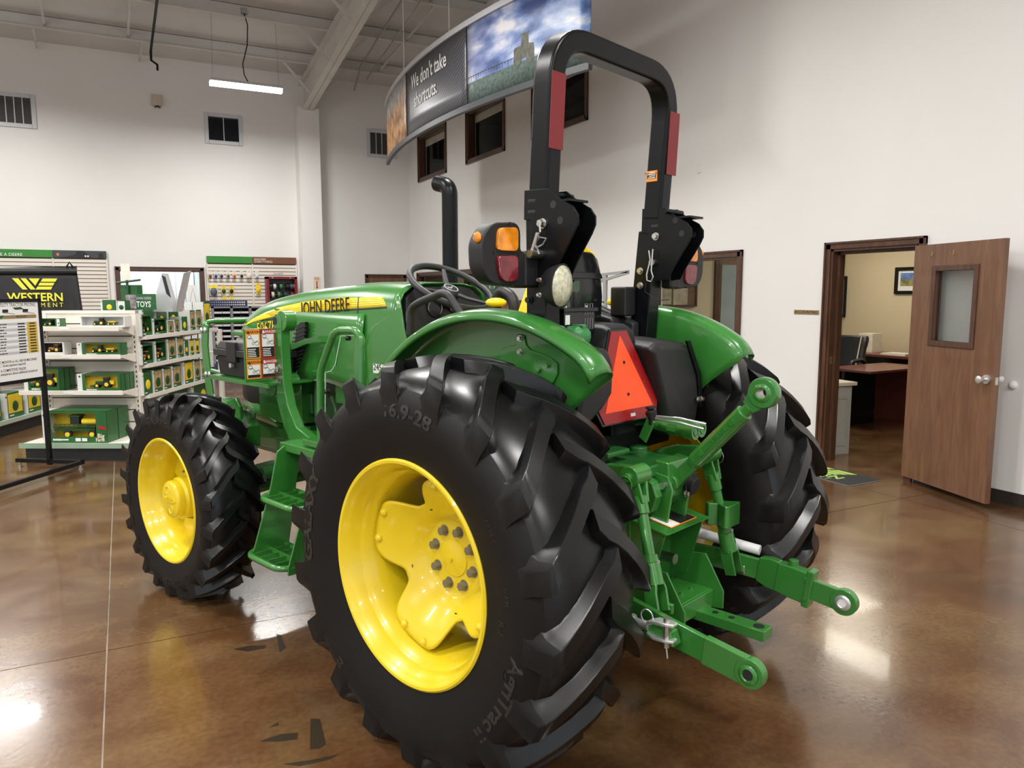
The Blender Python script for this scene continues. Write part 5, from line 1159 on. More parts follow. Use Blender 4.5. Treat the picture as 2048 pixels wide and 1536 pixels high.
# --- front wheels
FPROF = [(.122, .316), (.129, .322), (.133, .338), (.140, .375), (.150, .415), (.153, .440), (.147, .466), (.128, .490), (.09, .508), (.045, .516), (0, .518)]
FPROF = FPROF+[(-a, b) for a, b in reversed(FPROF[:-1])]
FX, FY, FZ, ST = 2.051, .879, .518, .0369
for s in (1, -1):
    fc = V((FX, s*(FY-.130), FZ))
    tm = make_tyre(s, FZ, FPROF, .556, 22, .146, math.radians(16), .021, .492, .13, .028, math.radians(8))
    ty = tm.obj('front_tyre', [M['side'], M['tread']], T, 34); ty.location = fc; ty.rotation_euler.z = ST
    ytab = sorted([(r, dy) for dy, r in FPROF if dy > 0 and r >= .338])
    wheel_text('lettering', s, ty, [('GALAXY', 88, .425, .052, 1.2, .02), ('11.2-24', 265, .425, .045, 1.1, 0), ('AgriTrac II', 190, .42, .034, 1.1, 0), ('GALAXY', 10, .425, .045, 1.2, .0)], ytab)
    rp = [(-.012, .333), (0, .331), (.004, .326), (.003, .320), (-.004, .315), (-.016, .310), (-.026, .303), (-.056, .298), (-.068, .285), (-.085, .272), (-.12, .265), (-.20, .262), (-.235, .298), (-.258, .320), (-.262, .331)]
    mb = MB(); mb.lathe([(r, s*h) for h, r in rp], (0, 0, 0), (0, 1, 0), 110); rim = mb.obj('front_rim', YE_, T, 40, solid=.005); rim.location = (FX, s*FY, FZ); rim.rotation_euler.z = ST
    q = MB().lathe([(.001, -s*.16), (.155, -s*.16), (.165, -s*.165), (.172, -s*.18), (.172, -s*.20)], (0, 0, 0), (0, 1, 0), 60); q.obj('hub_flange', YE_, rim, 40)
    q = MB()
    for k in range(4):
        a = math.radians(30)+k*PI/2; e1, e2 = V((math.cos(a), 0, math.sin(a))), V((-math.sin(a), 0, math.cos(a)))
        q.prism([e1*.14-e2*.085-V((0, s*.185, 0)), e1*.262-e2*.05-V((0, s*.165, 0)), e1*.262+e2*.05-V((0, s*.165, 0)), e1*.14+e2*.085-V((0, s*.185, 0))], (0, -s*.012, 0))
    q.obj('wheel_lug', YE_, rim, 40)
    q = MB().lathe([(.001, -s*.020), (.088, -s*.020), (.096, -s*.024), (.101, -s*.032), (.101, -s*.062), (.104, -s*.066), (.112, -s*.075), (.112, -s*.17)], (0, 0, 0), (0, 1, 0), 56); q.obj('hub_drum', YE_, rim, 32)
    q = MB(); y = -s*.0195
    for sg_ in (1, -1):
        q.tube([polar(math.radians(a), .022, y)+V((.012*sg_, 0, sg_*.048)) for a in range(-60 if sg_ > 0 else 120, 200 if sg_ > 0 else 380, 20)], .0035, 6)
    q.box(-.045, .045, y-.003, y+.003, .005, .010).box(-.045, .045, y-.003, y+.003, -.012, -.007).box(-.006, .006, y-.003, y+.003, -.016, .018).box(.02, .026, y-.003, y+.003, -.016, .018).box(-.03, -.024, y-.003, y+.003, -.016, .018)
    q.cyl((.055, y-.003, 0), (.055, y+.003, 0), .010, 10).cyl((-.055, y-.003, 0), (-.055, y+.003, 0), .010, 10)
    q.obj('cast_marks', YE_, rim, 40)
    lb = None
    for k in range(8):
        a = PI*2*(k+.5)/8; p = (.137*math.cos(a), -s*.16, .137*math.sin(a))
        if lb is None: lb = bolt(MB(), (0, 0, 0), (0, s, 0), .012, .022).cyl((0, s*.02, 0), (0, s*.038, 0), .007, 8).obj('lug_bolt', M['bolt'], rim, 20); lb.location = p
        else: copyobj(lb, rim, p)

# --- chassis
MB().box(-.16, .95, -.17, .17, .52, .98).obj('transmission_case', CA, T, bev=.02)
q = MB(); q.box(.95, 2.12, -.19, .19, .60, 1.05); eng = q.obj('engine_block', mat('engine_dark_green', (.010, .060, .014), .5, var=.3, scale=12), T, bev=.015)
rr = random.Random(5)
for k in range(16):
    x = rr.uniform(1.0, 2.0); z = rr.uniform(.66, 1.05); MB().box(x, x+rr.uniform(.05, .16), .17, .17+rr.uniform(.03, .09), z, z+rr.uniform(.04, .14)).obj('engine_casting', CA, eng, bev=.008)
q = MB()
q.tube(fillet([(1.62, .22, 1.12), (1.62, .23, .98), (1.58, .24, .86), (1.56, .22, .74)], .05), .016, 8)
q.tube(fillet([(1.45, .24, 1.06), (1.36, .27, 1.0), (1.40, .26, .92), (1.52, .25, .86), (1.55, .24, .80)], .04), .010, 8)
q.tube(fillet([(1.5, .24, .80), (1.35, .26, .80), (1.2, .26, .78)], .03), .009, 8)
q.obj('engine_hose', CA, eng, 60)
q = MB().cyl((1.25, .23, 1.09), (.92, .25, 1.07), .045, 18).box(1.20, 1.34, .20, .29, 1.045, 1.145).cyl((.92, .25, 1.07), (.85, .25, 1.07), .052, 18); q.obj('intake_pipe', GR, eng, 50, .006)
q = MB().cyl((1.02, .25, .84), (1.02, .25, .98), .050, 18); [q.cyl((1.02, .25, .86+.03*k), (1.02, .25, .868+.03*k), .054, 18) for k in range(4)]; q.obj('filter', CA, eng, 50)
q = MB().lathe([(0, .02), (.024, .02), (.030, .012), (.030, 0), (0, 0)], (1.13, .32, .965), (-.5, .85, 0), 16).lathe([(0, .02), (.02, .02), (.026, .01), (.026, 0)], (1.12, .32, .905), (-.3, .9, .3), 14).cyl((1.30, .26, .955), (1.285, .28, .95), .016, 10).cyl((1.33, .26, .96), (1.32, .28, .955), .014, 10); q.obj('steel_fitting', M['chrome'], eng, 40)
for s in (1, -1): MB().box(1.05, 2.50, s*.20-.02, s*.20+.02, .66, .82).obj('frame_rail', GR, T, bev=.006)
# front axle
q = MB(); q.loft([[V((2.05-.07, y, z-.07)), V((2.05+.07, y, z-.07)), V((2.05+.07, y, z+.07)), V((2.05-.07, y, z+.07))] for y, z in ((-.62, .52), (-.2, .56), (.2, .56), (.62, .52))]); q.obj('front_axle', CA, T, bev=.02)
MB().cyl((1.93, .05, .60), (1.93, .40, .60), .032, 16).cyl((1.93, .40, .60), (1.95, .62, .56), .017, 10).cyl((1.93, .28, .60), (1.93, .31, .60), .04, 16).obj('steering_cylinder', CA, T, 50)
MB().box(1.66, 1.92, .14, .145, .58, .63).obj('serial_label', M['white'], T)
for s in (1, -1): MB().cyl((2.05, s*.60, .40), (2.05, s*.60, .66), .075, 20).cyl((2.05, s*.58, .518), (2.05, s*.72, .518), .10, 24).obj('steering_knuckle', CA, T, 40)
MB().tube([(.9, 0, .66), (1.4, 0, .62), (1.98, 0, .58)], .045, 12).obj('drive_shaft', CA, T, 50)

# --- hood
HS = [(.825, 1.645, 1.00, 1.19), (1.15, 1.652, 1.00, 1.165), (1.5, 1.637, 1.00, 1.155), (1.85, 1.607, .99, 1.155), (2.1, 1.572, .965, 1.16), (2.28, 1.528, .92, 1.24), (2.40, 1.482, .86, 1.30), (2.48, 1.435, .78, 1.315), (2.53, 1.385, .66, 1.31), (2.545, 1.335, .55, 1.305)]
def hsec(x, zt, w, zb):
    half = [(.0, zt), (.12, zt-.003), (.200, zt-.018), (.248, zt-.050), (.272, zt-.095), (.290, zt-.16), (.302, (zt-.16)*.5+zb*.5), (.306, zb)]
    zmin = zb
    L_ = [V((x, y*w, max(z, zmin+.001*i))) for i, (y, z) in enumerate(half)]
    return L_+[V((p.x, -p.y, p.z)) for p in reversed(L_[1:])]
def splineS(S_, n=4):
    out = []
    for i in range(len(S_)-1):
        p0, p1, p2, p3 = S_[max(i-1, 0)], S_[i], S_[i+1], S_[min(i+2, len(S_)-1)]
        for j in range(n):
            t = j/n; out.append(tuple(.5*((2*b)+(-a+c)*t+(2*a-5*b+4*c-d)*t*t+(-a+3*b-3*c+d)*t**3) for a, b, c, d in zip(p0, p1, p2, p3)))
    return out+[S_[-1]]
HSS = splineS(HS)
q = MB(); rows = [hsec(*s_) for s_ in HSS]; q.grid(rows); q.add(rows[-1], [tuple(range(len(rows[-1])))])
hood = q.obj('hood', GR, T, 50, solid=.006)
def hood_y(x, z):                                  # outer side of the hood at x, z
    a = min(HSS, key=lambda s_: abs(s_[0]-x)); pts = hsec(*a)[:8]
    tab = sorted((p.z, p.y) for p in pts); return interp(tab, z)
def side_patch(name, px_top, px_bot, m, parent, off=.004, n=24, th=.0012):
    """strip on the hood side between two pixel polylines (same count)"""
    def samp(L_, f):
        k = f*(len(L_)-1); i = min(int(k), len(L_)-2); t = k-i; return L_[i][0]*(1-t)+L_[i+1][0]*t, L_[i][1]*(1-t)+L_[i+1][1]*t
    rows = []
    for j in range(4):
        r = []
        for i in range(n+1):
            f = i/n; a = samp(px_top, f); b = samp(px_bot, f); u, v = a[0]*(1-j/3)+b[0]*j/3, a[1]*(1-j/3)+b[1]*j/3
            y = .30
            for _ in range(4): p = H(u, v, 'y', y); y = hood_y(p.x, p.z)+off
            r.append(H(u, v, 'y', y))
        rows.append(r)
    return MB().grid(rows).obj(name, m, parent, 60, solid=th)
top = [(486, 652), (505, 638), (530, 625), (560, 614), (610, 603.5), (660, 598.5), (715, 595.5), (765, 593)]
bot = [(486, 652.5), (510, 643), (545, 634), (590, 627.5), (640, 622), (690, 618), (735, 615.5), (773, 612.5)]
side_patch('decal_stripe', top, bot, M['decal'], hood)
side_patch('decal_underline', [(520, 641), (590, 628), (690, 618.5), (773, 613)], [(525, 642), (592, 631), (692, 621.5), (774, 616.5)], M['dark'], hood)  # dark line along the lower edge of the stripe
for k in range(1, 5):
    f = k/5; L_ = [(a[0]*(1-f)+b[0]*f, a[1]*(1-f)+b[1]*f) for a, b in zip(top[2:], bot[2:])]
    side_patch('decal_pinstripe', L_, [(u, v+.7) for u, v in L_], M['brass'], hood, .0055, th=.0006)
def side_text(s, u0, v0, u1, v1, size, m, bold=0, sx=1.0, off=.0065, shear=0, al='CENTER'):
    a, b = H(u0, v0, 'y', .31), H(u1, v1, 'y', .31); y = max(hood_y(a.x, a.z), hood_y(b.x, b.z))+off; a, b = H(u0, v0, 'y', y), H(u1, v1, 'y', y)
    put_text(MB(), s, (a+b)/2, b-a, (0, 0, 1), size, .004, sx, al, bold, shear).obj('lettering', M[m], hood)
[side_text('JOHN DEERE', 606+du, 619+dv, 694+du, 610+dv, .098, 'decal', .0, .80, .007) for du, dv in ((-1.3, 0), (1.3, 0), (0, -1.5), (0, 1.5), (-1, 1.2), (1, 1.2), (1, -1.2), (-1, -1.2))]; side_text('JOHN DEERE', 606, 619, 694, 610, .098, 'dark', .008, .80, .011)
side_text('5067E', 512, 658, 552, 652, .085, 'dark', .05, 1.0, .005); side_text('5067E', 512, 658, 552, 652, .085, 'decal', .0, 1.0, .008)
# seam between hood and cowl, cowl panel and lower side panel
side_patch('panel_seam', [(716, 594), (713, 640), (708, 690)], [(718, 594), (715, 640), (710, 690)], M['dark'], hood, .005)
q = MB(); rows = []
for f in range(9):
    t = f/8; r = []
    for (y, z) in ((.286, 1.585), (.300, 1.52), (.308, 1.44), (.312, 1.34), (.314, 1.20), (.314, 1.05), (.31, .90)): x = (1-t)*interp([(.9, 1.06), (1.36, 1.06), (1.45, .98), (1.50, .81), (1.60, .83)], z)+t*interp([(.90, .56), (1.2, .64), (1.368, .726), (1.523, .775), (1.60, .815)], z); r.append(V((x, y, z)))
    rows.append(r)
for s in (1, -1): MB().grid([[V((p.x, s*p.y, p.z)) for p in r] for r in rows]).obj('cowl_panel', GR, T, 50, solid=.006)
q = MB(); rows = []
for f in range(13):
    t = f/12; x = 1.72-.66*t; r = []
    bul = .030*math.sin(min(1, t*1.4)*PI/2); zb = 1.10+.055*math.sin(t*PI)
    for k in range(7): g_ = k/6; r.append(V((x, .300+bul*math.sin(g_*PI*.62), 1.50-(1.50-zb)*g_)))
    rows.append(r)
for s in (1, -1): MB().grid([[V((p.x, s*p.y, p.z)) for p in r] for r in rows]).obj('side_panel', GR, T, 50, solid=.006)
# black slanted vent
vp = [H(u, v, 'y', .338) for u, v in ((593, 652), (601, 645), (610, 644), (607, 690), (588, 741), (583, 743))]
q = MB().prism(vp, (0, -.02, 0)); vent = q.obj('side_vent', M['gloss'], T)
for k in range(12):
    v = 652+k*8; a, b = H(580+max(0, (700-v)*.2), v+8, 'y', .340), H(611-max(0, (v-690)*.32), v, 'y', .340); MB().bar(a, b, .006, .004, (0, 1, 0)).obj('mesh_rib', M['plasticg'], vent)
hb = [H(u, v, 'y', .36) for u, v in ((583, 695), (612, 683), (640, 678), (668, 677))]; MB().strip(hb, .028, .012, (0, 1, 0)).obj('vent_brow', GR, T, 40)
# grille, chin, lamps
def nose_sec(x, w, z0, z1): return [V((x, y, z)) for y, z in ((w*.9, z1), (w, z1-.03), (w, z0+.03), (w*.95, z0), (-w*.95, z0), (-w, z0+.03), (-w, z1-.03), (-w*.9, z1))]
MB().loft([nose_sec(2.10, .284, .95, 1.34), nose_sec(2.30, .274, .95, 1.345), nose_sec(2.42, .245, .95, 1.34), nose_sec(2.49, .20, .96, 1.33), nose_sec(2.52, .14, .97, 1.31)]).obj('grille', PL, T, 45)
MB().loft([nose_sec(1.66, .292, .90, 1.30), nose_sec(1.95, .294, .87, 1.32), nose_sec(2.125, .292, .885, 1.32)]).obj('nose_side', GR, T, 45)
MB().loft([nose_sec(1.95, .296, .845, .90), nose_sec(2.2, .284, .86, .965), nose_sec(2.40, .255, .88, .965), nose_sec(2.50, .19, .90, .965)]).obj('chin', GR, T, 45)
for s in (1, -1):
    MB().ball((2.40, s*.235, 1.315), .05, 14, 8, (1.2, .5, .8)).obj('headlamp', M['lamp'], T, 60)
    MB().box(2.05, 2.47, s*.262-.02, s*.262+.02, 1.345, 1.37).obj('headlamp_brow', GR, T, bev=.006)
# dash binnacle seen from the seat
dz0, dz1 = 1.625, 1.26
dp = [V((.825, .235, 1.575)), V((.835, .17, 1.628)), V((.835, -.17, 1.628)), V((.825, -.235, 1.575)), V((.745, -.298, 1.33)), V((.66, -.298, 1.10)), V((.66, .298, 1.10)), V((.745, .298, 1.33))]
dash = MB().prism(dp, (.05, 0, 0)).obj('dash_panel', M['plasticg'], T, bev=.004)
dn = V((-.93, 0, .36)).normalized()
hood_b = [V((.845, .13, 1.585)), V((.845, -.13, 1.585)), V((.80, -.17, 1.44)), V((.80, .17, 1.44))]
MB().prism(hood_b, (-.012, 0, 0)).obj('instrument_cluster', M['gloss'], dash, bev=.01)
for y, r in ((.085, .042), (-.04, .03)): c_ = V((.808, y, 1.525)); MB().lathe([(r*1.08, .004), (r*1.08, .010), (r, .010), (r*.96, .005), (0, .005)], c_, (-1, 0, .25), 28).obj('gauge', M['gloss'], dash, 40); MB().tube([c_+V((-.011, math.cos(a)*r, math.sin(a)*r+.003)) for a in [i*PI/12 for i in range(24)]], .0018, 4, True).obj('gauge_ring', M['chrome'], dash)
MB().box(.796, .80, -.13, .02, 1.44, 1.495).obj('display', M['greyp'], dash)
for y, z in ((.205, 1.55), (.225, 1.46)): MB().box(.815, .84, y-.018, y+.018, z-.025, z+.025).obj('rocker_switch', M['gloss'], dash, bev=.003); MB().box(.812, .816, y-.009, y+.009, z-.012, z+.002).obj('switch_mark', M['white'], dash)
MB().box(.56, .80, -.25, .25, 1.10, 1.40).obj('pedestal', M['plasticg'], dash, bev=.03)
# steering wheel
sc_ = H(903, 574, 'y', 0); nrm = V((-.50, 0, .866)); e2 = V((0, 1, 0)); e1 = e2.cross(nrm)
hub = sc_-nrm*.035
swr = MB().tube([sc_+e1*.205*math.cos(a)+e2*.205*math.sin(a) for a in [2*PI*i/44 for i in range(44)]], .0165, 10, True); sw = swr.obj('steering_wheel', M['plasticg'], T, 60)
for k in range(3): a = math.radians(95+120*k); MB().strip([hub+nrm*.01, hub+nrm*.014+(e1*math.cos(a)+e2*math.sin(a))*.09, sc_+(e1*math.cos(a)+e2*math.sin(a))*.20], [.034, .026, .022], .014, nrm).obj('spoke', M['plasticg'], sw, bev=.004)
MB().lathe([(.001, .030), (.035, .028), (.046, .018), (.050, 0), (.045, -.05)], hub, nrm, 28).obj('hub', PL, sw, 40)
MB().tube([hub+nrm*.031+e1*.034*math.cos(a)+e2*.034*math.sin(a) for a in [2*PI*i/24 for i in range(24)]], .002, 5, True).tube([hub+nrm*.031+e1*x+e2*y for x, y in ((.012, -.02), (.004, -.006), (-.006, .004), (.004, .012), (-.004, .022))], .0022, 5).obj('badge', M['binlight'], sw)
MB().cyl(hub-nrm*.04, hub-nrm*.16+V((.02, 0, 0)), .030, 16, .034).obj('column_sleeve', PL, T, 50)
MB().cyl(hub-nrm*.14, V((.80, 0, 1.18)), .028, 16).obj('steering_column', GR, T, 50)
# grab bar on the left fender
gb = [H(u, v, 'y', .50) for u, v in ((820, 668), (822, 616), (838, 605), (884, 586), (897, 589), (930, 640))]
MB().tube(fillet(gb, .04), .0155, 10).obj('grab_bar', M['plasticg'], T, 60)
# exhaust stack
ex = H(901, 550, 'y', -.40); et = H(899, 380, 'y', -.40)
MB().tube(fillet([(ex.x, -.40, 1.25), (ex.x, -.40, et.z+.02), (ex.x+.10, -.40, et.z+.045)], .06, 10), .044, 20).obj('exhaust_stack', BK, T, 50)
MB().cyl((ex.x+.101, -.40, et.z+.045), (ex.x+.104, -.40, et.z+.046), .034, 20).obj('exhaust_bore', M['dark'], T)
MB().cyl((ex.x, -.40, 1.1), (ex.x, -.40, 1.45), .065, 22).obj('muffler_shield', BK, T, 50)
# --- rear fenders
YO = .56
for s in (1, -1):
    rows = []; NP = 46
    for i in range(NP+1):
        f = i/NP; ph = math.radians(34+(126.5-34)*f); tail = max(0, (f-.80)/.20); fr = max(0, (.12-f)/.12)
        R0 = .866-.004*tail-.026*max(0, (f-.93)/.07)**2
        sec = [(.436, .56), (.436, .70), (.436, .78), (.438, .835), (.447, .856), (.465, .866), (.495, .870), (.525, .868), (YO-.012, .860), (YO-.002, .850), (YO, .838), (YO-.004, .828)]
        r = []
        for (y, rr_) in sec:
            q_ = rr_+(R0-.866)
            if y > .43: y = y-(y-.43)*.10*tail
            pp = ph-math.radians(max(0, .83-rr_)*30*f)
            if rr_ < .83 and f < .2: q_ = rr_
            p = polar(pp, q_, s*y); r.append(V((p.x, p.y, p.z+CZ)))
        rows.append(r)
    fd = MB().grid(rows).obj('fender', GR, T, 50, solid=.005)
    # pressed plate and bolts on the outer face of the inner panel
    pl = [H(u, v, 'y', .440) for u, v in ((1036, 668), (1049, 670), (1054, 690), (1062, 699), (1102, 715), (1117, 727), (1117, 748), (1108, 766), (1094, 768), (1062, 758), (1030, 752), (1000, 735), (1003, 700), (1018, 692), (1033, 690))]
    pl = [V((p.x, s*p.y, p.z)) for p in pl]
    MB().prism(pl, (0, s*.006, 0)).obj('fender_plate', GR, fd, bev=.003)
    for u, v, m_ in ((1041, 677, 'steel'), (1041, 704, 'steel'), (1004, 723, 'green'), (1079, 739, 'green'), (1096, 731, 'green')):
        p = H(u, v, 'y', .446); bolt(MB(), (p.x, s*.446, p.z), (0, s, 0), .0085, .012).obj('bolt', M[m_], fd)
    # floor and deck inside
    MB().box(-.05, .95, s*.20 if s > 0 else -.42, .42 if s > 0 else s*.20, .86, .89).obj('floor_plate', PL, T)
    MB().box(.90, 1.15, s*.30 if s > 0 else -.60, .60 if s > 0 else s*.30, .90, .93).obj('step_deck', GR, T, bev=.004)

# --- roll bar
RYC, RW_, RT_ = .385, .078, .086
lo, hi = V((-.140, RYC, 1.90)), V((-.170, RYC, 2.470))
path = fillet([lo, hi, V((hi.x+.02, -RYC+.01, hi.z)), V((lo.x+.03, -RYC+.015, lo.z))], .175, 10)
path = [p for i, p in enumerate(path)]
rb_ = MB().strip(path, RW_, RT_, (1, 0, .05)).obj('roll_bar', BK, T, 40, .014, 3)
for s in (1, -1):
    # reflective tape on the rear face
    a, b = 2.085, 2.335
    xr = lambda z: lo.x+(hi.x-lo.x)*(z-lo.z)/(hi.z-lo.z)-RT_/2+(0 if s > 0 else .024)
    MB().prism([(xr(z)-.0005, s*RYC+dy, z) for dy, z in ((-.036, a), (.036, a), (.036, b), (-.036, b))], (-.0025, 0, 0)).obj('reflector_tape', M['refred'], rb_)
    # folding hinge plates, two per post
    pg = [H(u, v, 'y', .432)+V((0 if s > 0 else .03, 0, 0)) for u, v in ((1050, 381), (1099, 377), (1121, 397), (1147, 412), (1157, 428), (1157, 446), (1149, 466), (1120, 523), (1108, 552), (1086, 556), (1064, 556), (1062, 441), (1049, 440))]
    for y in (.432, .338):
        hp = MB().prism([(p.x, s*y-.004, p.z) for p in pg], (0, .008, 0)).obj('hinge_plate', BK, T, bev=.002)
        for u, v, r in ((1108, 409, .013), (1122, 441, .013)):
            p = H(u, v, 'y', .432); MB().cyl((p.x, s*y-.0047, p.z), (p.x, s*y+.0047, p.z), r, 18).obj('hole', M['dark'], hp)
        for v in (401, 423):
            a, b = H(1056, v+2, 'y', .432), H(1073, v-2, 'y', .432); MB().box(b.x, a.x, s*y-.0047, s*y+.0047, min(a.z, b.z)-.007, max(a.z, b.z)+.004).obj('slot', M['dark'], hp, bev=.004)
    a = H(1098, 391, 'y', .40); MB().cyl((a.x-.02, s*.30, a.z), (a.x-.02, s*.432, a.z), .011, 10).box(a.x-.12, a.x-.01, s*.385-.05, s*.385+.05, a.z-.03, a.z-.022).obj('hinge_bracket', BK, T, 40)
    # lower post, slightly raked
    q = MB(); q.loft([[V((x, s*y, z)) for x, y in ((x0-.045, .345), (x0+.045, .345), (x0+.045, .425), (x0-.045, .425))] for z, x0 in (((1.86, -.135), (1.62, -.14), (1.16, -.14)) if s > 0 else ((1.86, -.085), (1.62, -.062), (1.16, -.03)))]); lp = q.obj('roll_bar_post', BK, T, bev=.006)
    MB().box(-.20, .05, s*.385-.045, s*.385+.045, 1.14, 1.155).box(-.22, -.15, s*.385-.04, s*.385+.04, 1.155, 1.30).obj('post_foot', BK, lp, bev=.004)
    for u, v in ((1281, 542), (1281, 571)) if s < 0 else ((1059, 600),):
        p = H(u, v, 'y', s*.345 if s < 0 else .426); bolt(MB(), (p.x, p.y, p.z), (0, 1, 0), .011, .014).obj('bolt', M['steel'] if s < 0 else M['dark'], lp)
# pins: left
p = H(1085, 447, 'y', .44); q = MB(); bolt(q, (p.x, .436, p.z), (0, 1, 0), .013, .022); q.tube([(p.x, .455, p.z+.005), (p.x-.004, .456, p.z-.03)], .004, 6); q.obj('pivot_bolt', M['steel'], T, 30)
p = H(1071, 509, 'y', .44); p2 = H(1078, 466, 'y', .47)
q = MB().cyl((p.x-.018, .38, p.z), (p.x-.018, .492, p.z), .016, 16).tube([(p.x-.018, .475, p.z+.01), (p2.x, .475, p2.z)], .0075, 8); lkp = q.obj('lock_pin', M['steel'], T, 45)
MB().tube([(p.x-.035, .46, p.z+.0), (p.x-.028, .47, p.z+.035), (p.x-.045, .47, p.z+.055), (p.x-.075, .47, p.z+.05), (p.x-.06, .47, p.z+.03), (p.x-.03, .47, p.z+.02)], .003, 6).obj('spring_clip', M['chrome'], lkp, 60)
MB().cyl((p.x-.018, .491, p.z), (p.x-.018, .4935, p.z), .012, 14).obj('pin_end', M['brass'], lkp)
# pins: right
p = H(1313, 473, 'y', -.338); bolt(MB(), (p.x, -.334, p.z), (0, 1, 0), .012, .016).obj('pivot_bolt', M['steel'], T, 30)
p = H(1306, 525, 'y', -.33); q = MB().cyl((p.x, -.45, p.z), (p.x, -.318, p.z), .014, 14); lk2 = q.obj('lock_pin', M['steel'], T, 45)
z0 = p.z; MB().tube([(p.x+.012, -.315, z0+.05), (p.x+.004, -.315, z0+.01), (p.x+.02, -.315, z0-.05), (p.x+.018, -.315, z0-.075), (p.x-.002, -.315, z0-.08), (p.x-.012, -.315, z0-.06), (p.x-.002, -.315, z0-.035), (p.x-.004, -.315, z0+.0), (p.x-.008, -.315, z0+.055)], .0032, 6).obj('spring_clip', M['chrome'], lk2, 60)
MB().tube([(p.x+.025, -.318, z0-.085), (p.x+.03, -.318, z0-.12), (p.x-.03, -.318, z0-.16), (p.x-.09, -.32, z0-.155)], .0016, 5).obj('tether', M['dark'], lk2)
# warning label on the inner face of right post
a, b = H(1293, 343, 'y', -.330), H(1314, 362, 'y', -.330)
wl = MB().box(min(a.x, b.x), max(a.x, b.x), -.3355, -.3280, min(a.z, b.z), max(a.z, b.z)).obj('warning_label', M['decorange'], T)
x0, x1, z0, z1 = min(a.x, b.x), max(a.x, b.x), min(a.z, b.z), max(a.z, b.z)
MB().box(x0+.005, x1-.005, -.3282, -.3274, z0+.012, z0+(z1-z0)*.62).obj('label_text_block', M['dark'], wl)
q = MB(); [q.box(x0+.009, x1-.009-.006*(k % 2), -.3275, -.3270, z0+.014+k*.007, z0+.017+k*.007) for k in range(4)]; q.obj('print_line', M['white'], wl)
put_text(MB(), 'WARNING', ((x0+x1)/2, -.3278, z1-.011), (-1, 0, 0), (0, 0, 1), .014, .01).obj('lettering', M['dark'], wl)
# --- lamps on the roll bar
for s in (1, -1):
    XB = -.155
    out = round_poly([(.515, 1.835), (.655, 1.825), (.705, 1.77), (.70, 1.67), (.66, 1.625), (.47, 1.612), (.47, 1.725), (.515, 1.74)] , [.05, .07, .04, .05, .05, .02, .02, .01], 5)
    b1 = [V((XB, s*y, z)) for y, z in out]; cy_, cz_ = .60, 1.72
    b2 = [V((XB+.055, s*y, z)) for y, z in out]; b3 = [V((XB+.085, s*(cy_+(y-cy_)*.8), cz_+(z-cz_)*.85)) for y, z in out]
    lh = MB().loft([b1, b2, b3]).obj('lamp_housing', PL, T, 40, .008, 3)
    for (pts, m_, nm) in (([(.535, 1.815), (.632, 1.808), (.640, 1.735), (.535, 1.735)], 'amber', 'amber_lens'), ([(.535, 1.722), (.640, 1.718), (.625, 1.645), (.595, 1.632), (.535, 1.638)], 'redlens', 'red_lens')):
        po = round_poly(pts, .022, 4); MB().loft([[V((XB+.004, s*y, z)) for y, z in po], [V((XB-.006, s*y, z)) for y, z in po], [V((XB-.010, s*(y+(.585-y)*.08), z)) for y, z in po]]).obj(nm, M[m_], lh, 40, .003, 2)
    MB().ball((XB+.02, s*.702, 1.775), .017, 10, 6, (1.1, .5, 1.1)).obj('side_marker', M['amber'], lh, 60)
    q = MB(); [q.cyl((XB-.0005, s*y, z), (XB-.003, s*y, z), .005, 8) for y, z in ((.645, 1.729), (.527, 1.729), (.56, 1.622), (.575, 1.826))]; q.obj('screw', M['dark'], lh)
    MB().box(XB-.004, XB+.05, min(s*.425, s*.50), max(s*.425, s*.50), 1.615, 1.74).obj('lamp_bracket', PL, T, bev=.012)
if True:                                            # white reflection strip seen on right lamp
    a = H(1333, 548, 'y', -.54)
# --- work lamp
wc = H(1122, 572, 'x', -.245); wn = V((-.97, -.20, -.06)).normalized()
MB().lathe([(.0, -.075), (.035, -.070), (.060, -.045), (.074, -.010), (.077, .004), (.073, .006), (.071, .0), (0, .0)], wc, wn, 30).obj('work_lamp', PL, T, 40)
MB().lathe([(.072, .0), (.068, .010), (.045, .020), (.02, .024), (.001, .025)], wc, wn, 30).obj('work_lamp_lens', M['lamp'], T, 60)
q = MB().tube([wc+V((.02, .07, .01)), V((-.13, .40, wc.z+.02)), V((-.12, .40, wc.z+.05))], .008, 8).box(-.13, -.10, .33, .345, wc.z-.03, wc.z+.06); q.obj('work_lamp_bracket', BK, T, 40)
q = MB(); bolt(q, wc+V((.02, .085, .02)), (0, 1, 0), .006, .014); bolt(q, wc+V((.02, .085, -.03)), (0, 1, 0), .006, .014); q.obj('bolt', M['steel'], T)
# --- seat
q = MB(); rings = []
for z, w_, x_ in ((1.18, .235, .09), (1.30, .235, .07), (1.45, .225, .045), (1.58, .20, .02), (1.68, .165, .005), (1.735, .135, 0), (1.762, .09, .0)):
    rings.append([V((x_+xx, y, z)) for y, xx in ((-w_, .05), (-w_*.97, .012), (-w_*.7, -.004), (0, -.010), (w_*.7, -.004), (w_*.97, .012), (w_, .05))])
MB().loft(rings).obj('seat_back_shell', M['gloss'], T, 50, .006, 2)
q = MB(); rings = []
for z, w_, x_, d_ in ((1.14, .245, .12, .10), (1.30, .250, .10, .11), (1.47, .240, .075, .10), (1.60, .212, .048, .09), (1.70, .175, .030, .085), (1.758, .135, .024, .07), (1.785, .08, .03, .04)):
    rings.append([V((x_+d_*f, y, z)) for y, f in ((-w_, .1), (-w_*.92, 0), (w_*.92, 0), (w_, .1), (w_, .7), (w_*.6, 1), (-w_*.6, 1), (-w_, .7))])
MB().loft(rings).obj('seat_back_cushion', M['decal'], T, 60, .012, 3)
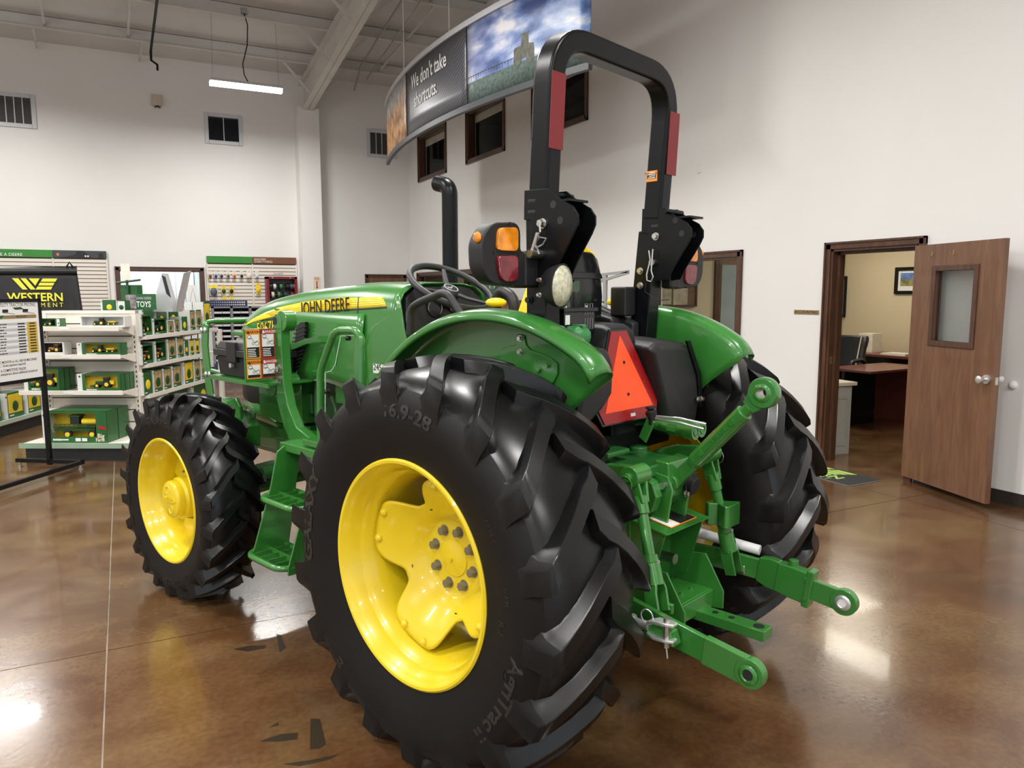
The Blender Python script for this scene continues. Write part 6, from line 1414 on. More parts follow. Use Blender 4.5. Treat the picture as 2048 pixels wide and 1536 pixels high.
MB().box(.12, .58, -.25, .25, 1.08, 1.17).obj('seat_cushion', M['decal'], T, bev=.03, seg=3); MB().box(.10, .55, -.22, .22, .89, 1.08).obj('seat_base', PL, T, bev=.02)
q = MB(); [q.ball((.006+.0*k, y, z), .006, 8, 5) for k, (y, z) in enumerate(((.115, 1.70), (-.085, 1.705), (-.165, 1.56), (.165, 1.55)))]; q.obj('seat_screw', M['steel'], T)
MB().prism([(-.012, .095, 1.62), (-.012, .05, 1.645), (-.012, .02, 1.645), (-.012, .035, 1.35), (-.012, .12, 1.35)], (-.002, 0, 0)).obj('shell_recess', M['cangreen'], T)
MB().prism([(.01, y, z) for y, z in round_poly([(-.12, 1.68), (.12, 1.68), (.14, 1.655), (-.14, 1.655)], .01)], (-.022, 0, 0)).obj('shell_rib', M['gloss'], T, bev=.006)
# right armrest console and levers
q = MB().prism([(.0, -.40, 1.40), (.0, -.40, 1.49), (.30, -.40, 1.56), (.62, -.40, 1.50), (.62, -.40, 1.30), (.1, -.40, 1.28)], (0, .18, 0)); q.obj('right_console', M['plasticg'], T, bev=.015)
MB().prism([(-.06, -.34, 1.40), (-.06, -.34, 1.47), (.20, -.34, 1.565), (.25, -.34, 1.545), (.25, -.34, 1.40)], (0, .05, 0)).obj('console_ridge', M['plasticg'], T, bev=.01)
a = H(1229, 604, 'y', -.30); MB().box(a.x-.045, a.x+.03, -.325, -.275, a.z-.015, a.z+.012).obj('lever_knob', M['decal'], T, bev=.012)
a = H(1250, 590, 'y', -.30); MB().box(a.x-.03, a.x+.05, -.34, -.26, a.z-.09, a.z+.035).obj('bottle_holder', PL, T, bev=.008)
# hand lever with a curved neck and a yellow pad, ahead of the seat
k0 = H(993, 598, 'y', -.12); k1 = H(1003, 580, 'y', -.12); k2 = H(1024, 593, 'y', -.12); k3 = H(1030, 615, 'y', -.12); k4 = H(1026, 640, 'y', -.12)
MB().tube(fillet([k0, k1, k2, k3, k4], .08, 6), .026, 12).obj('loader_lever', M['plasticg'], T, 60)
y0 = H(992, 605, 'y', .02); MB().ball(y0, .048, 14, 8, (1, 1, .45)).obj('lever_pad', M['decal'], T, 60); MB().tube([y0-V((0, 0, .015)), y0+V((-.04, .01, -.10)), y0+V((-.05, .01, -.28))], .022, 10).obj('lever_stalk', PL, T, 60)
# --- black box with shift knob behind the seat
XQ = -.17
a, b = H(1129, 625, 'x', XQ), H(1190, 668, 'x', XQ); q = MB().box(XQ, XQ+.11, b.y, a.y, b.z, a.z+.005); cbx = q.obj('control_box', M['gloss'], T, bev=.006)
MB().box(XQ-.008, XQ+.118, b.y-.010, a.y+.010, a.z+.0, a.z+.016).obj('lid', M['gloss'], cbx, bev=.004)
MB().lathe([(.001, .062), (.018, .060), (.022, .05), (.016, .0), (.014, -.01)], (XQ+.05, (a.y+b.y)/2-.03, a.z+.016), (0, 0, 1), 14).obj('knob', PL, cbx, 40)
q = MB(); [q.ball((XQ+.02, y, a.z+.018), .006, 8, 5) for y in (a.y-.03, (a.y+b.y)/2-.06)]; q.obj('bolt', M['chrome'], cbx)
q = MB()
for y in ((a.y+b.y)/2-.035, (a.y+b.y)/2-.065): 
    for z in (b.z+.02, b.z+.075): q.tube([(XQ-.001, y-.008, z), (XQ-.001, y+.008, z), (XQ-.001, y+.008, z+.04), (XQ-.001, y-.008, z+.04)], .0012, 4, True)
q.obj('stitch_print', M['greymetal'], cbx)
MB().box(XQ-.001, XQ, a.y-.03, a.y-.004, b.z+.04, a.z-.01).obj('sticker', M['white'], cbx)
# --- fuel tanks with centre hump, filler cap
q = MB()
q.loft([[V((x, y, z)) for y, z in ((.115+dy, 1.10), (.115+dy, 1.36), (.075, 1.455+dz), (-.075, 1.455+dz), (-.115-dy, 1.36), (-.115-dy, 1.10))] for x, dy, dz in ((-.215, .0, 0), (-.17, .012, .022), (.05, .02, .03), (.10, .02, .0))]); q.obj('tank_hump', PL, T, 40, .02, 3)
for s in (1, -1):
    q = MB(); pr_ = [(.19, 1.235), (.188, 1.34), (.215, 1.400), (.315, 1.398), (.395, 1.26), (.42, 1.15), (.37, 1.11), (.25, 1.185)] if s > 0 else [(.17, 1.10), (.055, 1.385), (.09, 1.405), (.315, 1.395), (.405, 1.25), (.428, 1.15), (.39, 1.02), (.20, 1.02)]
    q.loft([[V((x, s*(.28+(y-.28)*k_), 1.22+(z-1.22)*k_+dz)) for y, z in pr_] for x, dz, k_ in ((-.318, -.004, .90), (-.295, .0, 1), (-.10, .015, 1.02), (.20, .02, 1), (.28, -.02, .95))]); q.obj('fuel_tank', PL, T, 40, .025, 3)
    MB().prism([(-.322, s*.292, 1.405), (-.326, s*.378, 1.26), (-.326, s*.405, 1.12), (-.326, s*.432, 1.12), (-.326, s*.405, 1.265), (-.322, s*.322, 1.405)], (.012, 0, 0)).obj('tank_strap', BK, T, bev=.003)
    q = MB(); [bolt(q, (-.326, s*y, 1.155), (-1, 0, 0), .009, .012) for y in (.412, .385)]; q.obj('bolt', M['steel'], T)
MB().box(-.20, .25, -.38, .38, .96, 1.06).obj('tank_cradle', BK, T, bev=.01)
fc = H(1149, 668, 'y', .25)
MB().cyl((fc.x, .25, 1.36), (fc.x, .25, fc.z-.03), .038, 20).obj('filler_neck', PL, T, 40)
q = MB(); n_ = 40; q.lathe([(.001, .030), (.030, .030), (.052, .018), (.060, .006), (.061, -.012), (.056, -.030), (.001, -.030)], (fc.x, .25, fc.z), (0, 0, 1), n_); fcap = q.obj('filler_cap', M['capgreen'], T, 40)
MB().box(-.05, .05, -.012, .012, .012, .036).obj('grip_bar', M['capgreen'], fcap, bev=.006).location = (fc.x, .25, fc.z)
# --- slow moving vehicle sign
cyS = .05
def sv(y, z): return V((-.215-(1.45-z)*.19-.012, cyS+y, z))
outl = [(-.050, 1.452), (.050, 1.452), (.195, 1.175), (.165, 1.118), (-.165, 1.118), (-.195, 1.175)]
smv = MB().prism([sv(y*1.07, 1.28+(z-1.28)*1.05) for y, z in outl], (.010, 0, 0)).obj('smv_backplate', M['gloss'], T, bev=.003)
MB().prism([sv(y, z)-V((.001, 0, 0)) for y, z in outl], (-.003, 0, 0)).obj('reflector_border', M['smvred'], smv)
MB().prism([sv(y, z)-V((.0042, 0, 0)) for y, z in ((0, 1.437), (.155, 1.158), (-.155, 1.158))], (-.0015, 0, 0)).obj('orange_triangle', M['orange'], smv)
q = MB(); [q.cyl(sv(0, z)-V((.005, 0, 0)), sv(0, z)-V((.009, 0, 0)), .006, 10) for z in (1.335, 1.215)]; q.obj('screw', M['dark'], smv)
MB().prism([sv(y, z)-V((.0042, 0, 0)) for y, z in ((-.03, 1.130), (.0, 1.130), (.0, 1.142), (-.03, 1.142))], (-.001, 0, 0)).obj('maker_label', M['greywhite'], smv)
MB().box(-.24, -.15, -.06, .10, 1.05, 1.12).obj('smv_bracket', BK, T, bev=.006)
# plastic shield under tank at left of the sign
q = MB(); 
MB().prism([(-.27, .42, 1.10), (-.31, .40, 1.14), (-.31, .25, 1.06), (-.31, .22, .98), (-.26, .40, .97)], (.02, 0, 0)).obj('corner_shield', PL, T, bev=.006)

# --- rear hitch
q = MB(); q.box(-.36, -.10, -.15, .15, .62, .93); hs = q.obj('rear_housing', CA, T, bev=.025)
q = MB().box(-.42, -.12, -.135, .135, .92, .965).cyl((-.18, .10, .80), (-.18, .10, 1.00), .062, 22).cyl((-.22, -.11, .80), (-.22, -.11, .985), .04, 18).box(-.30, -.05, .06, .20, .99, 1.012); q.obj('hydraulic_cover', CA, T, 40, .008)
MB().cyl((-.24, -.25, .90), (-.24, .25, .90), .045, 22).obj('rock_shaft', CA, T, 40)
for y in (.125,): q = MB().prism([(-.37, y-.035, z_) if False else (-.40, y, .93), (-.44, y, .91), (-.46, y, .86), (-.44, y, .80), (-.38, y, .79), (-.33, y, .82), (-.33, y, .93)], (0, -.045, 0)); q.obj('draft_cam', GR, T, bev=.006)
q = MB().prism([(-.40, .05, .98), (-.46, .05, .975), (-.47, .05, .85), (-.43, .05, .80), (-.40, .05, .80)], (0, -.16, 0)); q.obj('sensor_bracket', GR, T, bev=.006)
MB().cyl((-.475, -.075, .880), (-.505, -.075, .872), .034, 22).box(-.488, -.476, -.115, -.035, .835, .92).obj('trailer_socket', PL, T, 40, .004)
q = MB(); bolt(q, (-.488, -.028, .852), (-1, 0, 0), .009, .014); q.obj('bolt', M['steel'], T)
MB().box(-.45, -.36, .0, .05, .79, .84).obj('sensor_plug', M['gloss'], T, bev=.006)
# remote couplers, levers, dipstick
for i, (u, v) in enumerate(((1385, 863), (1398, 858))):
    e = H(u, v, 'y', -.13-.045*i); q = MB().cyl((e.x+.02, e.y, e.z), (e.x+.20, e.y, e.z+.012), .024, 16).cyl((e.x+.06, e.y, e.z), (e.x+.10, e.y, e.z+.003), .028, 6).cyl((e.x-.015, e.y, e.z), (e.x+.03, e.y, e.z), .031, 20).tube(fillet([(e.x+.20, e.y, e.z+.012), (e.x+.28, e.y, e.z), (e.x+.28, e.y, e.z-.15)], .05), .012, 8)
    rc = q.obj('remote_coupler', GR, T, 40); MB().tube([(e.x-.016, e.y+.016*math.cos(a), e.z+.016*math.sin(a)) for a in [i_*PI/8 for i_ in range(16)]], .0025, 5, True).obj('cap_ring', GR, rc)
a, b, c_ = H(1306, 832, 'y', -.04), H(1360, 842, 'y', -.04), H(1412, 848, 'y', -.08)
MB().tube([a+V((0, 0, .028)), a+V((-.012, .015, .03)), a+V((-.012, .02, -.012)), a, b+V((0, 0, .010)), c_], .005, 6).tube([a+V((0, -.01, -.012)), b+V((0, 0, -.006)), c_+V((.01, .0, -.02))], .005, 6).obj('control_rod', M['chrome'], T, 60)
a, b = H(1303, 838, 'y', -.0), H(1285, 880, 'y', -.0); MB().strip([b, a], .045, .010, (.3, 1, 0)).obj('lever_bracket', GR, T, bev=.004)
d_ = H(1302, 822, 'y', .0); MB().lathe([(.001, .02), (.020, .018), (.020, .010), (.012, .006), (.022, -.002), (.022, -.012), (.012, -.03), (.012, -.05)], d_, (.12, 0, 1), 18).obj('dipstick_cap', PL, T, 40)
# lift arms
for s in (1, -1):
    ar = [V((-.24, s*.215, .905)), V((-.34, s*.23, .945)), V((-.455, s*.25, .965))]
    MB().strip(ar, [.095, .085, .07], .032, (0, 1, 0)).obj('lift_arm', GR, T, bev=.008)
    en = ar[2]; MB().cyl(en+V((0, -.045, 0)), en+V((0, .045, 0)), .038, 22).cyl(en+V((0, -.06, 0)), en+V((0, .062, 0)), .016, 14).obj('lift_arm_eye', GR, T, 40, .003)
    q = MB().tube([en+V((.0, s*.068, .0))+V((.030*math.cos(a), 0, .030*math.sin(a)-.022)) for a in [i_*PI/10 for i_ in range(20)]], .0022, 5, True); q.obj('ring_pin', M['steel'] if s < 0 else GR, T, 60)
    lo_ = V((-.62, .345, .550)) if s > 0 else V((-.535, -.345, .475)); d = lo_-en
    L_ = lambda f: en+d*f
    q = MB(); q.strip([L_(-.03)+V((0, s*.030, 0)), L_(.22)+V((0, s*.014, 0))], .05, .012, (0, 1, 0)).strip([L_(-.03)-V((0, s*.030, 0)), L_(.22)-V((0, s*.014, 0))], .05, .012, (0, 1, 0)).cyl(L_(.16), L_(.30), .026, 16); lr_ = q.obj('lift_rod', GR, T, 40, .003)
    q = MB().cyl(L_(.28), L_(.62), .020, 16); q.obj('rod_tube', GR, lr_, 40)
    q = MB().cyl(L_(.58), L_(.60), .018, 12).cyl(L_(.60), L_(.66), .028, 18).cyl(L_(.66), L_(.82), .031, 18, .034); q.obj('rod_sleeve', GR, lr_, 40, .002)
    q = MB(); bolt(q, L_(.635)+V((-.022, s*.0, .0)), (-1, 0, 0), .008, .012, False); q.obj('grease_fitting', M['chrome'], lr_)
    n_ = d.normalized(); sd_ = V((1, 0, 0)).cross(n_).normalized()
    for k in (1, -1): MB().strip([L_(.80)+V((0, k*.020, 0)), L_(.86)+V((0, k*.030, 0)), L_(1.02)+V((0, k*.030, 0))], [.05, .05, .046], .011, (0, 1, 0)).obj('rod_fork', GR, lr_, bev=.003)
    if s < 0:
        c_ = L_(.50); q = MB(); q.loft([[V((c_.x+x, c_.y+y, c_.z+z)) for x, y in ((-.055, -.05), (-.045, -.062), (-.03, -.05), (0, -.03), (.03, -.05), (.05, -.045), (.05, .04), (.03, .05), (0, .028), (-.03, .05), (-.045, .055), (-.055, .045))] for z in (-.045, .045)]); q.obj('adjuster_handle', GR, lr_, 40, .004)
    MB().box(lo_.x-.028, lo_.x+.028, lo_.y-.052, lo_.y-.034, lo_.z-.018, lo_.z+.018).obj('pin_head', M['steel'] if s < 0 else GR, lr_, bev=.005)
    # lower links
    lk = [V((-.10, s*.24, .54)), V((-.45, s*.36, .545)), V((-.72, s*.415, .53)), V((-.985, s*.425, .498))]
    w_ = [.085, .085, .085, .075]
    if s > 0:
        q = MB().strip(lk, w_, .022, (0, 1, 0)); lkx = q.obj('lower_link', GR, T, bev=.004)
        e = lk[3]; q = MB().strip([lk[2]+(e-lk[2])*.42, e-V((0, 0, .0))], [.088, .088], .030, (0, 1, 0)).cyl(e-V((0, .016, 0)), e+V((0, .016, 0)), .046, 28); q.obj('link_end', GR, lkx, 40, .004)
        MB().prism([(-.745, s*.43, .56), (-.66, s*.43, .56), (-.64, s*.43, .515), (-.76, s*.43, .515)], (0, s*.05, -.0)).obj('stabiliser_lug', GR, lkx, bev=.006)
    else:
        lk = [V((-.08, s*.24, .53)), V((-.45, s*.385, .50)), V((-.66, s*.405, .487)), V((-.95, s*.41, .447))]
        lkx = MB().strip(lk[:3], .085, .022, (0, 1, 0)).obj('lower_link', GR, T, bev=.004)
        a, b = lk[2], lk[3]; f = lambda t: a+(b-a)*t
        q = MB().strip([f(-.16), f(.0), f(.12)], [.10, .125, .125], .040, (0, 1, 0)).strip([f(.11), f(.30), f(.55)], [.118, .128, .128], .050, (0, 1, 0)).strip([f(.50), f(.60)], [.15, .15], .056, (0, 1, 0)); q.obj('telescopic_sleeve', GR, lkx, bev=.006)
        q = MB().strip([f(.5), f(1.0)], [.078, .082], .028, (0, 1, 0)).cyl(b-V((0, .017, 0)), b+V((0, .017, 0)), .050, 28); q.obj('link_end', GR, lkx, 40, .004)
        c_ = f(.32); MB().cyl(c_+V((0, 0, .055)), c_+V((0, 0, .088)), .018, 16).obj('latch_pin', GR, lkx, 40, .003)
        q = MB(); [bolt(q, f(.52)+V((0, .026, z)), (0, 1, 0), .007, .008) for z in (-.04, .04)]; q.obj('bolt', GR, lkx)
        e = b
    e = lk[3]
    MB().lathe([(.030, .020), (.026, .024), (.019, .025), (.0155, .022), (.0155, -.022), (.019, -.025), (.026, -.024), (.030, -.020)], e, (0, 1, 0), 26).obj('ball_bushing', GR if s > 0 else M['chrome'], lkx, 40)
    MB().cyl(e-V((0, .0225, 0)), e+V((0, .0225, 0)), .0152, 20).obj('ball_bore', M['dark'] if s > 0 else M['white'], lkx)
    # sway stabiliser turnbuckle
    if s > 0:
        o_ = V((-.668, .475, .556)); b_ = V((-.55, .468, .548)); st = MB().cyl(b_+V((.35, -.10, 0)), b_+(o_-b_)*.40, .021, 16).cyl(b_+(o_-b_)*.36, b_+(o_-b_)*.46, .024, 16).cyl(b_+(o_-b_)*.42, o_, .015, 14).obj('stabiliser', M['chrome'], T, 40)
        ax = (o_-b_).normalized()
        for k in (1, -1): MB().strip([o_+V((0, 0, k*.016)), o_+ax*.03+V((0, 0, k*.026)), o_+ax*.075+V((0, -.004, k*.026)), o_+ax*.095+V((0, -.006, k*.026))], [.034, .042, .042, .026], .010, (0, 0, 1)).obj('clevis', M['chrome'], st, bev=.003)
        q = MB().cyl(o_+ax*.065+V((0, 0, .045)), o_+ax*.065-V((0, 0, .05)), .011, 14).tube([o_+ax*.065-V((0, 0, .05)), o_+ax*.07-V((0, 0, .085))], .004, 6); q.obj('clevis_pin', M['steel'], st, 40)
        MB().tube([o_-ax*.01+V((.022*math.cos(a), 0, .03+.022*math.sin(a))) for a in [i_*PI/9 for i_ in range(18)]], .0025, 5, True).obj('ring_pin', M['chrome'], st, 60)
    else:
        MB().cyl((-.20, s*.36, .60), (-.60, s*.435, .555), .021, 16).obj('stabiliser', M['wirewh'], T, 40)
# top link
te, tl_ = V((-.795, 0, 1.262)), V((-.455, 0, .895)); d = (te-tl_); n_ = d.normalized()
tk = MB().cyl(tl_+d*.26, tl_+d*.80, .031, 24).cyl(tl_+d*.22, tl_+d*.27, .024, 20, .030).obj('top_link', GR, T, 40, .003)
MB().strip([tl_, tl_+d*.10, tl_+d*.27], [.058, .052, .040], .034, (0, 1, 0)).cyl(tl_-V((0, .03, 0)), tl_+V((0, .03, 0)), .030, 22).obj('link_fork', GR, tk, 40, .004)
MB().cyl(tl_+d*.79, tl_+d*.86, .021, 18).strip([tl_+d*.85, tl_+d*.93], [.05, .075], .030, (0, 1, 0)).lathe([(.026, .021), (.050, .021), (.053, .014), (.053, -.014), (.050, -.021), (.026, -.021)], te, (0, 1, 0), 32).obj('link_eye', GR, tk, 40, .002)
MB().lathe([(.034, .020), (.028, .026), (.020, .027), (.0165, .024), (.0165, -.024), (.020, -.027), (.028, -.026), (.034, -.020)], te, (0, 1, 0), 30).obj('ball_bushing', GR, tk, 40)
MB().lathe([(.0163, .024), (.0163, -.024)], te, (0, 1, 0), 24).obj('ball_bore', M['steel'], tk, 40)
q = MB(); [q.cyl(tl_+d*f+V((0, .029, 0)), tl_+d*f+V((0, .033, 0)), .012, 18) for f in (.36, .70)]; q.obj('cast_boss', GR, tk, 40)
ux_ = V((n_.x, 0, n_.z)); uy_ = V((-n_.z, 0, n_.x)); put_text(MB(), 'R251991', tl_+d*.56+V((0, .0312, 0)), -ux_ if False else ux_*-1, uy_*-1, .020, .06).obj('cast_number', GR, tk)
for k in (1, -1): MB().prism([(-.33, k*.055, .95), (-.47, k*.055, .93), (-.49, k*.055, .88), (-.47, k*.055, .74), (-.36, k*.055, .70)], (0, k*.014, 0)).obj('top_link_bracket', GR, T, bev=.004)
MB().cyl((tl_.x, -.08, tl_.z), (tl_.x, .085, tl_.z), .013, 14).obj('top_link_pin', M['steel'], T, 40)
# power take-off shield, drawbar and its frame
ps = MB().prism([(-.26, .15, .775), (-.52, .15, .735), (-.53, .15, .742), (-.26, .15, .785)], (0, -.30, 0)).obj('pto_shield', GR, T, bev=.002)
for k in (1, -1): MB().prism([(-.26, k*.15, .785), (-.51, k*.135, .742), (-.44, k*.135, .50), (-.26, k*.15, .45)], (0, -k*.006, 0)).obj('shield_side', GR, ps)
MB().prism([(-.30, .02, .795-.018), (-.50, .02, .764-.018), (-.50, -.10, .764-.018), (-.30, -.10, .795-.018)], (0, 0, .0015)).obj('caution_label', M['decorange'], ps) if False else None
zl = lambda x: .775+(x+.26)*(.040/.26)+.0105
MB().add([V((x, y, zl(x)+.001)) for x, y in ((-.40, .09), (-.505, .09), (-.505, -.09), (-.40, -.09))], [(0, 1, 2, 3)]).obj('caution_label', M['decorange'], ps, solid=.001)
MB().add([V((x, y, zl(x)+.002)) for x, y in ((-.405, .02), (-.50, .02), (-.50, -.086), (-.405, -.086))], [(0, 1, 2, 3)]).obj('label_text_block', M['dark'], ps, solid=.001)
MB().add([V((x, y, zl(x)+.002)) for x, y in ((-.405, .085), (-.50, .085), (-.50, .025), (-.405, .025))], [(0, 1, 2, 3)]).obj('label_picture', M['white'], ps, solid=.001)
MB().cyl((-.36, 0, .60), (-.47, 0, .60), .020, 18).obj('pto_shaft', M['steel'], T, 40)
MB().box(-.365, -.36, -.15, .15, .42, .80).obj('rear_plate', GR, T); q = MB(); [bolt(q, (-.365, y, z), (-1, 0, 0), .010, .012) for y, z in ((.06, .70), (-.06, .70), (-.05, .52))]; q.obj('bolt', GR, T)
df = MB().box(-.55, -.20, -.135, .135, .455, .470).box(-.56, -.545, -.135, .135, .40, .468).obj('drawbar_support', GR, T, bev=.004)
for k in (1, -1): MB().prism([(-.52, k*.135, .60), (-.60, k*.135, .47), (-.60, k*.135, .40), (-.50, k*.135, .385), (-.2, k*.135, .42), (-.2, k*.135, .56)], (0, k*.008, 0)).obj('support_side', GR, df, bev=.003)
q = MB(); [bolt(q, (-.50, y, .470), (0, 0, 1), .008, .010) for y in (.06, .0, -.07)]; q.obj('bolt', GR, df)
MB().box(-.50, -.47, -.12, .12, .365, .395).obj('clamp_bar', GR, df, bev=.004)
db_ = MB().box(-.825, .2, -.034-.04, .034-.04, .385, .423).obj('drawbar', GR, T, bev=.003)
q = MB(); [q.cyl((x, -.04, .4228), (x, -.04, .4240), r, 18) for x, r in ((-.79, .020), (-.685, .012), (-.62, .012))]; q.obj('pin_hole', M['dark'], db_)

# --- loader frame, sign plate, guard, tool box
def px(poly, ax, val): return [H(u, v, ax, val) for u, v in poly]
mf = px(((546, 640), (549, 628), (556, 627), (562, 640), (562, 690), (567, 770), (575, 812), (592, 855), (634, 888), (634, 914), (606, 908), (580, 885), (566, 850), (553, 800), (552, 690), (546, 683)), 'y', .52)
for s in (1, -1): 
    mp_ = [V((p.x, s*p.y, p.z)) for p in mf]; ms = MB().prism(mp_, (0, -s*.05, 0)).obj('loader_mast', GR, T, bev=.005)
    a = H(556, 642, 'y', .52); MB().cyl((a.x-.02, s*.455, a.z), (a.x-.02, s*.515, a.z), .050, 26).obj('mast_eye', GR, ms, 40, .004)
    MB().cyl((a.x+.03, s*.5195, a.z-.0), (a.x+.03, s*.521, a.z-.0), .020, 18).obj('pin_bore', M['dark'], ms)
    q = MB()
    for u, v in ((560, 738), (560, 758)): p = H(u, v, 'y', .52); bolt(q, (p.x, s*.52, p.z), (0, s, 0), .016, .018)
    q.obj('bolt', M['steel'], ms)
    p = H(541, 770, 'y', .5); MB().cyl((p.x, s*.36, p.z), (p.x, s*.50, p.z), .055, 22).obj('mast_boss', GR, ms, 40)
    # side beam to the front plate
    MB().box(1.35, 2.46, s*.235-.015, s*.235+.015, .70, .86).obj('side_beam', GR, T, bev=.006)
    MB().bar((1.42, s*.24, .80), (1.42, s*.48, .80), .10, .10).obj('cross_tube', GR, T, bev=.006)
XS = 1.50
a, b = H(489, 658, 'x', XS), H(553, 755, 'x', XS)
y0, y1, z0, z1 = b.y, a.y, b.z, a.z
sg = MB().box(XS, XS+.008, y0-.03, y1+.006, z0-.012, z1).obj('sign_bracket', GR, T, bev=.002)
hy = (y0+y1)/2; zm = z0+(z1-z0)*.40
for (ya, yb, m_, w_) in ((hy+.002, y1-.002, 'decorange', 'WARNING'), (y0+.002, hy-.002, 'decred', 'DANGER')):
    for (za, zb2, split) in ((zm+.002, z1-.003, .48), (z0+.003, zm-.002, .30)):
        hd = MB().box(XS-.0012, XS, ya, yb, za, zb2).obj('hazard_label', M[m_], sg)
        hh_ = zb2-za; zt_ = zb2-.026
        MB().box(XS-.0018, XS-.001, ya+.006, yb-.006, za+(zt_-za)*split, zt_).obj('pictogram_panel', M['white'], sg)
        MB().box(XS-.0018, XS-.001, ya+.006, yb-.006, za+.006, za+(zt_-za)*split).obj('text_panel', M['dark'], sg)
        q = MB(); n_ = int(((zt_-za)*split-.012)/.0085); rr = random.Random(n_)
        for k in range(n_): zz_ = za+.010+k*.0085; q.box(XS-.0022, XS-.0016, ya+.009+rr.uniform(0, .02), yb-.009, zz_, zz_+.0036)
        q.obj('print_line', M['white'], sg)
        q = MB(); z_ = za+(zt_-za)*(split+.12); k = (yb-ya); hp_ = (zt_-za)*(1-split)
        q.tube([(XS-.002, yb-.2*k, z_+hp_*.5), (XS-.002, ya+.55*k, z_+hp_*.45), (XS-.002, ya+.4*k, z_+hp_*.15), (XS-.002, ya+.15*k, z_+hp_*.3)], .0012, 4)
        for yy, r_ in ((ya+.22*k, .009), (ya+.5*k, .006)): q.tube([(XS-.002, yy+r_*math.cos(t_), z_+.004+r_*math.sin(t_)) for t_ in [i_*PI/6 for i_ in range(12)]], .001, 4, True)
        q.tube([(XS-.002, yb-.25*k+.01*math.cos(t_), z_+hp_*.6+.01*math.sin(t_)) for t_ in [i_*PI/6 for i_ in range(12)]], .0012, 4, True); q.obj('pictogram', M['dark'], sg)
        put_text(MB(), w_, (XS-.0015, (ya+yb)/2-.008, zb2-.014), (0, -1, 0), (0, 0, 1), .019, .01, .95, bold=.01).obj('lettering', M['dark'] if m_ == 'decorange' else M['white'], sg)
        MB().prism([(XS-.0015, yb-.008, zb2-.021), (XS-.0015, yb-.022, zb2-.021), (XS-.0015, yb-.015, zb2-.007)], (-.0006, 0, 0)).obj('alert_triangle', M['dark'] if m_ == 'decorange' else M['white'], sg)
# tool box on its shelf
TX0, TX1, TYO, TYI = 1.62, 2.11, .55, .34
tzb, tzt = 1.155, 1.262
def trect(i_, z): return [V((x, y, z)) for x, y in ((TX0+i_, TYI+i_), (TX1-i_, TYI+i_), (TX1-i_, TYO-i_), (TX0+i_, TYO-i_))]
tb = MB().loft([trect(.016, tzb), trect(.006, tzt)]).obj('tool_box', PL, T, bev=.006)
MB().loft([trect(-.008, tzt), trect(-.008, tzt+.038)]).loft([trect(.0, tzt+.038), trect(.022, tzt+.078)]).obj('tool_box_lid', M['plasticg'], tb, bev=.006)
xm_ = 1.90; MB().box(xm_-.05, xm_+.05, TYO-.006, TYO+.014, tzt-.028, tzt+.080).obj('latch', PL, tb, bev=.004); MB().cyl((xm_+.01, TYO-.004, tzt-.045), (xm_+.01, TYO+.014, tzt-.045), .013, 14).obj('lock', M['chrome'], tb, 40)
MB().box(1.50, TX1+.03, TYI-.02, TYO+.02, tzb-.014, tzb-.002).box(1.50, TX1+.03, TYO+.010, TYO+.022, tzb-.026, tzb-.002).obj('tool_box_shelf', GR, T, bev=.002)
MB().bar((TX1+.02, .47, tzb-.01), (2.36, .478, tzb+.005), .03, .012).obj('shelf_brace', GR, T)
# front guard
for s in (1, -1):
    gp = px(((411, 648), (410, 690), (415, 745), (422, 795), (441, 828), (450, 850)), 'y', .48)
    gp = [V((p.x, s*p.y, p.z)) for p in gp]
    gd = MB().strip(gp, [.078, .078, .080, .085, .11, .13], .012, (0, 1, 0)).obj('guard_bar', GR, T, 40, .003)
    q = MB()
    for u, v in ((404, 660), (411, 660), (413, 748), (420, 748)): p = H(u, v, 'y', .487); q.ball((p.x, s*.490, p.z), .016, 12, 6, (1, .6, 1))
    q.obj('bolt', M['chrome'], gd, 60)
    q = MB().prism([(2.50, s*.46, .80), (2.44, s*.46, .98), (2.30, s*.46, .99), (2.20, s*.46, .93), (2.0, s*.46, .86), (2.0, s*.46, .74), (2.45, s*.46, .70)], (0, -s*.10, 0)); q.obj('guard_mount', GR, gd, bev=.006)
    q = MB()
    for u, v in ((484, 826), (504, 832), (486, 846), (505, 850)): p = H(u, v, 'y', .37); bolt(q, (p.x, s*.372, p.z), (0, s, 0), .014, .018)
    pp = px(((478, 815), (512, 826), (512, 862), (478, 856)), 'y', .36); pl_ = MB().prism([V((p.x, s*p.y, p.z)) for p in pp], (0, s*.010, 0)).obj('mount_plate', GR, T, bev=.002); q.obj('bolt', M['steel'], pl_)
    MB().prism([(p.x, s*(p.y+.0), p.z) for p in px(((445, 805), (470, 795), (480, 815), (482, 850), (460, 850)), 'y', .42)], (0, -s*.02, 0)).obj('mount_gusset', GR, gd, bev=.004)
a = H(411, 647, 'y', .47); MB().tube(fillet([(a.x, .48, a.z-.03), (a.x+.02, .46, a.z+.005), (a.x+.05, .40, a.z+.01), (a.x+.05, -.40, a.z+.01), (a.x+.02, -.46, a.z+.005), (a.x, -.48, a.z-.03)], .04), .014, 10).obj('guard_rail', GR, T, 60)

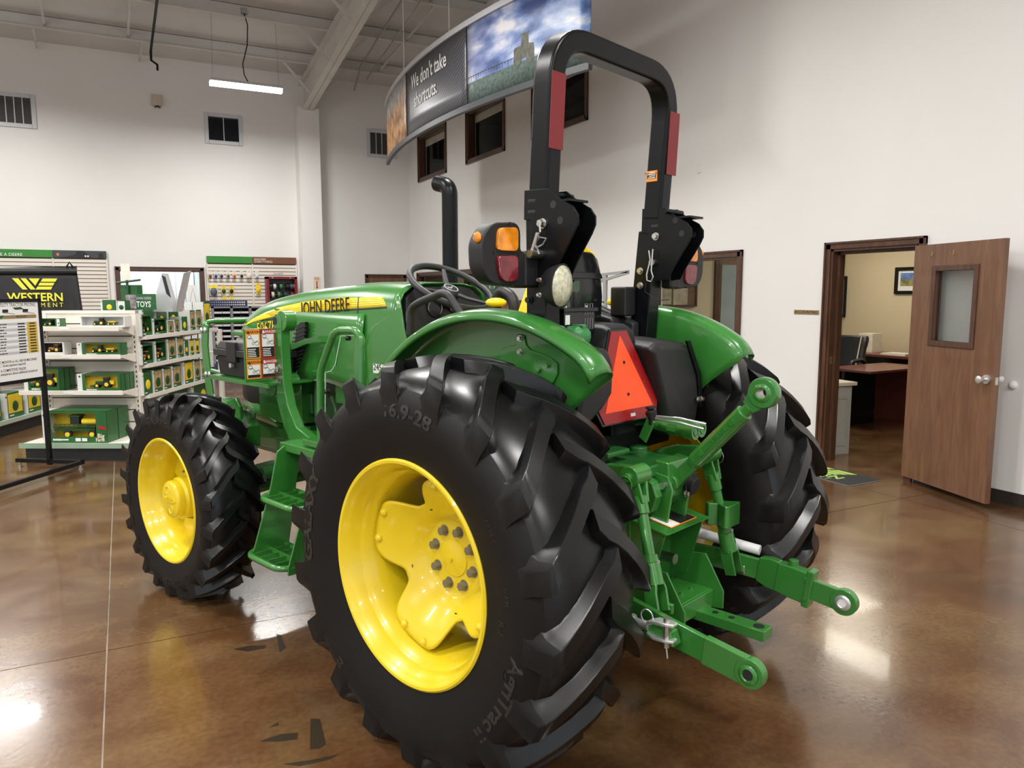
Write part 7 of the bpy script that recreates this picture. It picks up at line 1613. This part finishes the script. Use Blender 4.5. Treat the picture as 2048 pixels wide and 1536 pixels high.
# --- hand rail with clear mud guard, steps
yr_ = .60
hr = px(((641, 900), (641, 865), (640, 742), (667, 668), (678, 661), (712, 661), (724, 678), (726, 900)), 'y', yr_)
MB().tube(fillet(hr, .05, 7), .0165, 12).obj('hand_rail', GR, T, 60)
cp = px(((652, 885), (652, 745), (664, 742), (672, 730), (683, 672), (716, 670), (720, 690), (720, 885)), 'y', yr_)
MB().prism([V((p.x, yr_-.004, p.z)) for p in cp], (0, .006, 0)).obj('clear_guard', M['clear'], T)
ed = MB(); ed.tube([V((p.x, yr_+.004, p.z)) for p in cp], .0022, 5, True); ed.obj('guard_edge', mat('clear_edge', (.55, .68, .55), .15, coat=.5), T)
for u, v in ((697, 676), (655, 783), (714, 777), (655, 875)): p = H(u, v, 'y', yr_); MB().cyl((p.x, yr_-.008, p.z), (p.x, yr_+.010, p.z), .011, 14).ball((p.x, yr_+.010, p.z), .010, 10, 5, (1, .5, 1)).obj('grommet', M['gloss'], T, 50)
XFp, XRp = 1.27, .97
def stepplate(x):
    return [V((x, y, z)) for y, z in ((.52, .88), (.60, .895), (.66, .86), (.70, .70), (.80, .405), (.80, .375), (.62, .375), (.615, .42), (.58, .60), (.56, .74), (.50, .80))]
MB().prism(stepplate(XFp), (.010, 0, 0)).obj('step_side_plate', GR, T, bev=.002)
MB().prism(stepplate(XRp), (-.010, 0, 0)).obj('step_side_plate', GR, T, bev=.002)
for zs, yo, yi in ((.405, .83, .63), (.655, .755, .575)):
    oa = round_poly([(XRp, yi), (XRp, yo), (XFp+.03, yo), (XFp+.03, yi)], [.01, .07, .09, .01], 7)
    stp = MB().tube([V((x, y, zs)) for x, y in oa], .0145, 8, True).obj('step_rim', GR, T, 60)
    q = MB(); q.box(XRp, XFp+.02, (yi+yo)/2-.004, (yi+yo)/2+.004, zs-.014, zs+.018)
    for k in range(1, 5): x = XRp+(XFp+.02-XRp)*k/5; q.box(x-.003, x+.003, yi+.005, yo-.008, zs-.014, zs+.014)
    q.obj('step_grid', GR, stp)
MB().box(XRp-.02, XFp+.05, .40, .62, .855, .895).obj('step_hanger', GR, T, bev=.004)
MB().tube(fillet([(1.1, .3, .80), (1.0, .45, .72), (.92, .45, .62)], .06), .022, 10).tube(fillet([(1.3, .2, .72), (1.15, .32, .66), (1.0, .35, .62)], .05), .028, 10).obj('hydraulic_hose', CA, T, 60)
MB().box(.55, .95, .20, .46, .55, .85).obj('battery_box', CA, T, bev=.015)
# stock tag on the cowl
a, b = H(747, 727, 'y', .335), H(768, 748, 'y', .335)
tg = MB().box(min(a.x, b.x)-.02, max(a.x, b.x), .336, .3375, min(a.z, b.z), max(a.z, b.z)).obj('stock_tag', M['white'], T)
put_text(MB(), '245', ((a.x+b.x)/2+.005, .3385, (a.z+b.z)/2+.005), (-1, 0, 0), (0, 0, 1), .042, .01).obj('lettering', M['dark'], tg)
